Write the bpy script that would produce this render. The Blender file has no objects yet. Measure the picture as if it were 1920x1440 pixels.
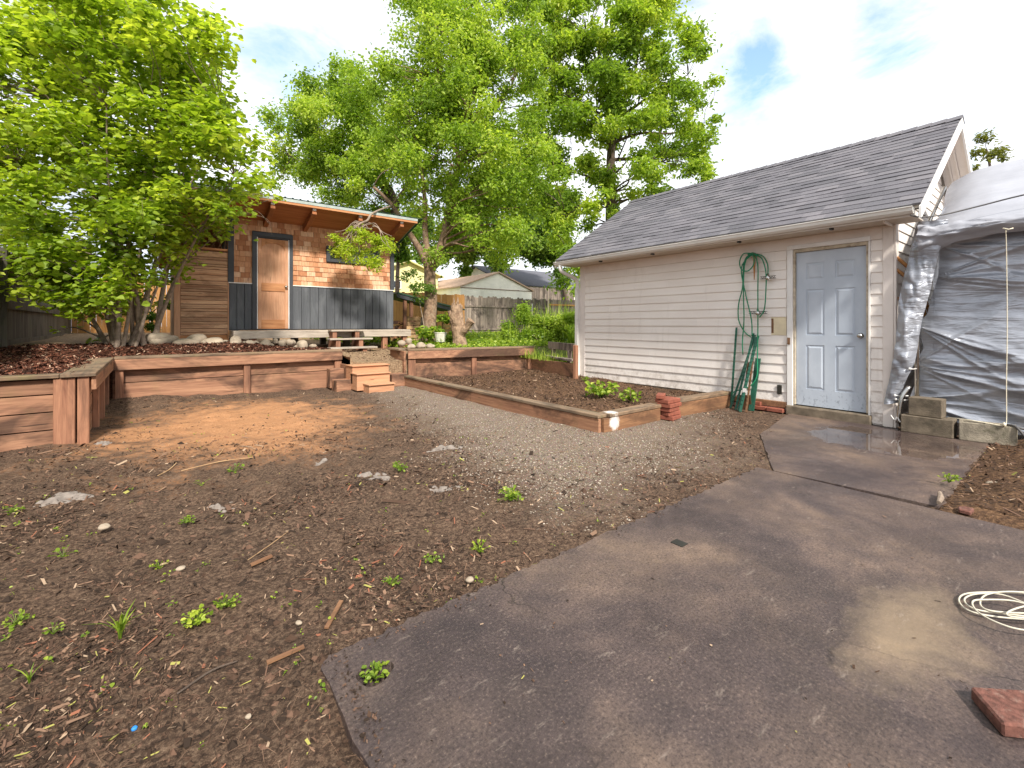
import bpy, bmesh, math, random
import numpy as np
from mathutils import Vector, Matrix

# ------------------------------------------------------------------ camera, sky, sun, exposure
S = bpy.context.scene
COL = S.collection
YAW = math.radians(38.3)
CAMZ = 1.2
FPX = 853.0
cam_d = bpy.data.cameras.new("camera")
cam_d.sensor_width = 36.0
cam_d.lens = 36.0 * FPX / 1920.0
cam_d.shift_y = -112.0 / 1920.0
cam_d.clip_start = 0.05
cam_d.clip_end = 1000.0
cam = bpy.data.objects.new("camera", cam_d)
COL.objects.link(cam)
cam.location = (0, 0, CAMZ)
cam.rotation_euler = (math.pi / 2, 0, -YAW)
S.camera = cam

SUN_EL, SUN_AZ = math.radians(43), math.radians(196)
sd = bpy.data.lights.new("sun", 'SUN')
sd.energy = 2.45
sd.angle = math.radians(6.0)
sd.color = (1.0, 0.95, 0.88)
sun = bpy.data.objects.new("sun", sd)
COL.objects.link(sun)
to_sun = Vector((math.sin(SUN_AZ) * math.cos(SUN_EL), math.cos(SUN_AZ) * math.cos(SUN_EL), math.sin(SUN_EL)))
sun.rotation_euler = to_sun.to_track_quat('Z', 'Y').to_euler()
sun.location = (0, 0, 20)

S.view_settings.view_transform = 'Standard'
S.view_settings.look = 'None'
S.view_settings.gamma = 1.0
S.view_settings.use_curve_mapping = False
S.view_settings.exposure = 1.42

FW = Vector((math.sin(YAW), math.cos(YAW), 0))
RT = Vector((math.cos(YAW), -math.sin(YAW), 0))


def P(px, py, s):
    """point of the place seen at photo pixel (px,py), s metres ahead"""
    v = FW * s + RT * ((px - 960) / FPX * s)
    return Vector((v.x, v.y, CAMZ + (608 - py) / FPX * s))


def world():
    w = bpy.data.worlds.new("World")
    S.world = w
    w.use_nodes = True
    nt = w.node_tree
    nt.nodes.clear()
    N = nt.nodes.new
    L = nt.links.new
    out = N('ShaderNodeOutputWorld')
    bg = N('ShaderNodeBackground')
    bg.inputs['Strength'].default_value = 0.15
    L(bg.outputs[0], out.inputs[0])
    sky = N('ShaderNodeTexSky')
    sky.sky_type = 'NISHITA'
    sky.sun_disc = False
    sky.sun_elevation = SUN_EL
    sky.sun_rotation = SUN_AZ
    sky.air_density = 1.0
    sky.dust_density = 1.0
    tc = N('ShaderNodeTexCoord')
    # cloud layer: project the direction on a plane overhead
    mp = N('ShaderNodeMapping')
    mp.inputs['Scale'].default_value = (1.0, 1.0, 2.2)
    mp.inputs['Location'].default_value = (0.7, 1.3, 0.2)
    L(tc.outputs['Generated'], mp.inputs['Vector'])
    n1 = N('ShaderNodeTexNoise')
    n1.inputs['Scale'].default_value = 4.5
    n1.inputs['Detail'].default_value = 7
    n1.inputs['Roughness'].default_value = 0.62
    n1.inputs['Distortion'].default_value = 0.3
    L(mp.outputs[0], n1.inputs['Vector'])
    val = n1.outputs['Fac']
    # gaps in the cloud cover where the blue shows
    for (px, py, rad, amt) in ((1430, 150, 0.11, 0.27), (1405, 100, 0.10, 0.15), (1700, 70, 0.16, 0.2), (560, 140, 0.22, 0.11), (500, 190, 0.2, 0.10), (1260, 60, .2, .1), (505, 250, 0.1, 0.08)):
        d = P(px, py, 1.0) - Vector((0, 0, CAMZ))
        d.normalize()
        vd = N('ShaderNodeVectorMath')
        vd.operation = 'DISTANCE'
        L(tc.outputs['Generated'], vd.inputs[0])
        vd.inputs[1].default_value = d
        mr = N('ShaderNodeMapRange')
        mr.interpolation_type = 'SMOOTHSTEP'
        mr.inputs['From Min'].default_value = 0
        mr.inputs['From Max'].default_value = rad
        mr.inputs['To Min'].default_value = amt
        mr.inputs['To Max'].default_value = 0
        L(vd.outputs['Value'], mr.inputs['Value'])
        sb = N('ShaderNodeMath')
        sb.operation = 'SUBTRACT'
        L(val, sb.inputs[0])
        L(mr.outputs[0], sb.inputs[1])
        val = sb.outputs[0]
    rp = N('ShaderNodeValToRGB')
    rp.color_ramp.elements[0].position = 0.16
    rp.color_ramp.elements[0].color = (0, 0, 0, 1)
    rp.color_ramp.elements[1].position = 0.41
    rp.color_ramp.elements[1].color = (1, 1, 1, 1)
    L(val, rp.inputs[0])
    n2 = N('ShaderNodeTexNoise')
    n2.inputs['Scale'].default_value = 2.3
    n2.inputs['Detail'].default_value = 6
    L(mp.outputs[0], n2.inputs['Vector'])
    cr = N('ShaderNodeValToRGB')
    cr.color_ramp.elements[0].position = 0.36
    cr.color_ramp.elements[0].color = (2.4, 2.6, 2.95, 1)
    cr.color_ramp.elements[1].position = 0.62
    cr.color_ramp.elements[1].color = (3.6, 3.65, 3.75, 1)
    L(n2.outputs['Fac'], cr.inputs[0])
    mx = N('ShaderNodeMix')
    mx.data_type = 'RGBA'
    L(rp.outputs[0], mx.inputs['Factor'])
    L(sky.outputs[0], mx.inputs['A'])
    L(cr.outputs[0], mx.inputs['B'])
    L(mx.outputs['Result'], bg.inputs['Color'])


world()
rnd = random.Random(7)
rng = np.random.default_rng(11)

# ------------------------------------------------------------------ helpers: materials


def hx(h, k=1.0):
    h = h.lstrip('#')
    c = [int(h[i:i + 2], 16) / 255 for i in (0, 2, 4)]
    c = [(v / 12.92 if v <= 0.04045 else ((v + 0.055) / 1.055) ** 2.4) * k for v in c]
    return (c[0], c[1], c[2], 1)


class Mat:
    def __init__(s, name, rough=0.8, metal=0.0, spec=0.4):
        s.m = bpy.data.materials.new(name)
        s.m.use_nodes = True
        s.nt = s.m.node_tree
        s.b = s.nt.nodes['Principled BSDF']
        s.b.inputs['Roughness'].default_value = rough
        s.b.inputs['Metallic'].default_value = metal
        s.b.inputs['Specular IOR Level'].default_value = spec
        s.tc = s.N('ShaderNodeTexCoord')

    def N(s, t):
        return s.nt.nodes.new(t)

    def L(s, a, b):
        s.nt.links.new(a, b)

    def base(s, c):
        if isinstance(c, tuple):
            s.b.inputs['Base Color'].default_value = c
        else:
            s.L(c, s.b.inputs['Base Color'])

    def vec(s, scale=(1, 1, 1), loc=(0, 0, 0), island=0.0):
        v = s.tc.outputs['Object']
        if island:
            g = s.N('ShaderNodeNewGeometry')
            k = s.N('ShaderNodeVectorMath')
            k.operation = 'SCALE'
            k.inputs[0].default_value = (13.1, 7.7, 19.3)
            s.L(g.outputs['Random Per Island'], k.inputs['Scale'])
            a = s.N('ShaderNodeVectorMath')
            a.operation = 'ADD'
            s.L(v, a.inputs[0])
            s.L(k.outputs[0], a.inputs[1])
            v = a.outputs[0]
        m = s.N('ShaderNodeMapping')
        m.inputs['Scale'].default_value = scale
        m.inputs['Location'].default_value = loc
        s.L(v, m.inputs['Vector'])
        return m.outputs[0]

    def noise(s, v, scale, detail=4, rough=0.55, dist=0.0):
        n = s.N('ShaderNodeTexNoise')
        n.inputs['Scale'].default_value = scale
        n.inputs['Detail'].default_value = detail
        n.inputs['Roughness'].default_value = rough
        n.inputs['Distortion'].default_value = dist
        s.L(v, n.inputs['Vector'])
        return n.outputs['Fac']

    def ramp(s, f, stops, const=False):
        r = s.N('ShaderNodeValToRGB')
        e = r.color_ramp.elements
        if const:
            r.color_ramp.interpolation = 'CONSTANT'
        while len(e) < len(stops):
            e.new(0.5)
        for k, (p, c) in enumerate(stops):
            e[k].position = p
            e[k].color = c if isinstance(c, tuple) else (c, c, c, 1)
        s.L(f, r.inputs[0])
        return r.outputs[0]

    def mix(s, f, a, b, mode='MIX'):
        m = s.N('ShaderNodeMix')
        m.data_type = 'RGBA'
        m.blend_type = mode
        if isinstance(f, (int, float)):
            m.inputs['Factor'].default_value = f
        else:
            s.L(f, m.inputs['Factor'])
        for k, x in (('A', a), ('B', b)):
            if isinstance(x, tuple):
                m.inputs[k].default_value = x
            else:
                s.L(x, m.inputs[k])
        return m.outputs['Result']

    def math(s, op, a, b=0.0, clamp=False):
        m = s.N('ShaderNodeMath')
        m.operation = op
        m.use_clamp = clamp
        for k, x in enumerate((a, b)):
            if isinstance(x, (int, float)):
                m.inputs[k].default_value = x
            else:
                s.L(x, m.inputs[k])
        return m.outputs[0]

    def isl(s):
        return s.N('ShaderNodeNewGeometry').outputs['Random Per Island']

    def bump(s, f, dist=0.01, strength=0.6):
        b = s.N('ShaderNodeBump')
        b.inputs['Distance'].default_value = dist
        b.inputs['Strength'].default_value = strength
        s.L(f, b.inputs['Height'])
        s.L(b.outputs[0], s.b.inputs['Normal'])

    def rough(s, f):
        s.L(f, s.b.inputs['Roughness'])


def wood(name, ca, cb, axis, dark=None, darkamt=0.5, dscale=1.6, var=0.35, rough=0.8, gscale=1.0, green=0.0, spot=None):
    """sawn timber: grain runs along the axis, boards differ, stained patches"""
    m = Mat(name, rough)
    sc = [26 * gscale] * 3
    sc['xyz'.index(axis)] = 1.3 * gscale
    v = m.vec(tuple(sc), island=1)
    g = m.noise(v, 1.0, 6, 0.62, 0.6)
    c = m.ramp(g, [(0.28, hx(ca)), (0.72, hx(cb))])
    fine = m.noise(m.vec(tuple(x * 4 for x in sc), island=1), 1.0, 3, 0.6)
    c = m.mix(m.ramp(fine, [(0.35, 0.0), (0.75, 0.35)]), c, hx(ca, 0.45))
    # board to board tone
    lo, hi = 1 - var, 1 + var * 0.35
    c = m.mix(1.0, c, m.ramp(m.isl(), [(0, (lo, lo, lo, 1)), (1, (hi, hi, hi, 1))]), 'MULTIPLY')
    if dark:
        sv = [dscale * 1.8] * 3
        sv['xyz'.index(axis)] = dscale * 0.7
        st = m.noise(m.vec(tuple(sv), loc=(3, 1, 5)), 1.0, 5, 0.65, 0.8)
        f = m.ramp(st, [(0.50, 0.0), (0.62, darkamt)])
        c = m.mix(f, c, hx(dark))
    if green:
        st = m.noise(m.vec((2.3, 2.3, 2.3), loc=(9, 4, 2)), 1.0, 5, 0.7)
        c = m.mix(m.ramp(st, [(0.55, 0.0), (0.72, green)]), c, hx('#5d6a2c'))
    ck = m.noise(m.vec(tuple(x * 2.2 for x in sc), loc=(2, 8, 4), island=1), 1.0, 2, 0.5)
    c = m.mix(m.ramp(ck, [(0.27, 0.75), (0.31, 0.0)]), c, hx(ca, 0.12))
    if spot:
        vd = m.N('ShaderNodeVectorMath')
        vd.operation = 'DISTANCE'
        m.L(m.tc.outputs['Object'], vd.inputs[0])
        vd.inputs[1].default_value = spot[:3]
        w_ = m.math('ADD', vd.outputs['Value'], m.math('MULTIPLY', m.math('SUBTRACT', m.noise(m.vec(), 22, 5, 0.7), 0.5), 0.12))
        c = m.mix(m.ramp(w_, [(spot[3] * .55, 0.85), (spot[3], 0.0)]), c, hx('#dcd8d0'))
    m.base(c)
    m.bump(g, 0.004, 0.6)
    return m.m


def plain(name, col, rough=0.7, metal=0.0, var=0.12, scale=6, bumpd=0.0, dirt=None, dirtamt=0.3, spec=0.4):
    m = Mat(name, rough, metal, spec)
    n = m.noise(m.vec(), scale, 5, 0.6)
    lo, hi = 1 - var, 1 + var
    c = m.mix(1.0, hx(col), m.ramp(n, [(0.3, (lo, lo, lo, 1)), (0.7, (hi, hi, hi, 1))]), 'MULTIPLY')
    if dirt:
        n2 = m.noise(m.vec(loc=(5, 2, 8)), scale * 0.6, 7, 0.7)
        c = m.mix(m.ramp(n2, [(0.52, 0.0), (0.7, dirtamt)]), c, hx(dirt))
    m.base(c)
    if bumpd:
        m.bump(m.noise(m.vec(), scale * 9, 4, 0.6), bumpd, 0.6)
    return m.m


def leafmat(name, stops, transl=0.45, rough=0.45):
    m = Mat(name, rough, 0, 0.35)
    a = m.N('ShaderNodeAttribute')
    a.attribute_name = 'tint'
    c = m.ramp(a.outputs['Fac'], [(p, hx(h)) for p, h in stops])
    m.base(c)
    tr = m.N('ShaderNodeBsdfTranslucent')
    m.L(m.mix(1.0, c, (1.25, 1.3, 0.55, 1), 'MULTIPLY'), tr.inputs['Color'])
    mx = m.N('ShaderNodeMixShader')
    mx.inputs[0].default_value = transl + .08
    m.L(m.b.outputs[0], mx.inputs[1])
    m.L(tr.outputs[0], mx.inputs[2])
    out = m.nt.nodes['Material Output']
    m.L(mx.outputs[0], out.inputs['Surface'])
    return m.m


# ------------------------------------------------------------------ helpers: objects


def tag(o, label=None, cat=None, group=None, kind=None):
    if label:
        o['label'] = label
    if cat:
        o['category'] = cat
    if group:
        o['group'] = group
    if kind:
        o['kind'] = kind
    return o


def thing(name, label, cat, loc=(0, 0, 0), group=None, rz=0.0):
    o = bpy.data.objects.new(name, None)
    o.empty_display_size = 0.2
    COL.objects.link(o)
    o.location = loc
    o.rotation_euler = (0, 0, rz)
    return tag(o, label, cat, group)


def raw_mesh(name, V, F, mat, parent=None, origin=None, smooth=False, local=False):
    V = np.asarray(V, dtype=np.float64).reshape(-1, 3)
    off = np.zeros(3)
    if parent is not None and not local:
        q = parent
        while q is not None:
            off = off + np.array(q.location)
            q = q.parent
    elif origin is not None:
        off = np.array(origin)
    me = bpy.data.meshes.new(name)
    me.from_pydata([tuple(v) for v in (V - off)], [], F)
    me.update()
    if mat:
        me.materials.append(mat)
    if smooth:
        me.polygons.foreach_set('use_smooth', [True] * len(me.polygons))
    o = bpy.data.objects.new(name, me)
    COL.objects.link(o)
    if parent is not None:
        o.parent = parent
    elif origin is not None:
        o.location = origin
    return o


SPLIT = {'lower_boards', 'rake_board', 'frame_pole', 'door_rail', 'door_stile', 'pier', 'gable_wall', 'cap_strip', 'door_casing', 'door_jamb', 'siding', 'gutter_bracket', 'rake_soffit', 'end_joist', 'screen_rail', 'tie', 'raised_panel', 'flashing', 'mullion', 'return_planks', 'wall', 'lamp_fitting', 'corner_trim', 'corner_board'}


class MB:
    """collects shapes (world coordinates) and links them as ONE mesh object"""

    def __init__(s):
        s.v = []
        s.f = []

    def add(s, V, F):
        n = len(s.v)
        s.v.extend([tuple(p) for p in V])
        s.f.extend([tuple(i + n for i in f) for f in F])
        return s

    def bx(s, x0, x1, y0, y1, z0, z1):
        V = [(x, y, z) for z in (z0, z1) for y in (y0, y1) for x in (x0, x1)]
        return s.add(V, [(0, 2, 3, 1), (4, 5, 7, 6), (0, 1, 5, 4), (2, 6, 7, 3), (0, 4, 6, 2), (1, 3, 7, 5)])

    def obx(s, c, size, rot):
        """oriented box; rot is a 3x3 Matrix"""
        V = []
        for z in (-.5, .5):
            for y in (-.5, .5):
                for x in (-.5, .5):
                    V.append(Vector(c) + rot @ Vector((x * size[0], y * size[1], z * size[2])))
        return s.add(V, [(0, 2, 3, 1), (4, 5, 7, 6), (0, 1, 5, 4), (2, 6, 7, 3), (0, 4, 6, 2), (1, 3, 7, 5)])

    def beam(s, p0, p1, w, h, up=(0, 0, 1)):
        """bar from p0 to p1, w across, h along up"""
        p0, p1 = Vector(p0), Vector(p1)
        d = (p1 - p0)
        ln = d.length
        d.normalize()
        u = Vector(up)
        side = d.cross(u)
        if side.length < 1e-4:
            side = d.cross(Vector((1, 0, 0)))
        side.normalize()
        u = side.cross(d)
        R = Matrix((side, d, u)).transposed()
        return s.obx((p0 + p1) / 2, (w, ln, h), R)

    def prism(s, poly, fn, d0, d1):
        """poly: 2-D outline (ccw); fn(a,b,d)->3-D"""
        n = len(poly)
        V = [fn(a, b, d0) for a, b in poly] + [fn(a, b, d1) for a, b in poly]
        F = [tuple(range(n - 1, -1, -1)), tuple(range(n, 2 * n))]
        for i in range(n):
            j = (i + 1) % n
            F.append((i, j, n + j, n + i))
        return s.add(V, F)

    def tube(s, pts, r, sides=8, sub=0, caps=True):
        pts = [Vector(p) for p in pts]
        rad = list(r) if isinstance(r, (list, tuple)) else [r] * len(pts)
        if sub:
            np_, nr = [], []
            n = len(pts)
            for i in range(n - 1):
                a, b = pts[max(i - 1, 0)], pts[i]
                c, d = pts[i + 1], pts[min(i + 2, n - 1)]
                for k in range(sub):
                    t = k / sub
                    q = 0.5 * ((2 * b) + (c - a) * t + (2 * a - 5 * b + 4 * c - d) * t * t + (3 * b - a - 3 * c + d) * t ** 3)
                    np_.append(q)
                    nr.append(rad[i] * (1 - t) + rad[i + 1] * t)
            np_.append(pts[-1])
            nr.append(rad[-1])
            pts, rad = np_, nr
        n = len(pts)
        V, F = [], []
        nrm = None
        for i in range(n):
            d = (pts[min(i + 1, n - 1)] - pts[max(i - 1, 0)])
            if d.length < 1e-9:
                d = Vector((0, 0, 1))
            d.normalize()
            if nrm is None:
                nrm = d.orthogonal().normalized()
            else:
                nrm = (nrm - d * nrm.dot(d))
                nrm = nrm.normalized() if nrm.length > 1e-6 else d.orthogonal().normalized()
            bn = d.cross(nrm)
            for k in range(sides):
                a = 2 * math.pi * k / sides
                V.append(pts[i] + (nrm * math.cos(a) + bn * math.sin(a)) * rad[i])
        for i in range(n - 1):
            for k in range(sides):
                k2 = (k + 1) % sides
                F.append((i * sides + k, i * sides + k2, (i + 1) * sides + k2, (i + 1) * sides + k))
        if caps:
            F.append(tuple(range(sides - 1, -1, -1)))
            F.append(tuple((n - 1) * sides + k for k in range(sides)))
        return s.add(V, F)

    def lathe(s, c, prof, sides=16):
        """prof: list of (r,z) about the vertical through c"""
        V, F = [], []
        for r, z in prof:
            for k in range(sides):
                a = 2 * math.pi * k / sides
                V.append((c[0] + r * math.cos(a), c[1] + r * math.sin(a), c[2] + z))
        for i in range(len(prof) - 1):
            for k in range(sides):
                k2 = (k + 1) % sides
                F.append((i * sides + k, i * sides + k2, (i + 1) * sides + k2, (i + 1) * sides + k))
        F.append(tuple(range(sides - 1, -1, -1)))
        F.append(tuple((len(prof) - 1) * sides + k for k in range(sides)))
        return s.add(V, F)

    def build(s, name, mat, parent=None, origin=None, bevel=0.0, smooth=False, local=False, seg=1):
        if name in SPLIT and parent is not None:
            n = len(s.v)
            par = list(range(n))

            def find(a):
                while par[a] != a:
                    par[a] = par[par[a]]
                    a = par[a]
                return a
            for f in s.f:
                for i in f[1:]:
                    par[find(i)] = find(f[0])
            isl = {}
            for i in range(n):
                isl.setdefault(find(i), []).append(i)
            keys = list(isl)
            A_ = np.array(s.v, dtype=float)
            lo = [A_[isl[k]].min(0) - .009 for k in keys]
            hi = [A_[isl[k]].max(0) + .009 for k in keys]
            gp = list(range(len(keys)))

            def fg(a):
                while gp[a] != a:
                    a = gp[a]
                return a
            for a in range(len(keys)):
                for b in range(a):
                    if (lo[a] <= hi[b]).all() and (lo[b] <= hi[a]).all():
                        gp[fg(a)] = fg(b)
            groups = {}
            for a in range(len(keys)):
                groups.setdefault(fg(a), []).extend(isl[keys[a]])
            if len(groups) > 1:
                first = None
                owner = {}
                for g, idx in groups.items():
                    for i in idx:
                        owner[i] = g
                for g, idx in groups.items():
                    idx = sorted(idx)
                    mp = {i: k for k, i in enumerate(idx)}
                    m_ = MB()
                    m_.v = [s.v[i] for i in idx]
                    m_.f = [tuple(mp[i] for i in f) for f in s.f if owner[f[0]] == g]
                    o = m_._link(name, mat, parent, origin, bevel, smooth, local, seg)
                    first = first or o
                return first
        return s._link(name, mat, parent, origin, bevel, smooth, local, seg)

    def _link(s, name, mat, parent=None, origin=None, bevel=0.0, smooth=False, local=False, seg=1):
        o = raw_mesh(name, s.v, s.f, mat, parent, origin, smooth, local)
        if bevel:
            b = o.modifiers.new("edge", 'BEVEL')
            b.width = bevel
            b.segments = seg
            b.limit_method = 'ANGLE'
            b.angle_limit = math.radians(40)
        return o


def big_mesh(name, V, quads, mat, tint=None, parent=None, origin=None, smooth=False):
    """fast mesh from numpy arrays; quads (n,4) int"""
    V = np.asarray(V, dtype=np.float32)
    off = np.zeros(3, dtype=np.float32)
    q = parent
    while q is not None:
        off = off + np.array(q.location, dtype=np.float32)
        q = q.parent
    if parent is None and origin is not None:
        off = np.array(origin, dtype=np.float32)
    V = V - off
    me = bpy.data.meshes.new(name)
    n, k = quads.shape
    me.vertices.add(len(V))
    me.vertices.foreach_set('co', V.ravel())
    me.loops.add(n * k)
    me.loops.foreach_set('vertex_index', quads.ravel().astype(np.int32))
    me.polygons.add(n)
    me.polygons.foreach_set('loop_start', (np.arange(n) * k).astype(np.int32))
    me.polygons.foreach_set('use_smooth', np.full(n, smooth))
    me.update(calc_edges=True)
    if tint is not None:
        a = me.attributes.new('tint', 'FLOAT', 'POINT')
        a.data.foreach_set('value', np.asarray(tint, dtype=np.float32))
    me.materials.append(mat)
    o = bpy.data.objects.new(name, me)
    COL.objects.link(o)
    if parent is not None:
        o.parent = parent
    elif origin is not None:
        o.location = origin
    return o


# value noise in numpy
_perm = rng.random((256, 256))


def vnoise(x, y, f, seed=0):
    x = np.asarray(x) * f + seed * 17.3 + 1000
    y = np.asarray(y) * f + seed * 9.1 + 1000
    xi, yi = np.floor(x).astype(int), np.floor(y).astype(int)
    u, v = x - xi, y - yi
    u, v = u * u * (3 - 2 * u), v * v * (3 - 2 * v)
    g = lambda i, j: _perm[(i + seed * 31) & 255, (j + seed * 57) & 255]
    return (g(xi, yi) * (1 - u) + g(xi + 1, yi) * u) * (1 - v) + (g(xi, yi + 1) * (1 - u) + g(xi + 1, yi + 1) * u) * v - 0.5


def fbm(x, y, f, octv=4, seed=0):
    t, a = 0, 1.0
    for k in range(octv):
        t = t + a * vnoise(x, y, f, seed + k)
        f *= 2.1
        a *= 0.5
    return t


def sstep(a, b, x):
    t = np.clip((np.asarray(x) - a) / (b - a), 0, 1)
    return t * t * (3 - 2 * t)


LEAF_Q = np.array([[0, 1, 2, 3], [0, 3, 4, 5]])


def leaf_arrays(pos, nrm, size, aspect=0.9, fold=0.18, size_var=0.35, droop=0.0, r=rng):
    """pos (n,3), nrm (n,3) leaf normals -> verts, quads ; a folded six-point leaf each"""
    n = len(pos)
    nrm = nrm / np.linalg.norm(nrm, axis=1, keepdims=True)
    t = r.normal(size=(n, 3))
    t[:, 2] -= droop
    t = t - nrm * np.sum(t * nrm, axis=1, keepdims=True)
    t /= np.linalg.norm(t, axis=1, keepdims=True) + 1e-9
    b = np.cross(nrm, t)
    sz = size * (1 + size_var * r.uniform(-1, 1, n))
    tpl = np.array([[0, 0, 0], [-.42, .28, 1], [-.38, .68, 1], [0, 1, 0], [.38, .68, 1], [.42, .28, 1]])
    V = np.empty((n, 6, 3))
    for k in range(6):
        a, l, h = tpl[k]
        V[:, k] = pos + (b * (a * aspect) + t * (l - .5) + nrm * (h * fold)) * sz[:, None]
    Q = (np.arange(n)[:, None, None] * 6 + LEAF_Q[None]).reshape(-1, 4)
    return V.reshape(-1, 3), Q


def copy_tree(o, parent=None):
    c = o.copy()
    COL.objects.link(c)
    c.parent = parent
    for ch in list(o.children):
        copy_tree(ch, c)
    return c


ORD = ['first', 'second', 'third', 'fourth', 'fifth', 'sixth', 'seventh', 'eighth', 'ninth', 'tenth', 'eleventh', 'twelfth', 'thirteenth', 'fourteenth', 'fifteenth', 'sixteenth', 'seventeenth', 'eighteenth', 'nineteenth', 'twentieth']
# ------------------------------------------------------------------ materials
M = {}
M['red_x'] = wood('stained redwood x', '#7b5440', '#b58868', 'x', '#2b1e18', 0.75, 0.9, green=0.12)
M['red_y'] = wood('stained redwood y', '#7b5440', '#ae8262', 'y', '#2b1e18', 0.7, 1.0, green=0.15)
M['red_z'] = wood('stained redwood z', '#7a503c', '#b28263', 'z', '#2a1d17', 0.5, 1.2)
M['cap_x'] = wood('worn cap board x', '#6f6353', '#9a7a5c', 'x', '#352a22', 0.6, 1.5, green=0.35)
M['cap_y'] = wood('worn cap board y', '#6f6353', '#94775c', 'y', '#352a22', 0.6, 1.5, green=0.3)
M['new_x'] = wood('fresh stair board', '#b07c5a', '#cf9f7a', 'x', None, var=0.15)
M['slat_x'] = wood('cedar slat', '#b98460', '#e2ba94', 'x', '#5a3a26', 0.4, 2.2, var=0.3)
M['cedar_y'] = wood('cedar rafter', '#8b5430', '#a86c44', 'y', None, var=0.15)
M['cedar_x'] = wood('cedar board x', '#b0744a', '#cf9666', 'x', None, var=0.2)
M['cedar_z'] = wood('cedar board z', '#c38d68', '#dcac88', 'z', '#a06a4c', 0.3, 1.0, var=0.12)
M['soffit'] = wood('soffit plywood', '#96592f', '#b9794a', 'x', None, var=0.1, gscale=0.5)
M['grey_x'] = wood('weathered deck x', '#97897a', '#c0b3a2', 'x', '#5f564b', 0.4, 1.4, var=0.2)
M['grey_z'] = wood('old fence boards', '#6e5f54', '#a99a8d', 'z', '#332b26', 0.75, 1.3, var=0.45)
M['fence_left'] = wood('dark fence boards', '#4d463c', '#7c7365', 'z', '#2d2c24', 0.6, 1.2, var=0.3, green=0.3)
M['orange_z'] = wood('new fence boards', '#a5713e', '#cf9a5c', 'z', None, var=0.2)
M['brown_x'] = wood('brown old timber', '#6d4a34', '#98714f', 'x', '#332519', 0.5, 2, var=0.3)
M['spot_x'] = wood('edging board with white paint', '#6d4a34', '#98714f', 'x', '#332519', 0.5, 2, var=0.3, spot=(-.37, 0, .08, .10))
M['spot_cap'] = wood('edging cap with white paint', '#6f6353', '#9a7a5c', 'x', '#352a22', 0.6, 1.5, green=0.35, spot=(-.36, .05, .18, .09))
M['pallet_x'] = wood('pallet boards', '#a9825a', '#d3b083', 'x', '#6b4c32', 0.4, 3, var=0.4)
M['log'] = wood('split firewood', '#6b4630', '#b07d55', 'y', '#3a261a', 0.5, 4, var=0.55)
M['stake'] = wood('bare wooden stake', '#a96f3c', '#c8935c', 'z', None)
M['black_z'] = wood('charcoal painted board', '#45474a', '#5b5d60', 'z', '#77797b', 0.35, 1.3, var=0.14, rough=0.65)
M['black'] = plain('charcoal trim paint', '#3f4144', 0.6, var=0.12, scale=5)
M['white_gutter'] = plain('white aluminium', '#dcd9d2', 0.4, var=0.05, dirt='#a79f90', dirtamt=0.35, scale=3)
M['white_trim'] = plain('white trim paint', '#e2dfda', 0.55, var=0.05, dirt='#8c7a64', dirtamt=0.25, scale=3)
M['beige'] = plain('beige painted board', '#e0d6cd', 0.6, var=0.05, dirt='#94826e', dirtamt=0.2, scale=2)
M['soffit_g'] = plain('garage soffit', '#c2b6a8', 0.7, var=0.06)
M['jamb'] = plain('peeling door jamb', '#b8ab95', 0.7, var=0.25, scale=14, dirt='#6b5138', dirtamt=0.8)
M['steel'] = plain('brushed knob steel', '#b9b7b2', 0.25, 1.0, 0.05)
M['dark_metal'] = plain('dark metal', '#45443f', 0.45, 0.7, 0.2)
M['green_roof'] = plain('green metal roofing', '#3c5a48', 0.45, 0.2, 0.15, dirt='#8ba394', dirtamt=0.4)
M['flash'] = plain('pale green flashing', '#a3aca4', 0.45, 0.2, 0.15, dirt='#4d6355', dirtamt=0.4)
M['glass'] = plain('dark window glass', '#20262b', 0.06, 0.0, 0.1, spec=0.9)
M['block'] = plain('weathered concrete block', '#6f6353', 0.9, var=0.4, scale=9, bumpd=0.012, dirt='#3e3a2c', dirtamt=0.7)
M['block2'] = plain('pale mossy concrete block', '#8f8574', 0.9, var=0.4, scale=9, bumpd=0.012, dirt='#4b4a33', dirtamt=0.8)
M['brick'] = plain('red brick', '#8a4f3d', 0.85, var=0.25, scale=12, bumpd=0.004, dirt='#5f4438', dirtamt=0.4)
M['paver'] = plain('brick red paver', '#6d473c', 0.95, var=0.5, scale=45, bumpd=0.006, dirt='#a58f80', dirtamt=0.5)
M['rope'] = plain('cotton rope', '#ded4ba', 0.9, var=0.15, scale=40)
M['cable_d'] = plain('dark cable', '#4d4a48', 0.5, var=0.1)
M['cable_w'] = plain('off white coax cable', '#c2bba8', 0.5, var=0.08)
M['hose'] = plain('green garden hose', '#1f7a55', 0.4, var=0.2, scale=5)
M['post_green'] = plain('green painted steel', '#275a48', 0.5, 0.2, 0.25, scale=8, dirt='#8a9080', dirtamt=0.3)
M['rust'] = plain('rusty steel', '#7a5a40', 0.7, 0.3, 0.3, scale=10)
M['bark'] = plain('brown grey bark', '#8a705a', 0.95, var=0.5, scale=14, bumpd=0.02, dirt='#b3a68f', dirtamt=0.6)
M['bark_d'] = plain('dark bark', '#5e5045', 0.95, var=0.4, scale=10, bumpd=0.02)
M['stem'] = plain('grey stems', '#8d7c6c', 0.9, var=0.35, scale=12, bumpd=0.006)
M['stump'] = plain('peeling stump wood', '#9a8068', 0.95, var=0.5, scale=8, bumpd=0.03, dirt='#5b4130', dirtamt=0.9)
M['stone'] = plain('river stone', '#a39480', 0.85, var=0.25, scale=4, bumpd=0.004, dirt='#7a5c44', dirtamt=0.5)
M['yellow'] = plain('yellow siding', '#e0d79a', 0.8, var=0.05, scale=2)
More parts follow.
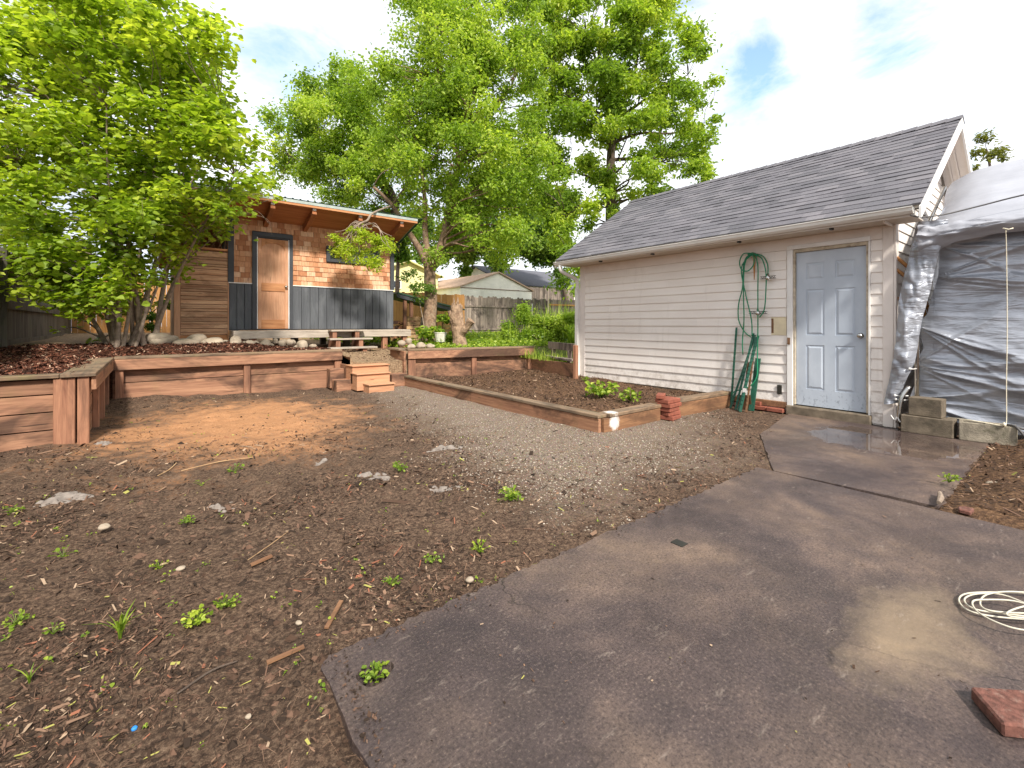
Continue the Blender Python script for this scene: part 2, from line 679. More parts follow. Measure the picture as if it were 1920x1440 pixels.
M['shed_white'] = plain('white metal shed wall', '#f0ecdf', 0.7, var=0.08, scale=2, dirt='#9b9a80', dirtamt=0.3)
M['pink_roof'] = plain('faded brown roof', '#b79b84', 0.8, var=0.2, scale=5, dirt='#8d6a52', dirtamt=0.6)
M['dark_roof'] = plain('dark shingle roof', '#5c5c62', 0.9, var=0.15, scale=6)
M['lav_roof'] = plain('lavender grey roof', '#8e8a98', 0.9, var=0.12, scale=6)
M['plastic'] = plain('dirty white plastic', '#d3cfc0', 0.6, var=0.12, scale=8, dirt='#8b8468', dirtamt=0.4)
M['fabric'] = plain('grey landscape fabric', '#7f756c', 0.95, var=0.25, scale=30, dirt='#4b3d33', dirtamt=0.6)
M['cream'] = plain('cream backing board', '#d9cbab', 0.8, var=0.1, scale=6)
M['door_blue'] = None

# painted steel door with weathering
m = Mat('pale blue door paint', 0.42, 0, 0.4)
n = m.noise(m.vec((1.2, 1.2, 0.7)), 2.2, 5, 0.6)
c = m.ramp(n, [(0.3, hx('#aab3be')), (0.7, hx('#bfc7d0'))])
sx = m.N('ShaderNodeSeparateXYZ')
m.L(m.tc.outputs['Object'], sx.inputs[0])
low = m.N('ShaderNodeMapRange')
low.inputs['From Min'].default_value = 0.05
low.inputs['From Max'].default_value = 0.35
low.inputs['To Min'].default_value = 0.5
low.inputs['To Max'].default_value = 0.0
m.L(sx.outputs['Z'], low.inputs['Value'])
spk = m.math('MULTIPLY', m.ramp(m.noise(m.vec((1, 1, 0.6)), 30, 4, 0.7), [(0.55, 0.0), (0.62, 1.0)]), low.outputs[0])
c = m.mix(spk, c, hx('#5d6470'))
m.base(c)
M['door_blue'] = m.m

# vinyl siding
m = Mat('beige vinyl siding', 0.5, 0, 0.35)
n = m.noise(m.vec((0.5, 0.5, 1.5)), 2.0, 5, 0.6)
c = m.ramp(n, [(0.3, hx('#e3dad1')), (0.7, hx('#ede6de'))])
c = m.mix(1.0, c, m.ramp(m.isl(), [(0, (.955, .95, .945, 1)), (1, (1.02, 1.02, 1.02, 1))]), 'MULTIPLY')
st = m.noise(m.vec((3.5, 3.5, 0.5)), 1.6, 6, 0.7)
c = m.mix(m.ramp(st, [(0.56, 0.0), (0.75, 0.22)]), c, hx('#8f8170'))
sx = m.N('ShaderNodeSeparateXYZ')
m.L(m.tc.outputs['Object'], sx.inputs[0])
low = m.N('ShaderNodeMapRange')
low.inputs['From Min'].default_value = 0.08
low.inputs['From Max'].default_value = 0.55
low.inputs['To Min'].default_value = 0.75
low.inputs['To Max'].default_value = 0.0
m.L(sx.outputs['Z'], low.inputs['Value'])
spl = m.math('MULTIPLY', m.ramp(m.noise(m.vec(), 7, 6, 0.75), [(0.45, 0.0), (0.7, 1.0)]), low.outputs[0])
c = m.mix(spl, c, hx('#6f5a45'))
m.base(c)
m.bump(m.noise(m.vec((2, 2, 40)), 2, 3), 0.001, 0.3)
M['vinyl'] = m.m

# asphalt shingles
m = Mat('grey asphalt shingle', 0.93, 0, 0.2)
c = m.ramp(m.isl(), [(0.0, hx('#505053')), (0.35, hx('#5d5c60')), (0.7, hx('#656467')), (1.0, hx('#706e70'))])
g = m.noise(m.vec(), 160, 2, 0.7)
c = m.mix(m.ramp(g, [(0.4, 0.0), (0.65, 0.5)]), c, hx('#888688'))
g2 = m.noise(m.vec(), 1.6, 6, 0.65)
c = m.mix(1.0, c, m.ramp(g2, [(0.3, (.82, .82, .84, 1)), (0.7, (1.12, 1.08, 1.1, 1))]), 'MULTIPLY')
m.base(c)
m.bump(g, 0.003, 0.7)
M['shingle'] = m.m

# cedar shakes
m = Mat('cedar shingle', 0.85, 0, 0.25)
c = m.ramp(m.isl(), [(0.0, hx('#aa7350')), (0.3, hx('#c48e68')), (0.65, hx('#d6a47e')), (1.0, hx('#e6be9c'))])
g = m.noise(m.vec((34, 34, 1.6), island=1), 1.0, 5, 0.6)
c = m.mix(m.ramp(g, [(0.35, 0.0), (0.8, 0.5)]), c, hx('#7d472b'))
st = m.noise(m.vec((9, 9, 3), island=1), 1.0, 4, 0.65)
c = m.mix(m.ramp(st, [(0.58, 0.0), (0.72, 0.7)]), c, hx('#6e3d27'))
sx = m.N('ShaderNodeSeparateXYZ')
m.L(m.tc.outputs['Object'], sx.inputs[0])
m.base(c)
m.bump(g, 0.003, 0.5)
M['shake'] = m.m

# concrete, old, damp
m = Mat('damp old concrete', 0.6, 0, 0.45)
n = m.noise(m.vec(), 1.1, 7, 0.62, 0.4)
c = m.ramp(n, [(0.32, hx('#393030')), (0.45, hx('#4e423f')), (0.56, hx('#64544b')), (0.70, hx('#826d5b'))])
n2 = m.noise(m.vec(loc=(4, 7, 0)), 0.75, 5, 0.6, 0.5)
c = m.mix(m.ramp(n2, [(0.52, 0.0), (0.68, 0.55)]), c, hx('#453a33'))
fine = m.noise(m.vec(), 85, 6, 0.82)
c = m.mix(m.ramp(fine, [(0.38, 0.8), (0.5, 0.0)]), c, hx('#2d2423'))
c = m.mix(m.ramp(fine, [(0.55, 0.0), (0.66, 0.6)]), c, hx('#8f7d70'))
mid = m.noise(m.vec(loc=(3, 3, 3)), 9, 6, 0.7)
c = m.mix(1.0, c, m.ramp(mid, [(0.3, (.8, .8, .8, 1)), (0.7, (1.2, 1.18, 1.15, 1))]), 'MULTIPLY')
# dried sand-coloured patch by the coiled cable
vd = m.N('ShaderNodeVectorMath')
vd.operation = 'DISTANCE'
vs = m.N('ShaderNodeMapping')
vs.inputs['Rotation'].default_value = (0, 0, math.radians(-8))
vs.inputs['Scale'].default_value = (1.0, 2.4, 1)
m.L(m.tc.outputs['Object'], vs.inputs[0])
m.L(vs.outputs[0], vd.inputs[0])
pc = Matrix.Rotation(math.radians(-8), 3, 'Z') @ Vector((2.35 * 1.0, 0.42 * 2.4, 0))
vd.inputs[1].default_value = pc
wob = m.math('ADD', vd.outputs['Value'], m.math('MULTIPLY', m.noise(m.vec(), 5, 6, 0.7), 0.9))
c = m.mix(m.ramp(wob, [(0.55, 0.55), (1.15, 0.0)]), c, hx('#9c876c'))
# pale scuffs
sc_ = m.noise(m.vec((1, 3, 1), loc=(1, 1, 0)), 6, 6, 0.75)
c = m.mix(m.ramp(sc_, [(0.60, 0.0), (0.72, 0.4)]), c, hx('#b0a091'))
st_ = m.noise(m.vec(loc=(11, 2, 4)), 2.4, 6, 0.7, 0.7)
c = m.mix(1.0, c, m.ramp(st_, [(0.35, (.84, .83, .83, 1)), (0.55, (1.0, 1.0, 1.0, 1)), (0.7, (1.22, 1.2, 1.16, 1))]), 'MULTIPLY')
vo = m.N('ShaderNodeTexVoronoi')
vo.feature = 'DISTANCE_TO_EDGE'
vo.inputs['Scale'].default_value = 0.62
wv_ = m.N('ShaderNodeVectorMath')
wv_.operation = 'ADD'
nz_ = m.N('ShaderNodeTexNoise')
nz_.inputs['Scale'].default_value = 3.5
nz_.inputs['Detail'].default_value = 8
m.L(m.vec(), nz_.inputs['Vector'])
scn_ = m.N('ShaderNodeVectorMath')
scn_.operation = 'SCALE'
scn_.inputs['Scale'].default_value = 0.35
m.L(nz_.outputs['Color'], scn_.inputs[0])
m.L(m.vec(loc=(.3, .1, 0)), wv_.inputs[0])
m.L(scn_.outputs[0], wv_.inputs[1])
m.L(wv_.outputs[0], vo.inputs['Vector'])
crk = m.math('MULTIPLY', m.ramp(vo.outputs['Distance'], [(0.0, 1.0), (0.0035, 0.0)]), m.ramp(m.noise(m.vec(loc=(6, 1, 0)), 0.8, 3), [(0.52, 0.0), (0.58, 0.85)]))
c = m.mix(crk, c, hx('#1f1815'))
m.base(c)
rg = m.ramp(m.noise(m.vec(loc=(2, 5, 0)), 1.2, 5, 0.6), [(0.4, 0.36), (0.62, 0.7)])
# standing water film by the door
vd = m.N('ShaderNodeVectorMath')
vd.operation = 'DISTANCE'
vs = m.N('ShaderNodeMapping')
vs.inputs['Scale'].default_value = (1.0, 1.0, 1)
m.L(m.tc.outputs['Object'], vs.inputs[0])
m.L(vs.outputs[0], vd.inputs[0])
vd.inputs[1].default_value = (5.95, 1.28, 0)
wob = m.math('ADD', vd.outputs['Value'], m.math('MULTIPLY', m.noise(m.vec((1, 1, 1)), 3.0, 4, 0.6), 0.7))
wet = m.ramp(wob, [(0.95, 1.0), (1.1, 0.0)])
m.rough(m.mix(wet, rg, (0.03, 0.03, 0.03, 1)))
bm_ = m.N('ShaderNodeBump')
bm_.inputs['Distance'].default_value = 0.004
m.L(fine, bm_.inputs['Height'])
m.L(m.math('SUBTRACT', 0.7, m.math('MULTIPLY', wet, 0.7)), bm_.inputs['Strength'])
m.L(bm_.outputs[0], m.b.inputs['Normal'])
M['concrete'] = m.m

# lower yard: dark soil, orange patch, gravel path
m = Mat('yard soil', 0.95, 0, 0.2)
f1 = m.noise(m.vec(), 48, 8, 0.85)
f2 = m.noise(m.vec(), 4, 6, 0.7)
soil = m.ramp(f1, [(0.3, hx('#281e18')), (0.46, hx('#4d3d32')), (0.56, hx('#75604f')), (0.68, hx('#a08a74'))])
soil = m.mix(1.0, soil, m.ramp(f2, [(0.3, (.7, .68, .66, 1)), (0.7, (1.25, 1.2, 1.15, 1))]), 'MULTIPLY')
sx = m.N('ShaderNodeSeparateXYZ')
m.L(m.tc.outputs['Object'], sx.inputs[0])
X, Y = sx.outputs['X'], sx.outputs['Y']
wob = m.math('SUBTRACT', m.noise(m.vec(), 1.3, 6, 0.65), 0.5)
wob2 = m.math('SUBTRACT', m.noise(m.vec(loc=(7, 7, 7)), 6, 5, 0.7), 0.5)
# ragged ellipse of orange tone mixed into the soil colour
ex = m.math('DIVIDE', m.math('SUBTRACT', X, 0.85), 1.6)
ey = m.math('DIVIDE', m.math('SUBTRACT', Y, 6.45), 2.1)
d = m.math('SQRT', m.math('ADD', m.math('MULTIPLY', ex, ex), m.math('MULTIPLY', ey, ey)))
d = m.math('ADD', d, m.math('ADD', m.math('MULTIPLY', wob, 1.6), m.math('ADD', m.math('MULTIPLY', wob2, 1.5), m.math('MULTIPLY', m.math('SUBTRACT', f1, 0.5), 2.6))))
orange_tone = m.ramp(f1, [(0.3, hx('#85583a')), (0.5, hx('#b5835b')), (0.7, hx('#d0a47b'))])
c = m.mix(m.ramp(d, [(0.45, 0.95), (1.12, 0.0)]), soil, orange_tone)
# gravel
edge = m.math('ADD', m.math('MULTIPLY', Y, 0.17), 1.35)
gx = m.math('SUBTRACT', X, edge)
gx = m.math('MINIMUM', gx, m.math('SUBTRACT', m.math('MULTIPLY', m.math('SUBTRACT', Y, 1.7), 0.75), m.math('MULTIPLY', m.math('MAXIMUM', m.math('SUBTRACT', X, 4.3), 0.0), 0.5)))
gx = m.math('ADD', gx, m.math('ADD', m.math('MULTIPLY', wob, 1.3), m.math('MULTIPLY', wob2, 0.6)))
v = m.N('ShaderNodeTexVoronoi')
v.inputs['Scale'].default_value = 95
m.L(m.vec(), v.inputs['Vector'])
grv = m.mix(m.ramp(v.outputs['Distance'], [(0.25, 0.0), (0.6, 0.75)]), m.mix(0.35, hx('#9a8a79'), v.outputs['Color'], 'SOFT_LIGHT'), hx('#665649'))
c = m.mix(m.ramp(gx, [(-0.1, 0.0), (0.95, 0.9)]), c, grv)
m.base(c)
hh = m.math('ADD', f1, m.math('MULTIPLY', m.noise(m.vec(), 120, 3, 0.7), 0.4))
m.bump(hh, 0.02, 0.8)
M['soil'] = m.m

m = Mat('planter soil', 0.95, 0, 0.2)
f1 = m.noise(m.vec(), 30, 6, 0.75)
c = m.ramp(f1, [(0.3, hx('#33261e')), (0.5, hx('#5b4534')), (0.65, hx('#86694e')), (0.8, hx('#a98d70'))])
m.base(m.mix(1.0, c, m.ramp(m.noise(m.vec(), 2, 5), [(0.3, (.75, .73, .7, 1)), (0.7, (1.25, 1.2, 1.15, 1))]), 'MULTIPLY'))
m.bump(f1, 0.03, 0.9)
M['bed_soil'] = m.m

m = Mat('upper yard ground', 0.95, 0, 0.2)
f1 = m.noise(m.vec(), 26, 6, 0.75)
f2 = m.noise(m.vec(), 1.2, 6, 0.65)
dirt = m.ramp(f1, [(0.3, hx('#5b4838')), (0.5, hx('#8d755b')), (0.7, hx('#b59c7d'))])
grass = m.ramp(f1, [(0.3, hx('#3b4420')), (0.5, hx('#5f6e2c')), (0.7, hx('#8b9448'))])
sx = m.N('ShaderNodeSeparateXYZ')
m.L(m.tc.outputs['Object'], sx.inputs[0])
gm = m.math('ADD', m.math('MULTIPLY', m.math('SUBTRACT', sx.outputs['X'], 5.0), 0.35), m.math('SUBTRACT', f2, 0.5))
m.base(m.mix(m.ramp(gm, [(0.0, 0.0), (0.35, 0.9)]), dirt, grass))
m.bump(f1, 0.03, 0.8)
M['upper'] = m.m

m = Mat('red bark mulch', 0.95, 0, 0.2)
f1 = m.noise(m.vec((1, 1, 1)), 34, 6, 0.8)
c = m.ramp(f1, [(0.3, hx('#25160f')), (0.5, hx('#4f3022')), (0.66, hx('#77503b')), (0.8, hx('#a07a60'))])
m.base(c)
m.bump(f1, 0.03, 0.9)
M['mulch'] = m.m

M['litter'] = Mat('wood chip litter', 0.9, 0, 0.2)
_m = M['litter']
_a = _m.N('ShaderNodeAttribute')
_a.attribute_name = 'tint'
_m.base(_m.ramp(_a.outputs['Fac'], [(0.0, hx('#32271f')), (0.36, hx('#4a382c')), (0.60, hx('#664e3f')), (0.78, hx('#806551')), (0.9, hx('#a28a72')), (0.95, hx('#9a9450')), (0.97, hx('#8b5a44'))], const=True))
M['litter'] = _m.m
_m = Mat('gravel stones', 0.85, 0, 0.3)
_a = _m.N('ShaderNodeAttribute')
_a.attribute_name = 'tint'
_m.base(_m.ramp(_a.outputs['Fac'], [(0.0, hx('#665a4e')), (0.3, hx('#8d8172')), (0.55, hx('#a39686')), (0.85, hx('#b8ac9c')), (0.95, hx('#8d6d56'))], const=True))
M['pebble'] = _m.m
_m = Mat('red mulch chips', 0.9, 0, 0.2)
_a = _m.N('ShaderNodeAttribute')
_a.attribute_name = 'tint'
_m.base(_m.ramp(_a.outputs['Fac'], [(0.0, hx('#2c1912')), (0.3, hx('#4f2e21')), (0.6, hx('#704534')), (0.85, hx('#926a56')), (0.96, hx('#bda187'))], const=True))
M['chips'] = _m.m

# tarps
m = Mat('silver poly tarp', 0.4, 0.5, 0.5)
n = m.noise(m.vec((1, 1, 1)), 3, 5, 0.6)
m.base(m.ramp(n, [(0.3, hx('#8e9198')), (0.7, hx('#b3b6bd'))]))
v = m.vec((1, 0.28, 1.9))
hn = m.math('ADD', m.noise(v, 7, 4, 0.6, 1.0), m.math('MULTIPLY', m.noise(v, 30, 3, 0.6, 0.8), 0.12))
m.bump(hn, 0.03, 0.6)
M['tarp'] = m.m
m = Mat('pale roof tarp', 0.5, 0.1, 0.4)
n = m.noise(m.vec((1, 0.4, 1)), 2.2, 5, 0.6)
m.base(m.ramp(n, [(0.3, hx('#97989e')), (0.7, hx('#adaeb4'))]))
m.bump(m.noise(m.vec((1.5, 0.6, 1)), 5, 5, 0.6, 0.6), 0.02, 0.5)
M['tarp_roof'] = m.m

LEAFSTOPS = dict(
    hazel=[(0.0, '#657d28'), (0.35, '#8ba334'), (0.7, '#b0c042'), (1.0, '#d4da60')],
    apple=[(0.0, '#5f7a2a'), (0.35, '#84a038'), (0.7, '#abc04a'), (1.0, '#d0d96c')],
    dark=[(0.0, '#4a662a'), (0.5, '#6b8b3c'), (1.0, '#93a94c')],
    walnut=[(0.0, '#658130'), (0.4, '#8ba63e'), (0.75, '#b0c24c'), (1.0, '#d2d868')],
    bright=[(0.0, '#8fa336'), (0.5, '#b5c53f'), (1.0, '#d6db62')],
    lime=[(0.0, '#5f7a28'), (0.5, '#86a035'), (1.0, '#b4c252')],
    maple=[(0.0, '#55602a'), (1.0, '#8a8a48')],
)
for k_, st_ in LEAFSTOPS.items():
    M['leaf_' + k_] = leafmat(k_ + ' leaf', st_)

# ------------------------------------------------------------------ the setting: ground


def ground_h(x, y):
    h = -0.02 + 0.03 * fbm(x, y, 1.1, 3, 3) + 0.034 * fbm(x, y, 6.0, 3, 8)
    # the path is flatter and meets the slab
    path = sstep(0.0, 0.6, np.asarray(x) - (1.55 + 0.17 * np.asarray(y)))
    h = h * (1 - path) + path * (-0.012 + 0.012 * fbm(x, y, 5.0, 3, 5))
    h = h + 0.10 * sstep(8.0, 9.1, y) * sstep(1.2, -0.4, x)
    return h


def in_slab(x, y, e=0.0):
    a = (x > .47 - e) & (x < 4.0 + e) & (y < 1.72 + e)
    b = (x >= 4.0) & (x < 6.8) & (y > .6 - e) & (y < 1.6 + (np.clip(x - 4.0, 0, 1.2)) * .52 + (np.clip(x - 5.2, 0, 2)) * .16 + e)
    return a | b


def grid_mesh(name, xs, ys, hfn, mat, label=None, kind='structure'):
    XX, YY = np.meshgrid(xs, ys)
    ZZ = hfn(XX, YY)
    V = np.stack([XX.ravel(), YY.ravel(), ZZ.ravel()], 1)
    nx, ny = len(xs), len(ys)
    i, j = np.meshgrid(np.arange(nx - 1), np.arange(ny - 1))
    a = (j * nx + i).ravel()
    Q = np.stack([a, a + 1, a + 1 + nx, a + nx], 1)
    o = big_mesh(name, V, Q, mat, smooth=True)
    return tag(o, label, None, None, kind)


def spread(lo, hi, step, far):
    mid = np.arange(lo, hi + 1e-6, step)
    out = step * 1.35 ** np.arange(1, 40)
    out = np.cumsum(out)
    out = out[out < far]
    return np.concatenate([lo - out[::-1], mid, hi + out])


def gh(x, y):
    h = ground_h(x, y)
    return np.where(in_slab(x, y, -0.06), -0.09, h)


grid_mesh('ground', spread(-2.2, 7.0, 0.04, 300), spread(-0.5, 9.4, 0.04, 300), gh, M['soil'], 'dark soil of the lower yard with an orange patch and a gravel path')

# concrete slabs
b = MB()
bm_hole = []
CX, CY = 0.60, 1.52
ring = []
NR = 20
for k in range(NR):
    a = 2 * math.pi * k / NR
    q = 1 + 0.12 * math.sin(3 * a + 1)
    ring.append((CX + 0.062 * q * math.cos(a), CY + 0.05 * q * math.sin(a)))


def edge_pts(x0, y0, x1, y1, n, amp, seed):
    r_ = random.Random(seed)
    out = []
    for k in range(n):
        t = k / n
        dx, dy = x1 - x0, y1 - y0
        ln = math.hypot(dx, dy)
        w = amp * r_.uniform(-1, 1) if k else 0
        out.append((x0 + dx * t - dy / ln * w, y0 + dy * t + dx / ln * w))
    return out


outer = edge_pts(.46, -6, .46, 1.66, 90, .009, 1) + edge_pts(.46, 1.66, .50, 1.71, 4, .004, 2) + edge_pts(.50, 1.71, 3.985, 1.72, 120, .016, 3) + [(3.985, 1.72), (3.985, -6)]
outer = [(x, y) for x, y in outer]


def slab(name, outline, hole, label):
    bm = bmesh.new()
    vs = [bm.verts.new((x, y, 0)) for x, y in outline]
    es = [bm.edges.new((vs[i], vs[(i + 1) % len(vs)])) for i in range(len(vs))]
    if hole:
        hs = [bm.verts.new((x, y, 0)) for x, y in hole]
        es += [bm.edges.new((hs[i], hs[(i + 1) % len(hs)])) for i in range(len(hs))]
    bmesh.ops.triangle_fill(bm, use_beauty=True, use_dissolve=False, edges=es)
    g = bmesh.ops.extrude_face_region(bm, geom=list(bm.faces))
    for e in g['geom']:
        if isinstance(e, bmesh.types.BMVert):
            e.co.z = -0.12
    bmesh.ops.recalc_face_normals(bm, faces=bm.faces)
    me = bpy.data.meshes.new(name)
    bm.to_mesh(me)
    bm.free()
    me.materials.append(M['concrete'])
    o = bpy.data.objects.new(name, me)
    COL.objects.link(o)
    bv = o.modifiers.new('edge', 'BEVEL')
    bv.width = 0.012
    bv.segments = 2
    bv.limit_method = 'ANGLE'
    bv.angle_limit = math.radians(50)
    tag(o, label, None, None, 'structure')
    return o


slab('patio_slab', outer, ring, 'large damp brown grey concrete patio slab in the foreground')
o2 = edge_pts(4.0, 1.60, 5.2, 2.22, 18, .006, 5) + edge_pts(5.2, 2.22, 6.72, 2.5, 18, .008, 6) + [(6.72, 2.5), (6.72, 1.35), (6.62, 1.35)] + edge_pts(6.62, .62, 4.0, .60, 40, .015, 8)
slab('doorstep_slab', o2, None, 'wet concrete slab leading up to the pale blue garage door')

# upper terrace


def up_h(x, y):
    x, y = np.asarray(x), np.asarray(y)
    h = 0.62 + 0.03 * fbm(x, y, 1.2, 3, 4) + 0.018 * fbm(x, y, 6, 2, 6)
    bed = sstep(3.3, 2.6, x)
    slope = 0.06 + 0.17 * sstep(9.0, 10.7, y)
    slope = slope - 0.16 * sstep(1.2, 2.6, x) * sstep(9.3, 10.5, y)
    h = h + bed * slope
    ramp = sstep(2.85, 3.0, x) * sstep(4.25, 4.05, x) * sstep(10.0, 8.6, y)
    h = h - 0.17 * ramp
    h = h + 0.0 + 0.08 * sstep(11, 19, y)
    low = sstep(7.0, 7.2, x) * sstep(8.6, 7.4, y)
    h = h - 0.2 * sstep(6.7, 7.0, x) * sstep(8.4, 7.6, y)
    return h


def terrace_piece(name, x0, x1, y0f, y1, step, mat, label, skirt=True, kind='structure', lower=0.0, y1f=None):
    nx = max(2, int((x1 - x0) / step) + 1)
    xs = np.linspace(x0, x1, nx)
    ymin = np.array([y0f(x) for x in xs])
    ny = max(2, int((y1 - ymin.min()) / step) + 1)
    t = np.linspace(0, 1, ny)
    ymax = np.array([y1f(x) if y1f else y1 for x in xs])
    YY = ymin[None, :] * (1 - t[:, None]) + ymax[None, :] * t[:, None]
    XX = np.repeat(xs[None, :], ny, 0)
    ZZ = up_h(XX, YY) - lower
    if skirt:
        YY = np.concatenate([YY[:1], YY])
        XX = np.concatenate([XX[:1], XX])
        ZZ = np.concatenate([np.full((1, nx), -0.3), ZZ])
        ny += 1
    V = np.stack([XX.ravel(), YY.ravel(), ZZ.ravel()], 1)
    i, j = np.meshgrid(np.arange(nx - 1), np.arange(ny - 1))
    a = (j * nx + i).ravel()
    Q = np.stack([a, a + 1, a + 1 + nx, a + nx], 1)
    o = big_mesh(name, V, Q, mat, smooth=False)
    tag(o, label, None, None, kind)
    return o


def wall_line(x):
    if x < 4.05:
        return 8.64
    if x < 6.82:
        return 8.62 - (x - 4.05) * 0.64 / 2.77
    return 7.95


terrace_piece('mulch_bed', -1.9, -0.62, lambda x: 6.5, 9.3, 0.05, M['mulch'], 'red bark mulch in the raised bed at the left')
terrace_piece('mulch_bed', -1.9, 2.93, lambda x: 9.3, 10.9, 0.05, M['mulch'], 'red bark mulch on top of the terrace in front of the cedar cabin', skirt=True)
terrace_piece('terrace_ground', 2.93, 7.0, wall_line, 10.9, 0.05, M['upper'], 'dry earth of the upper yard behind the steps')
terrace_piece('terrace_ground', 7.0, 30, lambda x: 6.4, 10.9, 0.12, M['upper'], 'grassy ground of the upper yard behind the garage')
terrace_piece('terrace_ground', 6.47, 7.0, lambda x: 6.4, 7.95, 0.08, M['upper'], 'weedy ground beside the low timber wall', lower=0.2, y1f=lambda x: min(7.95, 6.12 + (x - 6.39) / .46 * 1.73))
terrace_piece('terrace_ground', -40, 60, lambda x: 10.9, 45, 0.2, M['upper'], 'ground of the upper yard reaching to the back fence', skirt=False)

# soil inside the planter
o = grid_mesh('planter_soil', np.arange(3.98, 6.80, 0.04), np.concatenate([np.arange(3.4, 8.7, 0.04)]),
              lambda x, y: np.where(y < 8.52 - (x - 4.05) * 0.23, 0.125 + 0.035 * fbm(x, y, 2.2, 4, 9) + 0.05 * sstep(5.2, 6.6, x) * sstep(5, 6, y), -0.05), M['bed_soil'],
              'brown crumbly soil inside the timber edged planter bed by the garage')

# ------------------------------------------------------------------ scattered litter (uncountable)


def chips(name, pts, z, ln, wd, mat, label, tintf=None, r=rng, flat=0.35, th=0.25):
    n = len(pts)
    nrm = r.normal(size=(n, 3)) * flat
    nrm[:, 2] = 1
    nrm /= np.linalg.norm(nrm, axis=1, keepdims=True)
    t = r.normal(size=(n, 3))
    t -= nrm * np.sum(t * nrm, axis=1, keepdims=True)
    t /= np.linalg.norm(t, axis=1, keepdims=True)
    bb = np.cross(nrm, t)
    pos = np.column_stack([pts, z])
    V = np.empty((n, 4, 3))
    tp = [(-.5, -.3), (.45, -.5), (.5, .35), (-.4, .5)]
    for k, (a, c_) in enumerate(tp):
        jit = r.uniform(.6, 1.2, n)
        V[:, k] = pos + t * (a * ln * jit)[:, None] + bb * (c_ * wd * jit)[:, None] + nrm * (wd * th)[:, None]
    Q = np.arange(n * 4).reshape(-1, 4)
    tint = np.repeat(r.random(n) if tintf is None else tintf, 4)
    o = big_mesh(name, V.reshape(-1, 3), Q, mat, tint)
    return tag(o, label, None, None, 'stuff')


def sample(n, x0, x1, y0, y1, accept, r=rng):
    p = np.column_stack([r.uniform(x0, x1, n), r.uniform(y0, y1, n)])
    return p[accept(p[:, 0], p[:, 1])]


def not_built(x, y):
    ok = ~in_slab(x, y, 0.01)
    ok &= ~((x > 3.86) & (y > 3.32))
    ok &= ~((x < -.5) & (y > 6.35))
    ok &= (y < 9.1)
    return ok


# log-distributed so the near ground is densest
def near_sample(n, smin, smax, r=rng):
    s = smin * (smax / smin) ** r.random(n)
    u = r.uniform(-1.22, 1.22, n)
    F = np.array([FW.x, FW.y])
    R = np.array([RT.x, RT.y])
    return s[:, None] * (F[None] + u[:, None] * R[None])


p = near_sample(150000, 1.15, 9.0)
k_ = not_built(p[:, 0], p[:, 1]) & (rng.random(len(p)) < 1 - 0.8 * sstep(0.1, 0.8, np.minimum(p[:, 0] - (1.55 + 0.17 * p[:, 1]), (p[:, 1] - 2.05) * .8 - np.maximum(p[:, 0] - 4.3, 0) * .5)))
k_ &= rng.random(len(p)) < 1 - 0.65 * sstep(1.0, 0.6, np.hypot((p[:, 0] - .75) / 1.45, (p[:, 1] - 6.7) / 1.75))
k_ &= rng.random(len(p)) < np.clip(0.5 + 1.6 * fbm(p[:, 0], p[:, 1], 2.0, 3, 21), .12, 1)
p = p[k_]
sc = (rng.gamma(1.5, 0.0046, len(p)) + 0.0024) * (0.55 + 0.45 * sstep(1.2, 4.0, p[:, 1] + p[:, 0] * .5))
asp = rng.choice([0.2, 0.35, 0.7, 1.0], len(p), p=[.35, .3, .2, .15])
chips('litter', p, ground_h(p[:, 0], p[:, 1]) + 0.004, sc * (1.6 / asp ** .5), sc * asp ** .5 * 1.0, M['litter'], 'wood chips, bark bits and dead leaves scattered over the soil', flat=0.45)
# thin twigs and straw
p = near_sample(9000, 1.2, 8.5)
p = p[not_built(p[:, 0], p[:, 1]) & (p[:, 0] < 2.6 + 0.1 * p[:, 1])]
chips('straw', p, ground_h(p[:, 0], p[:, 1]) + 0.008, rng.gamma(3, 0.011, len(p)) + .010, np.full(len(p), 0.0015), M['litter'], 'thin straw and twig bits lying on the soil', tintf=rng.choice([.2, .55, .72, .85, .85], len(p)), flat=0.12)
# on the slab edge, a few crumbs
p = near_sample(900, 1.2, 6.5)
p = p[in_slab(p[:, 0], p[:, 1], -.02) & (rng.random(len(p)) < 0.35)]
chips('crumbs', p, np.full(len(p), 0.003), rng.gamma(2, 0.004, len(p)) + .003, rng.gamma(2, 0.002, len(p)) + .002, M['litter'], 'small dark crumbs and grit on the patio slab', flat=0.3)
# planter litter
p = sample(7000, 3.98, 6.7, 3.42, 8.4, lambda x, y: y < 8.4 - (x - 4.05) * .23)
chips('planter_litter', p, 0.135 + 0.035 * fbm(p[:, 0], p[:, 1], 2.2, 4, 9) + 0.05 * sstep(5.2, 6.6, p[:, 0]) * sstep(5, 6, p[:, 1]), rng.gamma(2, 0.012, len(p)) + .006, rng.gamma(2, 0.005, len(p)) + .004, M['litter'], 'dry leaves and chips lying on the planter soil', tintf=rng.beta(2.2, 1.6, len(p)) * .96, flat=0.5)
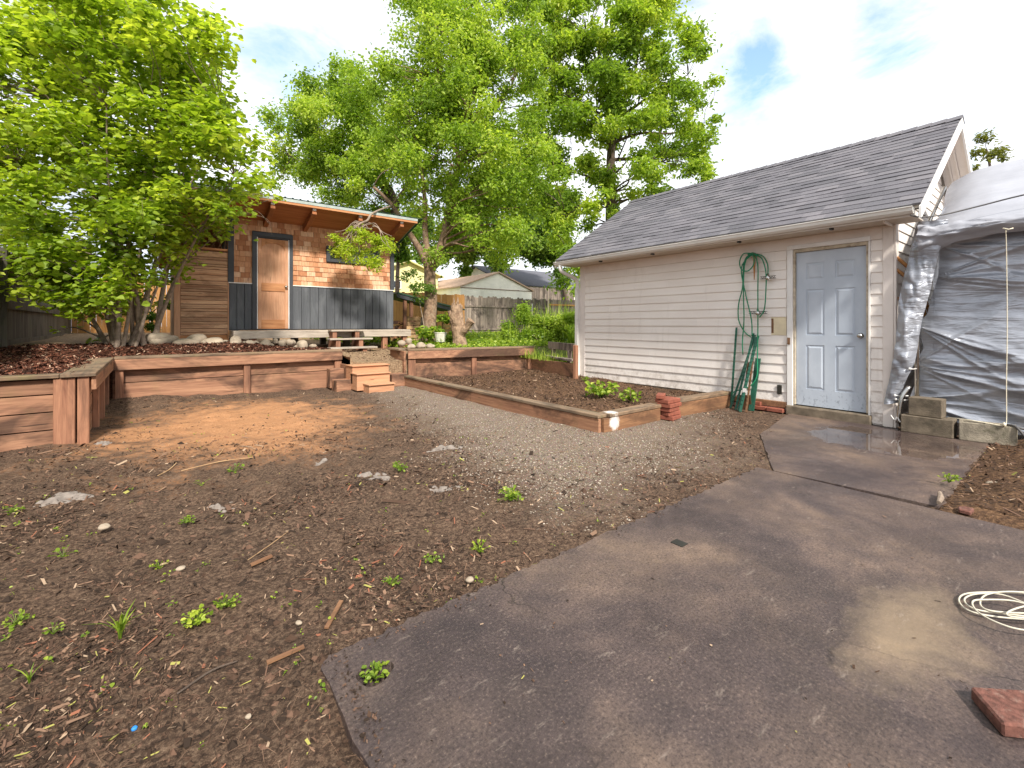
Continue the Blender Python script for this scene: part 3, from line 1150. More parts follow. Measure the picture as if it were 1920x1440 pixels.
# mulch chips
p = sample(30000, -1.9, 2.9, 6.5, 10.8, lambda x, y: ((x < -.62) | (y > 9.28)))
chips('mulch_chips', p, up_h(p[:, 0], p[:, 1]) + 0.006, rng.gamma(3, 0.014, len(p)) + .015, rng.gamma(2, 0.005, len(p)) + .005, M['chips'], 'shredded red bark chips on the raised beds', flat=0.5)
p = sample(9000, 2.95, 8.5, 8.0, 12.0, lambda x, y: (y > 8.75) | ((x > 4.1) & (y > 8.75 - (x - 4.05) * .23)))
chips('litter', p, up_h(p[:, 0], p[:, 1]) + 0.004, rng.gamma(2, 0.010, len(p)) + .006, rng.gamma(2, 0.005, len(p)) + .004, M['litter'], 'dry leaf crumbs on the upper yard', tintf=rng.beta(3, 1.4, len(p)) * .96, flat=0.5)

# soil and chips spilling over the rim of the slabs
p = near_sample(26000, 1.2, 6.5)
k_ = in_slab(p[:, 0], p[:, 1], 0.0) & ~in_slab(p[:, 0], p[:, 1], -.07) & ~((p[:, 0] > 3.9) & (p[:, 0] < 4.1) & (p[:, 1] < 1.5)) & (p[:, 0] < 6.4)
k_ &= rng.random(len(p)) < np.clip(.45 + 2.0 * fbm(p[:, 0], p[:, 1], 3.0, 3, 51), 0, 1)
p = p[k_]
chips('edge_litter', p, np.full(len(p), 0.003), rng.gamma(2, 0.004, len(p)) + .003, rng.gamma(2, 0.0025, len(p)) + .002, M['litter'], 'soil crumbs and chips spilling over the edges of the concrete slabs', tintf=rng.random(len(p)) * .8, flat=.4)

# gravel pebbles: small eight-faced stones
p = near_sample(120000, 2.0, 9.0)
g = np.minimum(p[:, 0] - (1.35 + 0.17 * p[:, 1]), (p[:, 1] - 1.7) * .75 - np.maximum(p[:, 0] - 4.3, 0) * .5) + 1.0 * fbm(p[:, 0], p[:, 1], 1.3, 4, 13)
k_ = not_built(p[:, 0], p[:, 1]) & (rng.random(len(p)) < sstep(-0.15, 0.75, g) * 0.95)
p = p[k_][:42000]
n = len(p)
r_ = rng.gamma(4, 0.0008, n) + 0.0018
base = np.array([[1, 0, 0], [0, 1, 0], [-1, 0, 0], [0, -1, 0], [0, 0, .7], [0, 0, -.7]])
ang = rng.uniform(0, 6.28, n)
ca, sa = np.cos(ang), np.sin(ang)
V = np.empty((n, 6, 3))
el = rng.uniform(.6, 1.4, (n, 3))
for k in range(6):
    q = base[k][None] * el * r_[:, None] * rng.uniform(.8, 1.2, (n, 1))
    V[:, k, 0] = p[:, 0] + q[:, 0] * ca - q[:, 1] * sa
    V[:, k, 1] = p[:, 1] + q[:, 0] * sa + q[:, 1] * ca
    V[:, k, 2] = ground_h(p[:, 0], p[:, 1]) + 0.002 + q[:, 2]
T = np.array([[0, 1, 4], [1, 2, 4], [2, 3, 4], [3, 0, 4], [1, 0, 5], [2, 1, 5], [3, 2, 5], [0, 3, 5]])
Q = (np.arange(n)[:, None, None] * 6 + T[None]).reshape(-1, 3)
G_V, G_Q, G_N = V.reshape(-1, 3), Q, n
tag(big_mesh('gravel', V.reshape(-1, 3), Q, M['pebble'], np.repeat(rng.random(n), 6)), 'grey gravel covering the path from the patio to the steps', None, None, 'stuff')

# soil clods, lumps of the same dark earth
p = near_sample(9000, 1.2, 8.0)
p = p[not_built(p[:, 0], p[:, 1]) & (rng.random(len(p)) < np.clip(.35 + 1.8 * fbm(p[:, 0], p[:, 1], 1.6, 3, 61), 0.03, 1)) & ((p[:, 0] < 1.7 + .17 * p[:, 1]) | (p[:, 1] < 2.6))]
n = len(p)
r_ = rng.gamma(2, 0.0035, n) + 0.003
ang = rng.uniform(0, 6.28, n)
ca, sa = np.cos(ang), np.sin(ang)
V = np.empty((n, 6, 3))
el = rng.uniform(.6, 1.4, (n, 3))
for k in range(6):
    q = base[k][None] * el * r_[:, None] * rng.uniform(.8, 1.2, (n, 1))
    V[:, k, 0] = p[:, 0] + q[:, 0] * ca - q[:, 1] * sa
    V[:, k, 1] = p[:, 1] + q[:, 0] * sa + q[:, 1] * ca
    V[:, k, 2] = ground_h(p[:, 0], p[:, 1]) + q[:, 2]
Q = (np.arange(n)[:, None, None] * 6 + T[None]).reshape(-1, 3)
tag(big_mesh('clods', V.reshape(-1, 3), Q, M['litter'], np.repeat(rng.random(n) * .7, 6)), 'small clods and crumbs of dark earth on the soil', None, None, 'stuff')
# ------------------------------------------------------------------ the garage
GX = 6.76
GY0, GY1 = 1.403, 6.31
garage = thing('garage', 'small beige garage with lap siding, grey shingle roof and pale blue side door', 'garage', (GX, GY0, 0))


def lap(mb, y0, y1, z0, zt, step, x, sgn=-1, axis='x'):
    """courses of lap siding on the plane x (or y), outside towards sgn"""
    z = z0
    while z < zt - 0.01:
        z1 = min(z + step, zt)
        t = 0.018
        prof = [(0.0, z), (t, z), (t, z + 0.006), (0.004, z1 + 0.004), (0.0, z1 + 0.004)]
        if axis == 'x':
            mb.prism([(a, b_) for a, b_ in prof], lambda a, b_, d: (x + sgn * a, d, b_), y0, y1)
        else:
            mb.prism([(a, b_) for a, b_ in prof], lambda a, b_, d: (d, x + sgn * a, b_), y0, y1)
        z = z1


DY0, DY1 = 1.66, 2.43      # door slab
w = MB()
z0s = 0.145
step = 0.1285
mb = MB()
# left of the door up to the far corner, split into overlapping sheets so the seams show
z = z0s
kk = 0
rr = random.Random(3)
while z < 2.19:
    cuts = sorted([2.535, 6.20] + [rr.uniform(3.2, 5.6)])
    z1 = min(z + step, 2.2)
    for a, c in zip(cuts[:-1], cuts[1:]):
        a2 = a
        if 1.05 < (z + z1) / 2 < 1.30 and a < 2.6:
            a2 = 2.73
        off = 0.0015 * (kk % 2)
        prof = [(0.0, z), (0.018 + off, z), (0.018 + off, z + 0.006), (0.004 + off, z1 + 0.004), (0.0, z1 + 0.004)]
        mb.prism(prof, lambda q, b_, d: (GX - q, d, b_), a2, c - 0.0005)
        kk += 1
    z = z1
z = 0.02
while z < 2.19:
    z1 = min(z + step, 2.2)
    prof = [(0.0, z), (0.018, z), (0.018, z + 0.006), (0.004, z1 + 0.004), (0.0, z1 + 0.004)]
    mb.prism(prof, lambda q, b_, d: (GX - q, d, b_), 1.497, 1.612)
    z = z1
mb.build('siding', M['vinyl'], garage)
# walls behind the siding
w.bx(GX + .002, GX + .11, 2.47, GY1, .0, 2.36)
w.bx(GX + .002, GX + .11, GY0 + .02, 1.62, .0, 2.36)
w.bx(GX + .002, GX + .11, 1.62, 2.47, 2.19, 2.36)
w.bx(GX + .11, 10.84, GY1 - .1, GY1 - .002, 0, 2.4)
w.bx(GX + .11, 10.84, GY0 + .022, GY0 + .12, 0, 2.4)
w.bx(10.73, 10.84, GY0 + .13, GY1 - .11, 0, 2.4)
w.build('wall', M['beige'], garage)
# gable end siding and boards
mb = MB()
RX, RZ, EZ, EX = 8.80, 4.07, 2.47, 6.33
SL = (RZ - EZ) / (RX - EX)
z = 0.02
while z < 3.9:
    z1 = z + step
    xl = GX + .02 if z < 2.3 else RX - (RZ - .07 - z1) / SL
    xr = 10.82 if z < 2.3 else RX + (RZ - .07 - z1) / SL
    if xr - xl > .05:
        prof = [(0.0, z), (0.018, z), (0.018, z + 0.006), (0.004, z1 + 0.004), (0.0, z1 + 0.004)]
        mb.prism(prof, lambda q, b_, d: (d, GY0 + .02 - q, b_), xl, xr)
    z = z1
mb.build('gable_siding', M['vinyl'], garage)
mb = MB()
mb.prism([(GX + .1, 2.38), (10.75, 2.38), (RX, RZ - .1)], lambda a, b_, d: (a, d, b_), GY0 + .05, GY0 + .1)
mb.prism([(GX + .1, 2.38), (10.75, 2.38), (RX, RZ - .1)], lambda a, b_, d: (a, d, b_), GY1 - .1, GY1 - .03)
mb.build('gable_wall', M['beige'], garage)
mb = MB().bx(GX - .024, GX + .0, GY0 - .005, 1.497, 0.0, 2.36)
mb.bx(GX - .021, GX + .09, GY0 - .03, GY0 - .006, 0.0, 2.40)
mb.build('corner_board', M['beige'], garage, bevel=.004)
MB().bx(GX - .024, GX + .0, 6.2, GY1 + .02, 0.1, 2.36).build('corner_board', M['beige'], garage, bevel=.004)
mb = MB().bx(GX - .022, GX, 1.4975, 6.1995, 2.206, 2.36)
mb.build('frieze_board', M['beige'], garage, bevel=.003)
mb = MB().bx(EX + .03, GX + .05, 1.15, 6.54, 2.362, 2.374)
mb.build('soffit', M['soffit_g'], garage)
mb = MB().bx(EX, EX + .028, 1.14, 6.55, 2.352, 2.455)
mb.build('fascia', M['white_trim'], garage, bevel=.003)
# gutter, two lengths with a visible joint
g = MB()
for (ya, yb, o_) in ((1.14, 3.9, 0.0), (3.88, 6.57, .004)):
    prof = [(0, .085), (0, .015), (-.05, .01), (-.08, .035), (-.088, .065), (-.10, .073), (-.10, .082), (-.082, .08), (-.074, .042), (-.05, .02), (-.008, .022), (-.008, .085)]
    prof = [(a - o_, b_) for a, b_ in prof]
    g.prism(prof, lambda a, b_, d: (EX - .002 + a, d, 2.36 + b_ - (d - 1.14) * .004), ya, yb)
g.build('gutter', M['white_gutter'], garage)
g = MB()
for y in (1.9, 3.0, 4.4, 5.5):
    g.bx(EX + .05, EX + .12, y, y + .03, 2.335, 2.361)
g.build('gutter_bracket', M['dark_metal'], garage)
# downspout at the far corner
d = MB()
d.tube([(EX - .055, 6.42, 2.36), (EX - .05, 6.42, 2.28), (EX + .02, 6.41, 2.22), (GX - .12, 6.38, 2.12), (GX - .06, 6.36, 2.02), (GX - .06, 6.36, 1.9)], .038, 8, sub=4)
d.bx(GX - .1, GX - .02, 6.325, 6.40, .17, 1.92)
d.build('downspout', M['white_gutter'], garage, bevel=.006)

# roof: decks, shingles, rake boards
dk = MB()
TH = .03
for sg in (1, -1):
    ex = RX - sg * (RX - EX)
    q = [(ex + sg * .0, EZ - .01), (RX, RZ - .01), (RX, RZ - .01 - TH), (ex + sg * .0, EZ - .01 - TH)]
    dk.prism(q, lambda a, b_, dd: (a, dd, b_), 1.10, 6.58)
dk.build('roof_deck', M['soffit_g'], garage)
sh = MB()
rr = random.Random(5)
expo = .142
slope_len = math.hypot(RX - EX, RZ - EZ)
ux, uz = (RX - EX) / slope_len, (RZ - EZ) / slope_len
nc = int(slope_len / expo) + 1
for sg in (1, -1):
    for c in range(nc):
        s0 = c * expo - .025
        s1 = min(s0 + expo + .05, slope_len)
        y = 1.085 - rr.uniform(0, .3)
        while y < 6.59:
            wd_ = rr.choice([.14, .2, .25, .33, .42])
            ya, yb = max(y, 1.085), min(y + wd_, 6.595)
            y += wd_
            if yb - ya < .01:
                continue
            lift = .010 + rr.choice([0, 0, .006]) + rr.uniform(0, .002)

            def pt(s, yy, h):
                x = EX + ux * s - uz * h
                return (x if sg > 0 else 2 * RX - x, yy, EZ + uz * s + ux * h)
            V = [pt(s0, ya, lift + .006), pt(s0, yb, lift + .006), pt(s1, yb, .0075), pt(s1, ya, .0075), pt(s0, ya, .001), pt(s0, yb, .001)]
            sh.add(V, [(0, 3, 2, 1) if sg < 0 else (0, 1, 2, 3), (4, 5, 1, 0), (4, 0, 3), (5, 2, 1)])
sh.build('shingles', M['shingle'], garage)
rc = MB()
y = 1.07
while y < 6.55:
    y1 = min(y + .16, 6.6)
    k_ = rr.uniform(0, .003)
    for sg in (1, -1):
        rc.add([(RX - sg * .0, y, RZ + .034 + k_), (RX - sg * .0, y1 + .03, RZ + .024), (RX - sg * .14, y1 + .03, RZ + .024 - .14 * SL), (RX - sg * .14, y, RZ + .034 + k_ - .14 * SL),
                (RX, y, RZ + .01), (RX - sg * .14, y, RZ + .012 - .14 * SL)], [(0, 1, 2, 3), (4, 0, 3, 5)])
    y = y1
rc.build('ridge_cap', M['shingle'], garage)
rk = MB()
for sg in (1, -1):
    for (ya, yb) in ((1.075, 1.099), (6.581, 6.603)):
        ex = RX - sg * (RX - EX + .03)
        q = [(ex, EZ - .028), (RX, RZ - .005), (RX, RZ - .15), (ex, EZ - .155)]
        rk.prism(q, lambda a, b_, dd: (a, dd, b_), ya, yb)
rk.build('rake_board', M['white_trim'], garage, bevel=.002)
rk = MB()
for sg in (1, -1):
    ex = RX - sg * (RX - EX - .25)
    q = [(ex, EZ + .25 * SL - .05), (RX, RZ - .05), (RX, RZ - .062), (ex, EZ + .25 * SL - .062)]
    rk.prism(q, lambda a, b_, dd: (a, dd, b_), 1.1, GY0 - .01)
for sg in (1,):
    for yy in (1.22, 1.3):
        ex = RX + (RX - EX - .3)
        rk.beam((ex, yy, EZ + .3 * SL - .075), (RX, yy, RZ - .075), .02, .02)
rk.build('rake_soffit', M['beige'], garage)
# light fixture on the gable end with conduit
lf = MB()
lf.lathe((7.62, 1.33, 2.72), [(.02, -.06), (.06, -.05), (.07, 0), (.05, .05), (.02, .07)], 12)
lf.tube([(7.66, 1.37, 3.0), (7.58, 1.36, 2.95), (7.5, 1.37, 2.86), (7.58, 1.35, 2.8), (7.62, 1.33, 2.76)], .009, 6, sub=4)
lf.tube([(7.9, 1.375, 3.3), (7.93, 1.37, 2.9), (7.9, 1.375, 2.5)], .011, 6, sub=4)
lf.build('lamp_fitting', M['dark_metal'], garage, smooth=True)

# door
door = thing('door', None, None, (GX, DY0, .127))
door.parent = garage
door.location = (0, DY0 - GY0, .127)
door['label'] = 'pale blue six panel door with a round steel knob'


def dbox(mb, x0, x1, y0, y1, z0, z1):
    mb.bx(x0, x1, y0, y1, z0, z1)


dm = MB()
xf = GX + .03     # face plane of stiles
dm.bx(xf + .008, xf + .045, DY0, DY1, .127, 2.157)
cols = [(DY0 + .115, DY0 + .325), (DY0 + .445, DY0 + .655)]
rows = [(.127 + .22, .127 + .80), (.127 + .93, .127 + 1.53), (.127 + 1.66, .127 + 1.88)]
ys = [DY0, cols[0][0], cols[0][1], cols[1][0], cols[1][1], DY1]
zs = [.127, rows[0][0], rows[0][1], rows[1][0], rows[1][1], rows[2][0], rows[2][1], 2.157]
for (a, c) in ((0, 1), (2, 3), (4, 5)):
    dm.bx(xf, xf + .009, ys[a], ys[c], .127, 2.157)
for (a, c) in ((0, 1), (2, 3), (4, 5), (6, 7)):
    for (e, f) in ((1, 2), (3, 4)):
        dm.bx(xf, xf + .009, ys[e], ys[f], zs[a], zs[c])
ob = dm.build('door_panel', M['door_blue'], door)
rp_ = MB()
for (ya, yb) in cols:
    for (za, zb) in rows:
        i1, i2 = .012, .036
        V = []
        for (i, x) in ((i1, xf + .0085), (i2, xf - .001)):
            V += [(x, ya + i, za + i), (x, yb - i, za + i), (x, yb - i, zb - i), (x, ya + i, zb - i)]
        rp_.add(V, [(4, 5, 6, 7), (0, 1, 5, 4), (1, 2, 6, 5), (2, 3, 7, 6), (3, 0, 4, 7)])
rp_.build('raised_panel', M['door_blue'], door)
kn = MB()
R90 = Matrix.Rotation(math.pi / 2, 3, 'Y')


def lathe_x(mb, c, prof, sides=16):
    n0 = len(mb.v)
    mb.lathe((0, 0, 0), prof, sides)
    for i in range(n0, len(mb.v)):
        x, y, z = mb.v[i]
        mb.v[i] = (c[0] - z, c[1] + y, c[2] + x)
    return mb


lathe_x(kn, (xf, DY0 + .06, 1.06), [(.032, 0), (.032, .006), (.012, .012), (.011, .03), (.024, .038), (.03, .05), (.026, .064), (.01, .07)])
kn.build('knob', M['steel'], door, smooth=True)
fr = MB()
fr.bx(GX - .03, GX + .02, 2.455, 2.525, .02, 2.20)
fr.bx(GX - .03, GX + .02, 1.614, 1.634, .0, 2.20)
fr.bx(GX - .034, GX + .02, 1.612, 2.527, 2.201, 2.255)
fr.build('door_casing', M['white_trim'], garage, bevel=.003)
fr = MB()
fr.bx(GX - .012, GX + .07, DY1 + .003, 2.454, .127, 2.18)
fr.bx(GX - .012, GX + .07, 1.635, DY0 - .003, .127, 2.18)
fr.bx(GX - .010, GX + .07, DY0 - .02, DY1 + .02, 2.16, 2.199)
fr.build('door_jamb', M['jamb'], garage)
MB().bx(GX - .06, GX + .1, 1.60, 2.53, -.02, .112).build('door_sill', M['block'], garage, bevel=.012)
MB().bx(GX - .01, GX - .002, 2.54, 2.73, 1.05, 1.30).build('siding_patch', M['cream'], garage)
MB().bx(GX - .014, GX - .009, 2.70, 2.727, 1.08, 1.28).build('patch_edge', M['rust'], garage)
MB().bx(GX - .03, GX - .016, 2.59, 2.65, .24, .37).build('outlet_cover', M['dark_metal'], garage, bevel=.004)
hp = MB()
hp.tube([(GX - .035, 2.50, 1.0), (GX - .06, 2.50, .99), (GX - .06, 2.50, .95)], .005, 6)
hp.bx(GX - .042, GX - .03, 2.485, 2.515, .93, 1.02)
hp.build('hasp', M['rust'], garage)
# exposed footing with rotten sill left of the door
MB().bx(GX - .03, GX + .0, 2.53, 3.4, .06, .145).build('rotten_sill', M['brown_x'], garage, bevel=.008)
MB().bx(GX - .012, GX + .0, 3.4, 6.2, .0, .146).build('footing', M['block'], garage)
for k, (ya, yb, z_, xo) in enumerate(((2.55, 2.76, 0.0, -.1), (2.77, 3.0, 0.0, -.09), (3.02, 3.2, 0.0, -.1), (2.85, 3.05, .055, -.07))):
    o = MB().bx(GX + xo, GX + xo + .09, ya, yb, z_, z_ + .053).build('brick', M['brick'], None, origin=(GX + xo, ya, z_), bevel=.006)
    tag(o, ['red brick on the soil right beside the garage door sill', 'middle red brick of the low row along the garage footing', 'red brick of the footing row nearest the green posts', 'loose red brick lying on top of the footing row left of the door'][k], 'brick', 'bricks along the garage footing')

# ------------------------------------------------------------------ cedar cabin
SY = 11.3
cabin = thing('cedar_cabin', 'small cedar shingled cabin with charcoal lower boards and a slanted green metal roof', 'cabin', (1.27, SY, 1.0))
X0, X1 = 1.27, 4.96
body = MB()
body.bx(X0 + .01, X1 - .01, SY + .031, SY + .12, 1.07, 3.46)
body.bx(X1 - .1, X1 - .012, SY + .13, 13.7, 1.07, 2.72)
body.bx(X0 + .012, X0 + .1, SY + .13, 13.7, 1.07, 2.72)
body.bx(X0 + .11, X1 - .11, 13.6, 13.7, 1.07, 2.72)
for (xa, xb) in ((X1 - .1, X1 - .012), (X0 + .012, X0 + .1)):
    body.prism([(SY + .13, 2.721), (13.7, 2.721), (SY + .13, 3.44)], lambda a, b_, d: (d, a, b_), xa, xb)
body.build('wall', M['black_z'], cabin)
# lower boards, charcoal, vertical with grooves
lb = MB()
for (xa, xb, n_) in ((X0, 1.70, 3), (2.52, X1, 13)):
    wdt = (xb - xa) / n_
    for k in range(n_):
        lb.bx(xa + k * wdt + .004, xa + (k + 1) * wdt - .004, SY, SY + .028, 1.085, 2.075)
lb.build('lower_boards', M['black_z'], cabin, bevel=.003)
lb = MB()
lb.bx(X0 - .01, 1.698, SY - .02, SY + .028, 2.077, 2.095)
lb.bx(2.522, X1 + .01, SY - .02, SY + .028, 2.077, 2.095)
lb.build('cap_strip', M['white_trim'], cabin)
# shingles
sk = MB()
rr = random.Random(9)
expo = .1155
zz = 2.096
row = 0
holes = [(1.71, 2.51, 1.0, 3.215), (3.27, 4.58, 2.71, 3.06)]
while zz < 3.48:
    z1 = min(zz + expo, 3.49)
    x = X0 + .095 - rr.uniform(0, .1)
    while x < X1 - .09:
        wd_ = rr.uniform(.09, .2)
        xa, xb = max(x, X0 + .095), min(x + wd_ - .004, X1 - .095)
        x += wd_
        if xb - xa < .012:
            continue
        cx_, cz_ = (xa + xb) / 2, (zz + z1) / 2
        skip = False
        for h in holes:
            if h[2] < cz_ < h[3]:
                if xa < h[0] < xb:
                    xb = h[0]
                elif xa < h[1] < xb:
                    xa = h[1]
                elif h[0] <= xa and xb <= h[1]:
                    skip = True
                elif xa < h[0] < xb:
                    xb = h[0]
                elif xa < h[1] < xb:
                    xa = h[1]
        if skip or xb - xa < .012:
            continue
        jz = rr.uniform(-.004, .004)
        th_ = .018 + rr.uniform(0, .005)
        V = [(xa, SY + .03 - th_, zz + jz), (xb, SY + .03 - th_, zz + jz), (xb, SY + .024, z1 + .008), (xa, SY + .024, z1 + .008), (xa, SY + .03, zz + jz), (xb, SY + .03, zz + jz), (xb, SY + .03, z1 + .008), (xa, SY + .03, z1 + .008)]
        sk.add(V, [(0, 1, 2, 3), (4, 5, 1, 0), (0, 3, 7, 4), (1, 5, 6, 2)])
    zz = z1
    row += 1
sk.build('shingles', M['shake'], cabin)
# trim
tr = MB()
tr.bx(X0 - .02, X0 + .09, SY - .022, SY + .03, 2.097, 3.5)
tr.build('corner_trim', M['black'], cabin, bevel=.003)
tr = MB().bx(X1 - .09, X1 + .012, SY - .022, SY + .03, 2.097, 3.42)
tr.build('corner_trim', M['black'], cabin, bevel=.003)
# door
cd = thing('door', None, None)
cd.parent = cabin
cd.location = (1.81 - 1.27, 0, .08)
cd['label'] = 'unpainted fir door with an arched upper panel'
dx0, dx1, dz0, dz1 = 1.815, 2.425, 1.10, 3.10
dd = MB()
dd.bx(dx0, dx1, SY + .022, SY + .05, dz0, dz1)
dd.build('door_panel', M['cedar_z'], cd)
dd = MB()
yf, yb_ = SY + .006, SY + .0215
dd.bx(dx0, dx0 + .065, yf, yb_, dz0, dz1)
dd.bx(dx1 - .065, dx1, yf, yb_, dz0, dz1)
dd.build('door_stile', M['cedar_z'], cd, bevel=.003)
dd = MB()
dd.bx(dx0 + .066, dx1 - .066, yf, yb_, dz0, dz0 + .2)
dd.bx(dx0 + .066, dx1 - .066, yf, yb_, dz0 + .84, dz0 + 1.02)
arch = [(dx0 + .066, dz1), (dx0 + .066, dz1 - .24)]
for k in range(13):
    a = math.pi - math.pi * k / 12
    arch.append(((dx0 + dx1) / 2 + .238 * math.cos(a), dz1 - .24 + .15 * math.sin(a)))
arch += [(dx1 - .066, dz1)]
# top rail with an arched underside, as strips
for k in range(1, len(arch) - 1):
    (xa, za), (xb, zb) = arch[k], arch[k + 1] if k + 1 < len(arch) else arch[k]
    if xb - xa > 1e-3 and k < len(arch) - 2:
        dd.prism([(xa, za), (xb, zb), (xb, dz1), (xa, dz1)], lambda a, b_, d: (a, d, b_), yf, yb_)
dd.build('door_rail', M['cedar_x'], cd)
kn = MB()
kn.lathe((0, 0, 0), [(.03, 0), (.03, .006), (.012, .012), (.012, .03), (.026, .04), (.03, .052), (.012, .068)], 14)
kn.v = [(x + dx1 - .05, yf - z, y + dz0 + .95) for x, y, z in kn.v]
kn.build('knob', M['steel'], cd, smooth=True)
tr = MB()
tr.bx(dx0 - .022, dx0 - .004, SY - .004, SY + .05, dz0, dz1 + .02)
tr.bx(dx1 + .004, dx1 + .022, SY - .004, SY + .05, dz0, dz1 + .02)
tr.build('door_jamb', M['white_trim'], cabin)
tr = MB()
tr.bx(1.70, dx0 - .0225, SY - .024, SY + .03, 1.085, 3.14)
tr.bx(dx1 + .0225, 2.52, SY - .024, SY + .03, 1.085, 3.14)
tr.bx(1.70, 2.52, SY - .026, SY + .03, 3.141, 3.23)
tr.bx(dx0 - .0225, dx1 + .0225, SY - .0, SY + .03, 3.115, 3.1405)
tr.build('door_casing', M['black'], cabin, bevel=.003)
# window
wn = MB()
wn.bx(3.26, 3.35, SY - .026, SY + .03, 2.70, 3.08)
wn.bx(4.50, 4.59, SY - .026, SY + .03, 2.70, 3.08)
wn.bx(3.351, 4.499, SY - .026, SY + .03, 2.70, 2.775)
wn.bx(3.351, 4.499, SY - .026, SY + .03, 3.01, 3.08)
wo = wn.build('window', M['black'], cabin, bevel=.003)
pn = raw_mesh('pane', np.array([(3.34, SY + .02, 2.76), (4.51, SY + .02, 2.76), (4.51, SY + .02, 3.02), (3.34, SY + .02, 3.02)]) - np.array([1.27, SY, 1.0]), [(0, 1, 2, 3)], M['glass'], wo, local=True)
mu = MB()
for xm in (3.73, 4.1):
    mu.bx(xm - .025 - 1.27, xm + .025 - 1.27, -.012, .019, 1.776, 2.009)
mu.build('mullion', M['cedar_z'], wo, local=True)
# roof
FY, BY = 10.45, 14.3
FZ = 3.76
RSL = .306


def rz(y):
    return FZ - RSL * (y - FY)


RX0, RX1 = .12, 5.2
rf = MB()
rf.prism([(FY, rz(FY)), (BY, rz(BY)), (BY, rz(BY) + .02), (FY, rz(FY) + .02)], lambda a, b_, d: (d, a, b_), RX0, RX1)
rf.build('soffit', M['soffit'], cabin)
rf = MB()
prof = []
x = RX0 - .02
xs_ = []
while x < RX1 + .02:
    xs_ += [(x, 0), (x + .10, 0), (x + .115, .018), (x + .135, .018), (x + .15, 0)]
    x += .15
V, F = [], []
for (yy) in (FY - .04, BY + .03):
    for (xx, h) in xs_:
        V.append((xx, yy, rz(yy) + .085 + h))
n_ = len(xs_)
for (yy) in (FY - .04, BY + .03):
    for (xx, h) in xs_:
        V.append((xx, yy, rz(yy) + .082 + h - .004))
for k in range(n_ - 1):
    F.append((k, k + 1, n_ + k + 1, n_ + k))
    F.append((2 * n_ + k, 3 * n_ + k, 3 * n_ + k + 1, 2 * n_ + k + 1))
    F.append((k, 2 * n_ + k, 2 * n_ + k + 1, k + 1))
rf.add(V, F)
rf.build('roof_sheet', M['green_roof'], cabin)
rf = MB()
rf.bx(RX0 - .012, RX1 + .012, FY - .022, FY - .002, rz(FY) - .03, rz(FY) + .03)
rf.build('fascia', M['cedar_x'], cabin)
rf = MB()
rf.bx(RX0 - .016, RX1 + .016, FY - .03, FY - .0225, rz(FY) + .02, rz(FY) + .08)
rf.prism([(FY, rz(FY)), (BY, rz(BY)), (BY, rz(BY) + .08), (FY, rz(FY) + .08)], lambda a, b_, d: (d, a, b_), RX1 + .001, RX1 + .012)
rf.prism([(FY, rz(FY)), (BY, rz(BY)), (BY, rz(BY) + .08), (FY, rz(FY) + .08)], lambda a, b_, d: (d, a, b_), RX0 - .012, RX0 - .001)
rf.build('flashing', M['flash'], cabin)
for xr in (.3, 1.05, 1.96, 2.78, 3.80, 4.83):
    MB().beam((xr, FY + .05, rz(FY + .05) - .072), (xr, SY + .02, rz(SY + .02) - .072), .09, .14).build('rafter', M['cedar_y'], cabin, bevel=.003)
    MB().beam((xr, FY + .046, rz(FY + .05) - .03), (xr, FY + .052, rz(FY + .05) - .03), .07, .05).build('rafter_end_cap', M['white_trim'], cabin)
ch = MB()
cxp = P(571, 385, 12.6)
ch.lathe((cxp.x, cxp.y, rz(cxp.y) + .02), [(.075, 0), (.075, .42), (.06, .43), (.06, .50)], 14)
ch.lathe((cxp.x, cxp.y, rz(cxp.y) + .66), [(.15, -.06), (.13, -.03), (.03, .0), (.01, .01)], 14)
for a in range(3):
    ca_, sa_ = math.cos(a * 2.09), math.sin(a * 2.09)
    ch.tube([(cxp.x + .06 * ca_, cxp.y + .06 * sa_, rz(cxp.y) + .5), (cxp.x + .07 * ca_, cxp.y + .07 * sa_, rz(cxp.y) + .62)], .008, 5)
ch.build('chimney', M['dark_metal'], cabin, smooth=False)
# slatted shower screen on the left
sl = MB()
z = .985
rr = random.Random(14)
while z < 2.72:
    h = rr.choice([.055, .075, .09, .12])
    sl.bx(.44, 1.245, SY + .0 - rr.uniform(0, .006), SY + .03, z, min(z + h - .008, 2.74))
    z += h
sl.build('slat_screen', M['slat_x'], cabin, bevel=.003)
MB().bx(.437, 1.246, SY + .032, SY + .045, .98, 2.744).build('screen_backing', M['brown_x'], cabin)
sl = MB()
sl.bx(.33, .435, SY - .01, SY + .08, .80, 3.50)
sl.build('screen_post', M['cedar_z'], cabin, bevel=.004)
MB().bx(1.248, 1.268, SY - .005, SY + .05, .80, 3.48).build('screen_post', M['cedar_z'], cabin)
sl = MB()
sl.bx(.436, 1.247, SY, SY + .05, 2.745, 2.79)
sl.bx(.436, 1.247, SY, SY + .05, 3.22, 3.40)
sl.bx(.436, 1.247, SY + .01, SY + .05, .80, .975)
sl.build('screen_rail', M['cedar_x'], cabin, bevel=.003)
sl = MB()
for k in range(7):
    x = .47 + k * .12
    sl.beam((x, SY + .02, 2.79), (x + (.25 if k < 6 else .05), SY + .03, 3.22), .008, .014, (0, 1, 0))
    sl.beam((x + .02, SY + .035, 3.22), (x + .2, SY + .04, 2.79), .008, .014, (0, 1, 0))
sl.build('lattice', M['brown_x'], cabin)
MB().bx(.33, .38, SY + .09, 13.6, .8, 2.8).build('screen_side', M['slat_x'], cabin)
pr = MB()
for x in (1.4, 2.6, 3.8, 4.85):
    for y in (11.5, 13.5):
        pr.bx(x - .07, x + .07, y - .07, y + .07, .4, 1.068)
pr.build('pier', M['block'], cabin)

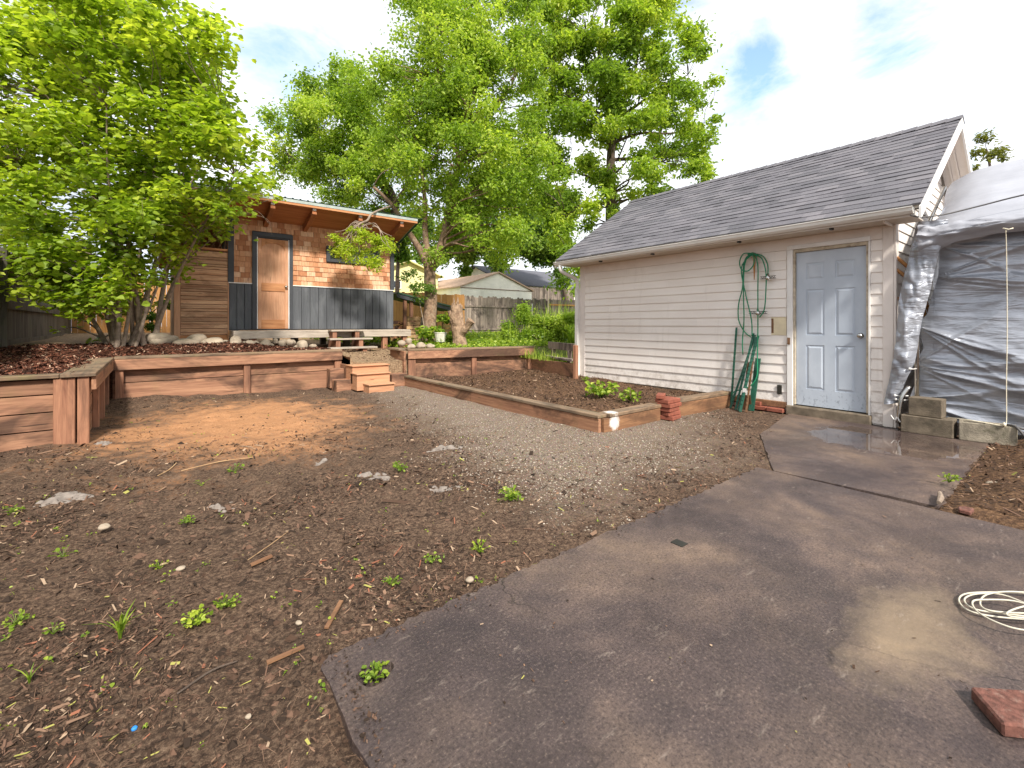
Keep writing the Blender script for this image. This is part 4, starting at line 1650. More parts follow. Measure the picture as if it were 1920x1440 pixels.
# deck walkway
deck = thing('deck', 'narrow weathered grey deck walkway running along the cabin front', 'deck', (1.29, 10.6, .6))
dk = MB()
for k in range(5):
    dk.bx(1.27, 5.10, 10.61 + k * .139, 10.61 + k * .139 + .13, 1.03, 1.068)
dk.build('deck_boards', M['grey_x'], deck, bevel=.003)
MB().bx(1.265, 5.11, 10.575, 10.608, .905, 1.055).build('fascia', M['grey_x'], deck, bevel=.004)
dj = MB()
dj.bx(1.27, 1.31, 10.61, 11.28, .905, 1.028)
dj.bx(5.07, 5.105, 10.61, 11.28, .905, 1.028)
dj.build('end_joist', M['grey_x'], deck)
for x in (1.38, 1.62, 3.2, 4.45, 4.98):
    MB().bx(x - .06, x + .06, 10.62, 10.74, .5, 1.028).build('post', M['red_z'], deck, bevel=.004)

# deck steps
st = thing('deck_steps', 'open wooden steps with three grey treads climbing to the cabin deck', 'steps', (3.0, 9.95, .6))
for k, (y, z, xa, xb) in enumerate(((10.42, 1.04, 3.08, 3.88), (10.18, .858, 2.98, 3.92), (9.93, .672, 2.92, 3.93))):
    MB().bx(xa, xb, y - .13, y + .13, z, z + .036).build('tread', M['grey_x'], st, bevel=.004)
for x in (3.16, 3.66):
    s_ = MB()
    for k, (y, z) in enumerate(((10.42, 1.04), (10.18, .858), (9.95, .672))):
        s_.bx(x - .045 + .001 * k, x + .045 + .001 * k, y - .1, 10.57, z - .18 + .001 * k, z - .0015)
    s_.build('stringer', M['red_z'], st)

# ------------------------------------------------------------------ retaining walls


def post(parent, x, y, z0, z1, w=.09, d=.09, mat='red_z', name='post', rzz=0):
    m_ = MB()
    R = Matrix.Rotation(rzz, 3, 'Z')
    m_.obx((x, y, (z0 + z1) / 2), (w, d, z1 - z0), R)
    return m_.build(name, M[mat], parent, bevel=.005)


# left return wall (runs along x at y=6.42)
rw = thing('retaining_wall', 'tall left end of the stained timber retaining wall with four stacked planks and a wide post', 'retaining wall', (-1.2, 6.42, 0))
pl = MB()
for k, (za, zb) in enumerate(((-.06, .135), (.145, .315), (.325, .49), (.50, .645))):
    pl.bx(-3.2, -.70, 6.43 + .003 * (k % 2), 6.475, za, zb)
pl.build('planks', M['red_x'], rw, bevel=.004)
MB().bx(-3.2, -.735, 6.37, 6.56, .66, .70).build('cap', M['cap_x'], rw, bevel=.005)
post(rw, -.70, 6.425, -.06, .655, .16, .07)
# diagonal/return along y at x=-.5
rw2 = thing('retaining_wall', 'receding section of the stained timber retaining wall that turns towards the cabin', 'retaining wall', (-.52, 7.7, 0))
pl = MB()
for k, (za, zb) in enumerate(((-.05, .19), (.2, .40), (.41, .60))):
    pl.bx(-.60, -.555, 6.50, 9.2, za, zb)
pl.build('planks', M['red_y'], rw2, bevel=.004)
MB().bx(-.73, -.46, 6.36, 9.10, .662, .702).build('cap', M['cap_y'], rw2, bevel=.005)
MB().bx(-.50, -.46, 6.40, 9.10, .52, .661).build('face_board', M['red_y'], rw2, bevel=.004)
post(rw2, -.56, 6.43, -.06, .66, .09, .085)
for y in (7.25, 8.0, 8.75):
    post(rw2, -.525, y, -.06, .655, .06, .10)
# back wall along x at y=9.2
rw3 = thing('retaining_wall', 'long stained timber retaining wall below the cabin with a thick top board', 'retaining wall', (1.2, 9.2, 0))
pl = MB()
pl.bx(-.48, 2.9, 9.21, 9.25, -.12, .29)
pl.build('planks', M['red_x'], rw3, bevel=.004)
MB().bx(-.48, 2.9, 9.205, 9.25, .30, .50).build('planks', M['red_x'], rw3, bevel=.004)
MB().bx(-.46, 2.93, 9.105, 9.34, .665, .705).build('cap', M['cap_x'], rw3, bevel=.005)
MB().bx(-.46, 2.93, 9.09, 9.13, .50, .662).build('face_board', M['red_x'], rw3, bevel=.004)
MB().bx(2.885, 2.925, 8.66, 9.085, -.05, .43).build('return_planks', M['red_y'], rw3, bevel=.004)
for x in (-.40, 1.30, 2.86):
    post(rw3, x, 9.165, -.15, .655, .10 if x < 2 else .13, .08)
# the wall right of the steps, slightly turned
ang = math.atan2(-.64, 2.77)
A = Vector((4.05, 8.51, 0))
dirv = Vector((math.cos(ang), math.sin(ang), 0))
perp = Vector((-math.sin(ang), math.cos(ang), 0))
LN = 2.84
rw4 = thing('retaining_wall', 'stained timber retaining wall behind the planter bed with three posts', 'retaining wall', (4.05, 8.51, 0))


def ob4(mb, a, b_, c0, c1, z0, z1):
    ctr = A + dirv * ((a + b_) / 2) + perp * ((c0 + c1) / 2) + Vector((0, 0, (z0 + z1) / 2))
    mb.obx(ctr, (b_ - a, c1 - c0, z1 - z0), Matrix.Rotation(ang, 3, 'Z'))
    return mb


ob4(MB(), .03, LN, .05, .095, .02, .40).build('planks', M['red_x'], rw4, bevel=.004)
ob4(MB(), .03, LN, .045, .09, .415, .535).build('planks', M['red_x'], rw4, bevel=.004)
ob4(MB(), -.02, LN + .04, -.05, .17, .66, .70).build('cap', M['cap_x'], rw4, bevel=.005)
ob4(MB(), -.01, LN + .03, -.045, -.005, .50, .658).build('face_board', M['red_x'], rw4, bevel=.004)
for a, wd_ in ((.08, .15), (1.42, .11), (2.78, .13)):
    c = A + dirv * a
    post(rw4, c.x, c.y + .02, -.05, .655, wd_, .065, rzz=ang)
sd_ = MB()
sd_.bx(3.985, 4.03, 8.56, 9.25, .02, .33)
sd_.bx(3.982, 4.03, 8.56, 9.25, .34, .655)
sd_.build('return_planks', M['red_y'], rw4, bevel=.004)
MB().bx(3.93, 4.15, 8.70, 9.27, .66, .70).build('return_cap', M['cap_y'], rw4, bevel=.005)
# low wall towards the garage
rw5 = thing('retaining_wall', 'low stained plank wall with a tall corner post beside the garage downspout', 'retaining wall', (6.3, 6.1, 0))
MB().beam((6.80, 7.85, .22), (6.34, 6.12, .25), .045, .40).build('planks', M['red_y'], rw5, bevel=.004)
post(rw5, 6.30, 6.03, -.02, .80, .075, .075)
# weathered bench rail on top
bn = thing('plank_bench', 'small grey weathered plank bench beside the garage corner post', 'bench', (6.62, 6.9, .42))
MB().beam((6.93, 7.45, .74), (6.50, 6.22, .74), .04, .15).build('backrest', M['grey_z'], bn, bevel=.004)
MB().beam((6.86, 7.45, .50), (6.40, 6.22, .50), .16, .04).build('seat', M['grey_z'], bn, bevel=.004)
for t in (.2, .8):
    MB().bx(6.93 - .43 * t - .035, 6.93 - .43 * t + .035, 7.45 - 1.23 * t - .03, 7.45 - 1.23 * t + .03, .3, .68).build('leg', M['grey_z'], bn)

# planter edging
pe = thing('planter_edging', 'long weathered timber edging of the planter bed along the gravel path', 'planter edging', (3.93, 6.0, 0))
MB().bx(3.90, 3.945, 3.38, 5.98, -.04, .142).build('side_board', M['red_y'], pe, bevel=.004)
MB().bx(3.904, 3.949, 5.985, 8.42, -.04, .140).build('side_board', M['red_y'], pe, bevel=.004)
MB().beam((3.965, 3.38, .165), (3.965, 8.42, .165), .15, .038).build('cap', M['cap_y'], pe, bevel=.006)
pe2 = thing('planter_edging', 'short weathered timber edging at the near corner of the planter bed with white paint', 'planter edging', (4.5, 3.35, 0))
MB().bx(3.952, 5.03, 3.345, 3.39, -.04, .142).build('side_board', M['spot_x'], pe2, bevel=.004)
MB().bx(4.045, 5.04, 3.335, 3.50, .147, .188).build('cap', M['spot_cap'], pe2, bevel=.006)
pe3 = thing('planter_edging', 'timber edging of the planter bed between the brick stack and the garage wall', 'planter edging', (5.9, 3.3, 0))
MB().beam((5.36, 3.335, .065), (6.70, 3.26, .065), .045, .20).build('side_board', M['brown_x'], pe3, bevel=.004)
MB().beam((5.36, 3.40, .19), (6.70, 3.32, .19), .16, .045).build('cap', M['cap_x'], pe3, bevel=.006)
# brick stack
rr = random.Random(2)
nm = ['bottom', 'second lowest', 'third from the bottom', 'fourth from the bottom', 'topmost full']
for k in range(5):
    z = -.01 + k * .053
    R = Matrix.Rotation(rr.uniform(-.12, .12) + .05, 3, 'Z')
    c = Vector((5.19 + rr.uniform(-.015, .015), 3.33 + rr.uniform(-.01, .02), z + .026))
    o = MB().obx((0, 0, 0), (.29 if k > 2 else .25, .19, .05), R).build('brick', M['brick'], None, bevel=.006)
    o.location = c
    tag(o, nm[k] + ' red brick of the stack at the planter corner', 'brick', 'bricks stacked at the planter')
o = MB().obx((0, 0, 0), (.22, .10, .05), Matrix.Rotation(.5, 3, 'Z')).build('brick', M['brick'], None, bevel=.006)
o.location = (5.12, 3.40, .281)
tag(o, 'red brick lying askew on top of the stack at the planter corner', 'brick', 'bricks stacked at the planter')

# garden steps (new wood)
gs = thing('garden_steps', 'three pale new wooden box steps between the two retaining walls', 'steps', (3.2, 8.1, 0))
for (xa, xb, ya, yb, za, zb) in ((3.0, 3.47, 7.85, 8.24, -.03, .13), (2.88, 3.50, 8.12, 8.46, .0, .305), (2.88, 3.58, 8.36, 8.72, .1, .435)):
    MB().bx(xa, xb, ya + .02, yb, za, zb - .022).build('riser_box', M['new_x'], gs, bevel=.003)
    MB().bx(xa - .012, xb + .012, ya - .012, yb + .01, zb - .02, zb).build('tread', M['new_x'], gs, bevel=.004)
for k, (x0_, x1_, y0_, y1_, z0_, z1_, lb_) in enumerate(((2.62, 2.98, 8.45, 8.75, -.05, .17, 'dark red timber block left of the bottom garden step'), (3.64, 3.97, 8.36, 8.7, -.02, .22, 'dark red timber block right of the lower garden steps'), (3.66, 3.97, 8.72, 8.95, .15, .42, 'dark red timber block beside the top garden step'), (2.60, 2.86, 8.77, 9.0, .0, .36, 'dark timber block tucked behind the left post of the garden steps'))):
    tag(MB().bx(x0_, x1_, y0_, y1_, z0_, z1_).build('timber_block', M['red_x'], None, origin=((x0_ + x1_) / 2, y0_, max(z0_, 0)), bevel=.008), lb_, 'timber block', 'timber blocks beside the garden steps')

# ------------------------------------------------------------------ fences


def board_fence(name, label, p0, p1, z0, z1, mat, posts=(), bw=.14, gap=.006, rail_mat=None, face=1, th=.02, var=.03, seed=1, rails=(), group=None, dog=False):
    p0, p1 = Vector(p0), Vector(p1)
    d = p1 - p0
    L_ = d.length
    d.normalize()
    nrm_ = Vector((d.y, -d.x, 0)) * face
    t = thing(name, label, 'fence', ((p0 + p1) / 2).to_tuple(), group)
    m_ = MB()
    rr = random.Random(seed)
    a = 0
    yaw = math.atan2(d.y, d.x)
    while a < L_:
        w_ = min(bw * rr.uniform(.9, 1.08), L_ - a)
        c = p0 + d * (a + w_ / 2)
        top = z1 + rr.uniform(-var, var)
        R = Matrix.Rotation(yaw, 3, 'Z') @ Matrix.Rotation(rr.uniform(-.008, .008), 3, 'Y')
        if dog:
            hw = (w_ - gap) / 2
            ex = [(-hw, z0), (hw, z0), (hw, top - .04), (hw - .03, top), (-hw + .03, top), (-hw, top - .04)]
            m_.prism(ex, lambda q, zz_, dd_: tuple(c + d * q + nrm_ * dd_ + Vector((0, 0, zz_))), 0, th)
        else:
            m_.obx((c.x, c.y, (z0 + top) / 2), (w_ - gap, th, top - z0), R)
        a += w_
    m_.build('boards', M[mat], t)
    for zr in rails:
        MB().beam(p0 + nrm_ * .045 + Vector((0, 0, zr)), p1 + nrm_ * .045 + Vector((0, 0, zr)), .04, .09).build('rail', M[rail_mat or mat], t)
    for a, h in posts:
        c = p0 + d * a + nrm_ * .075
        MB().obx((c.x, c.y, (z0 + h) / 2), (.09, .09, h - z0), Matrix.Rotation(yaw, 3, 'Z')).build('post', M[rail_mat or mat], t)
    return t


board_fence('board_fence', 'dark weathered board fence along the left side behind the big bush', (-1.92, 18.8, 0), (-1.92, -2, 0), .55, 2.42, 'fence_left', posts=[(8.2, 2.4), (10.6, 2.4)], rail_mat='fence_left', seed=3, face=-1, rails=(.9, 1.5, 2.2))
board_fence('board_fence', 'newer orange board fence behind the firewood shelter', (-1.9, 18.8, 0), (11.9, 18.8, 0), .6, 2.62, 'orange_z', seed=4, face=1)
board_fence('board_fence', 'old grey brown dog eared fence in front of the white shed', (11.9, 18.84, 0), (17.4, 18.84, 0), .75, 2.58, 'grey_z', seed=5, face=1, rails=(2.1, .95), var=.05, rail_mat='grey_z', dog=True)
board_fence('board_fence', 'dark old fence section behind the yellow green shrub', (17.4, 18.7, 0), (30, 18.7, 0), .7, 2.6, 'grey_z', seed=6, face=1, posts=[(3.2, 2.5), (7, 2.5)], rails=(2.3,), rail_mat='orange_z')
board_fence('board_fence', 'tall grey fence section beyond the white shed', (20.6, 26.0, 0), (27, 26.0, 0), .7, 4.0, 'grey_z', seed=8, face=1)
t = thing('metal_post', 'thin galvanised pole standing in front of the old grey fence', 'post', (15.8, 18.3, .7))
MB().tube([(15.8, 18.3, .6), (15.8, 18.3, 2.3)], .035, 8).build('pole', M['steel'], t)

# ------------------------------------------------------------------ neighbouring buildings


def gable_house(name, label, cat, x0, x1, y0, y1, ze, zr, wall, roof, axis='y', over=.25, z0=.3, extras=None):
    t = thing(name, label, cat, ((x0 + x1) / 2, y0, z0))
    m_ = MB()
    if axis == 'y':
        xm = (x0 + x1) / 2
        m_.prism([(x0, z0), (x1, z0), (x1, ze), (xm, zr), (x0, ze)], lambda a, b_, d: (a, d, b_), y0, y1)
        m_.build('wall', wall, t)
        sl_ = (zr - ze) / (xm - x0)
        r_ = MB()
        for sg in (-1, 1):
            xe = xm + sg * (xm - x0 + over)
            ze_ = zr - sl_ * (xm - x0 + over)
            r_.prism([(xe, ze_ + .02), (xm, zr + .02), (xm, zr + .1), (xe, ze_ + .1)], lambda a, b_, d: (a, d, b_), y0 - over, y1 + over)
        r_.build('roof', roof, t)
    else:
        ym = (y0 + y1) / 2
        m_.prism([(y0, z0), (y1, z0), (y1, ze), (ym, zr), (y0, ze)], lambda a, b_, d: (d, a, b_), x0, x1)
        m_.build('wall', wall, t)
        sl_ = (zr - ze) / (ym - y0)
        r_ = MB()
        for sg in (-1, 1):
            ye = ym + sg * (ym - y0 + over)
            ze_ = zr - sl_ * (ym - y0 + over)
            r_.prism([(ye, ze_ + .02), (ym, zr + .02), (ym, zr + .1), (ye, ze_ + .1)], lambda a, b_, d: (d, a, b_), x0 - over, x1 + over)
        r_.build('roof', roof, t)
    return t


t = gable_house('white_shed', 'white gabled shed with a faded brown roof behind the old fence', 'shed', 14.9, 20.7, 24.0, 33, 3.5, 4.55, M['shed_white'], M['pink_roof'], over=.12)
MB().bx(14.9, 20.7, 23.97, 23.995, 3.46, 3.5).build('gable_line', M['rust'], t)
t = gable_house('yellow_house', 'pale yellow house gable seen to the right of the cedar cabin', 'house', 10.6, 15.0, 27.0, 36, 4.4, 5.2, M['yellow'], M['yellow'], over=.3)
wd = MB().bx(11.35, 12.35, 26.94, 26.99, 3.45, 3.95)
wo = wd.build('window', M['white_trim'], t)
_pl = Vector(t.location)
raw_mesh('pane', [(11.42 - _pl.x, 26.935 - _pl.y, 3.5 - _pl.z), (12.28 - _pl.x, 26.935 - _pl.y, 3.5 - _pl.z), (12.28 - _pl.x, 26.935 - _pl.y, 3.9 - _pl.z), (11.42 - _pl.x, 26.935 - _pl.y, 3.9 - _pl.z)], [(0, 1, 2, 3)], M['glass'], wo, local=True)
gable_house('neighbour_house', 'long house with a dark grey shingle roof beyond the far fence', 'house', 22.5, 36, 29, 38, 4.5, 6.3, M['shed_white'], M['dark_roof'], axis='x', over=.5)
gable_house('neighbour_house', 'house with a lavender grey roof beyond the left fence behind the bush', 'house', -9, -2.6, 20.0, 30, 3.2, 4.6, M['lav_roof'], M['lav_roof'], axis='x', over=.4)

# firewood shelter
fs = thing('firewood_shelter', 'open firewood shelter with a small green metal roof on thin posts', 'shelter', (6.9, 13.4, .7))
r_ = MB()
r_.prism([(5.70, 2.12), (8.05, 1.66), (8.05, 1.70), (5.70, 2.16)], lambda a, b_, d: (a, d, b_), 12.7, 14.3)
r_.build('roof', M['green_roof'], fs)
r_ = MB()
r_.prism([(5.70, 2.0), (7.9, 1.57), (7.9, 1.655), (5.70, 2.115)], lambda a, b_, d: (a, d, b_), 12.72, 12.76)
r_.build('fascia', M['black'], fs)
for (x, y) in ((5.98, 12.8), (6.2, 12.82), (7.8, 12.8), (5.8, 14.2), (7.8, 14.2)):
    zt = 2.1 - (x - 5.7) * .196
    MB().bx(x - .045, x + .045, y - .04, y + .04, .55, zt).build('post', M['red_z'], fs)
rr = random.Random(31)
n_ = 0
for row in range(5):
    for k in range(9):
        x = 5.65 + k * .155 + rr.uniform(-.03, .03) + (row % 2) * .07
        z = .74 + row * .125 + rr.uniform(-.02, .02)
        if x > 6.9 + rr.uniform(-.2, .2) - row * .05:
            continue
        r0 = rr.uniform(.06, .085)
        a0 = rr.uniform(0, 6.28)
        tri = [(r0 * math.cos(a0 + q), r0 * math.sin(a0 + q)) for q in (0, .7, 1.3, 3.4)]
        m_ = MB()
        tl = rr.uniform(-.1, .1)
        m_.prism(tri, lambda a, b_, d: (a + tl * d, d, b_), 0, .42)
        o = m_.build('firewood_log', M['log'])
        o.location = (x, 12.95 + rr.uniform(-.1, .1), z)
        tag(o, 'split firewood log in the pile under the green shelter roof', 'log', 'firewood logs under the shelter')
        n_ += 1

# pallets
def pallet(label, x0, x1, y, z0, n, seed):
    t = thing('wooden_crate', label, 'crate', ((x0 + x1) / 2, y, z0))
    rr = random.Random(seed)
    m_ = MB()
    for k in range(n):
        m_.bx(x0 + rr.uniform(-.02, .02), x1 + rr.uniform(-.02, .02), y, y + .02, z0 + k * .125, z0 + k * .125 + rr.uniform(.085, .105))
    m_.build('slats', M['pallet_x'], t)
    for x in (x0 + .06, x1 - .06, (x0 + x1) / 2):
        MB().bx(x - .04, x + .04, y + .021, y + .1, z0 - .03, z0 + n * .125).build('stud', M['pallet_x'], t)
    return t


pallet('slatted pallet wood crate left of the forked tree trunk', 5.78, 6.45, 12.2, .68, 6, 1)
pallet('slatted pallet wood crate between the forked tree trunk and the stump', 6.95, 7.6, 12.2, .72, 5, 2)
t = thing('wooden_pole', 'pale wooden pole leaning on the slatted crate left of the trunk', 'pole', (6.1, 12.0, .62))
MB().beam((6.08, 11.95, .62), (6.22, 12.15, 1.4), .05, .03).build('pole', M['grey_z'], t)
t = thing('plastic_bag', 'dirty white plastic bucket lying in the weeds behind the right retaining wall', 'bucket', P(826, 641, 12.0).to_tuple())
c = P(826, 641, 12.0)
bk = MB()
bk.lathe((c.x, c.y, c.z), [(.13, 0), (.16, .22), (.17, .235), (.17, .25), (.15, .25)], 14)
t.name = 'plastic_bucket'
bk.build('bucket_body', M['plastic'], t, smooth=False)
# ------------------------------------------------------------------ tarp shelter beside the garage
ts = thing('tarp_shelter', 'carport like shelter covered in silver and pale grey tarpaulins beside the garage', 'tarp shelter', (8.4, -1.0, 0))


def interp(tab, z):
    tab = sorted(tab)
    if z <= tab[0][0]:
        return tab[0][1]
    for (a, va), (b_, vb) in zip(tab[:-1], tab[1:]):
        if z <= b_:
            return va + (vb - va) * (z - a) / (b_ - a)
    return tab[-1][1]


ledge = [(0.0, 1.30), (.35, 1.285), (.62, 1.21), (.77, 1.225), (.93, 1.165), (1.2, 1.215), (1.32, 1.13), (1.5, 1.10), (1.75, 1.04), (2.0, 1.03), (2.2, 1.05)]
ties = [(1.18, 1.2), (.72, 1.225), (.33, 1.29), (1.72, 1.04), (2.1, 1.04), (2.3, .2), (.3, -3.4), (1.4, -3.4)]
ny, nz = 360, 200
uu = np.linspace(0, 1, ny) ** 1.25
zz = np.linspace(.085, 2.22, nz)
U, Zg = np.meshgrid(uu, zz)
L0 = np.array([interp(ledge, z) for z in zz])[:, None]
Yg = L0 * (1 - U) + (-3.4) * U
disp = np.zeros_like(Yg)
dl = L0 - Yg


def fold(v, sharp):
    return np.clip(1 - np.abs(v) * sharp, 0, 1) ** 1.6


# long folds strung from the ties at the left edge, flattening out to the right
for i, (tz, ty) in enumerate(ties):
    dy_ = np.abs(ty - Yg) + .03
    th_ = np.arctan2(Zg - tz, dy_)
    r2 = np.hypot(dy_, Zg - tz)
    reach = .75 if i < 5 else 1.6
    amp = np.exp(-r2 / reach) * np.clip(r2 * 4, 0, 1)
    for q in range(5):
        t0 = (_perm[i * 7, q * 13] - .5) * 1.5
        disp += .045 * amp * fold(th_ - t0 - .10 * vnoise(r2, q * 3.0 + 0 * r2, 3.0, i + q), 7 + 9 * _perm[q, i]) * (.5 + _perm[i + 3, q + 5])
sag = Zg + .05 * np.sin((1.1 - Yg) * 1.3) - .07 * (Yg - 1.1) * (1.3 - Zg)
for q in range(15):
    zc = .15 + q * .138 + (_perm[q, 2] - .5) * .08
    slope_ = (_perm[q, 9] - .5) * .35
    along = np.clip(.35 + 1.5 * vnoise(Yg, q * 5.0 + 0 * Yg, .9, q), 0, 1)
    disp += .05 * along * fold(sag - zc - slope_ * (Yg + .5) - .05 * vnoise(Yg, 0 * Yg + q, 1.7, q + 4), 14) * sstep(0, .15, dl)
disp += .05 * fbm(Yg * .35 + .3 * Zg, Zg * 1.9 - .5 * Yg, 1.8, 2, 40)
disp += .006 * fbm(Yg * .5, Zg, 16, 3, 60)
disp += .10 * np.exp(-((Zg - .9) / .7) ** 2) * sstep(0, .8, dl) * .6
Xg = 6.90 - disp
# bottom drawn in
V = np.stack([Xg.ravel(), Yg.ravel(), Zg.ravel()], 1)
i, j = np.meshgrid(np.arange(ny - 1), np.arange(nz - 1))
a = (j * ny + i).ravel()
Q = np.stack([a, a + ny, a + 1 + ny, a + 1], 1)
o = big_mesh('front_tarp', V, Q, M['tarp'], parent=ts, smooth=True)
# roof sheet
nx, ny = 60, 160
xs = np.linspace(0, 1, nx)
ys = np.linspace(0, 1, ny)
U, W = np.meshgrid(xs, ys)
left = 1.17 - .06 * U + .03 * np.sin(U * 9) - .05 * (1 - U) ** 6
Yg = left * (1 - W) + (-3.5) * W
Xg = 6.66 + U * 1.74
Zg = 2.27 + U * .98 - .05 * np.sin(U * math.pi) + .02 * fbm(Xg * .7, Yg * 2.2, 1.6, 3, 70) * 1.0
Zg = Zg + .05 * np.exp(-W * 26) * fbm(Xg * 3, Yg, 2.6, 3, 71)
Zg = Zg - .16 * np.exp(-W * 22) * 1.0
V = np.stack([Xg.ravel(), Yg.ravel(), Zg.ravel()], 1)
i, j = np.meshgrid(np.arange(nx - 1), np.arange(ny - 1))
a = (j * nx + i).ravel()
Q = np.stack([a, a + nx, a + 1 + nx, a + 1], 1)
o = big_mesh('roof_tarp', V, Q, M['tarp_roof'], parent=ts, smooth=True)
V2 = np.stack([(2 * 8.4 - Xg).ravel(), Yg.ravel(), Zg.ravel()], 1)
big_mesh('roof_tarp', V2, Q[:, ::-1], M['tarp_roof'], parent=ts, smooth=True)
# rolled crumpled lip over the eave
nn, mm = 220, 14
t_ = np.linspace(0, 1, nn)
w_ = np.linspace(0, 1, mm)
T_, W_ = np.meshgrid(t_, w_)
Yg = 1.16 - T_ * 4.65
k_ = np.exp(-T_ * 14)
hang = (.15 + .11 * k_) + .015 * np.sin(T_ * 40)
Zg = 2.285 - W_ * hang - .02 * k_ + .03 * fbm(Yg * 2, W_, 3, 3, 80) * (.4 + 2 * k_)
Xg = 6.66 - .05 * np.sin(W_ * math.pi * .9) - .05 * k_ * np.sin(W_ * 3) + (.035 * (.4 + 3 * k_)) * fbm(Yg * 1.2 + W_ * .5, W_ * 2, 5, 3, 81) + .1 * W_ ** 3 - .01
V = np.stack([Xg.ravel(), Yg.ravel(), Zg.ravel()], 1)
i, j = np.meshgrid(np.arange(nn - 1), np.arange(mm - 1))
a = (j * nn + i).ravel()
Q = np.stack([a, a + nn, a + 1 + nn, a + 1], 1)
big_mesh('eave_flap', V, Q, M['tarp_roof'], parent=ts, smooth=True)
# hanging strip at the garage corner
LT = [(.34, 1.47), (.5, 1.44), (.88, 1.375), (1.2, 1.355), (1.48, 1.34), (1.67, 1.31), (1.9, 1.26), (2.26, 1.20), (2.34, 1.17)]
RT_ = [(.29, 1.345), (.5, 1.30), (.77, 1.205), (1.25, 1.145), (1.6, 1.07), (1.93, 1.02), (2.11, .97), (2.34, .93)]
nn, mm = 30, 150
V = []
for jz in range(mm):
    z = .30 + (2.33 - .30) * jz / (mm - 1)
    yl, yr = interp(LT, z), interp(RT_, z)
    for k in range(nn):
        u = k / (nn - 1)
        y = yl + (yr - yl) * u
        x = 6.70 - .05 * math.sin(u * math.pi) - .02 + .03 * u
        V.append((x, y, z - .03 * (1 - u) * math.exp(-(z - .3) * 8)))
V = np.array(V)
V[:, 0] += .035 * fbm(V[:, 1] * 2.6, V[:, 2] * .7, 3.0, 3, 90) + .02 * (1 - np.abs(fbm(V[:, 1] * 1.5, V[:, 2], 6, 2, 95) * 3)) 
i, j = np.meshgrid(np.arange(nn - 1), np.arange(mm - 1))
a = (j * nn + i).ravel()
Q = np.stack([a, a + nn, a + 1 + nn, a + 1], 1)
big_mesh('side_flap', V, Q, M['tarp'], parent=ts, smooth=True)
# side sheet facing the garage
nn, mm = 60, 40
XX, ZZ = np.meshgrid(np.linspace(6.9, 9.9, nn), np.linspace(0, 1, mm))
top_ = 3.08 - np.abs(XX - 8.4) * .56
Zg = .1 + (top_ - .1) * ZZ
Yg = 1.06 + .06 * fbm(XX, Zg, 2.0, 4, 97)
V = np.stack([XX.ravel(), Yg.ravel(), Zg.ravel()], 1)
i, j = np.meshgrid(np.arange(nn - 1), np.arange(mm - 1))
a = (j * nn + i).ravel()
Q = np.stack([a, a + nn, a + 1 + nn, a + 1], 1)
big_mesh('side_tarp', V, Q, M['tarp'], parent=ts, smooth=True)
fp = MB()
for (y, x) in ((1.20, 6.80), (-1.0, 6.95), (-3.3, 6.95), (1.0, 9.95), (-1.0, 9.95), (-3.3, 9.95)):
    fp.tube([(x, y, 0.02), (x, y, 2.05)], .024, 8)
    fp.tube([(x, y, 2.05), (8.4, y, 3.05 if y > 1 else 3.15)], .02, 8)
fp.build('frame_pole', M['steel'], ts, smooth=True)
tr = MB()
tr.tube([(6.64, 1.34, .08), (6.66, 1.31, .36), (6.72, 1.25, .5)], .022, 8, sub=3)
tr.build('frame_leg', M['steel'], ts, smooth=True)
rp_ = MB()
ry = P(1888, 600, 1).x
# rope: on the tarp face at px 1888
r_rope = (1888 - 960) / FPX
dirr = FW + RT * r_rope
sy = dirr.y * (6.70 / dirr.x)
rp_.tube([(6.60, sy + .0, 2.13), (6.66, sy, 1.9), (6.69, sy - .003, 1.2), (6.68, sy + .002, .6), (6.66, sy, .24), (6.60, sy + .01, .19)], .0036, 6, sub=4)
rp_.tube([(6.60, sy + .02, 2.15), (6.59, sy - .02, 2.13), (6.60, sy - .05, 2.14)], .006, 5)
rp_.tube([(6.60, sy + .01, .195), (6.6, sy + .25, .215), (6.61, sy + .42, .215)], .0045, 5)
rp_.lathe((6.60, sy + .01, .19), [(.004, 0), (.014, .01), (.014, .03), (.004, .04)], 8)
rp_.build('rope', M['rope'], ts, smooth=True)
rp_ = MB()
for (z, ya, yb) in ((.70, 1.24, 1.20), (.385, 1.37, 1.27), (.34, 1.36, 1.24)):
    rp_.tube([(6.66, ya, z), (6.72, (ya + yb) / 2, z - .005), (6.76, yb, z)], .006, 6)
    rp_.lathe((6.665, ya, z - .012), [(.004, 0), (.013, .006), (.013, .02), (.004, .026)], 8)
rp_.tube([(6.63, 1.40, .16), (6.62, 1.36, .11), (6.63, 1.34, .15), (6.6, 1.31, .10), (6.62, 1.28, .14)], .006, 6, sub=3)
rp_.build('tie', M['white_trim'], ts, smooth=True)
lt_ = thing('lean_lumber', None, None)
bpy.data.objects.remove(lt_)
for k, (p0, p1, mt, lb_) in enumerate((((6.79, 1.38, 1.98), (6.90, 1.22, 1.76), 'stake', 'upper wooden handle poking out between the garage corner and the tarp'),
                                        ((6.79, 1.385, 1.84), (6.90, 1.24, 1.66), 'stake', 'second wooden handle poking out behind the corner board of the garage'),
                                        ((6.80, 1.385, 1.51), (6.92, 1.26, 1.39), 'stake', 'lower rounded wooden handle between the garage corner and the tarp'))):
    t = thing('garden_tool', lb_, 'garden tool', p1, 'tool handles behind the tarp')
    MB().tube([p0, ((p0[0] + p1[0]) / 2, (p0[1] + p1[1]) / 2, (p0[2] + p1[2]) / 2 + .005), p1, (p1[0] + .3, p1[1] - .1, p1[2] - .6)], [.018, .02, .018, .018], 8, sub=3).build('handle', M[mt], t, smooth=True)
# white pvc trim behind
# concrete blocks


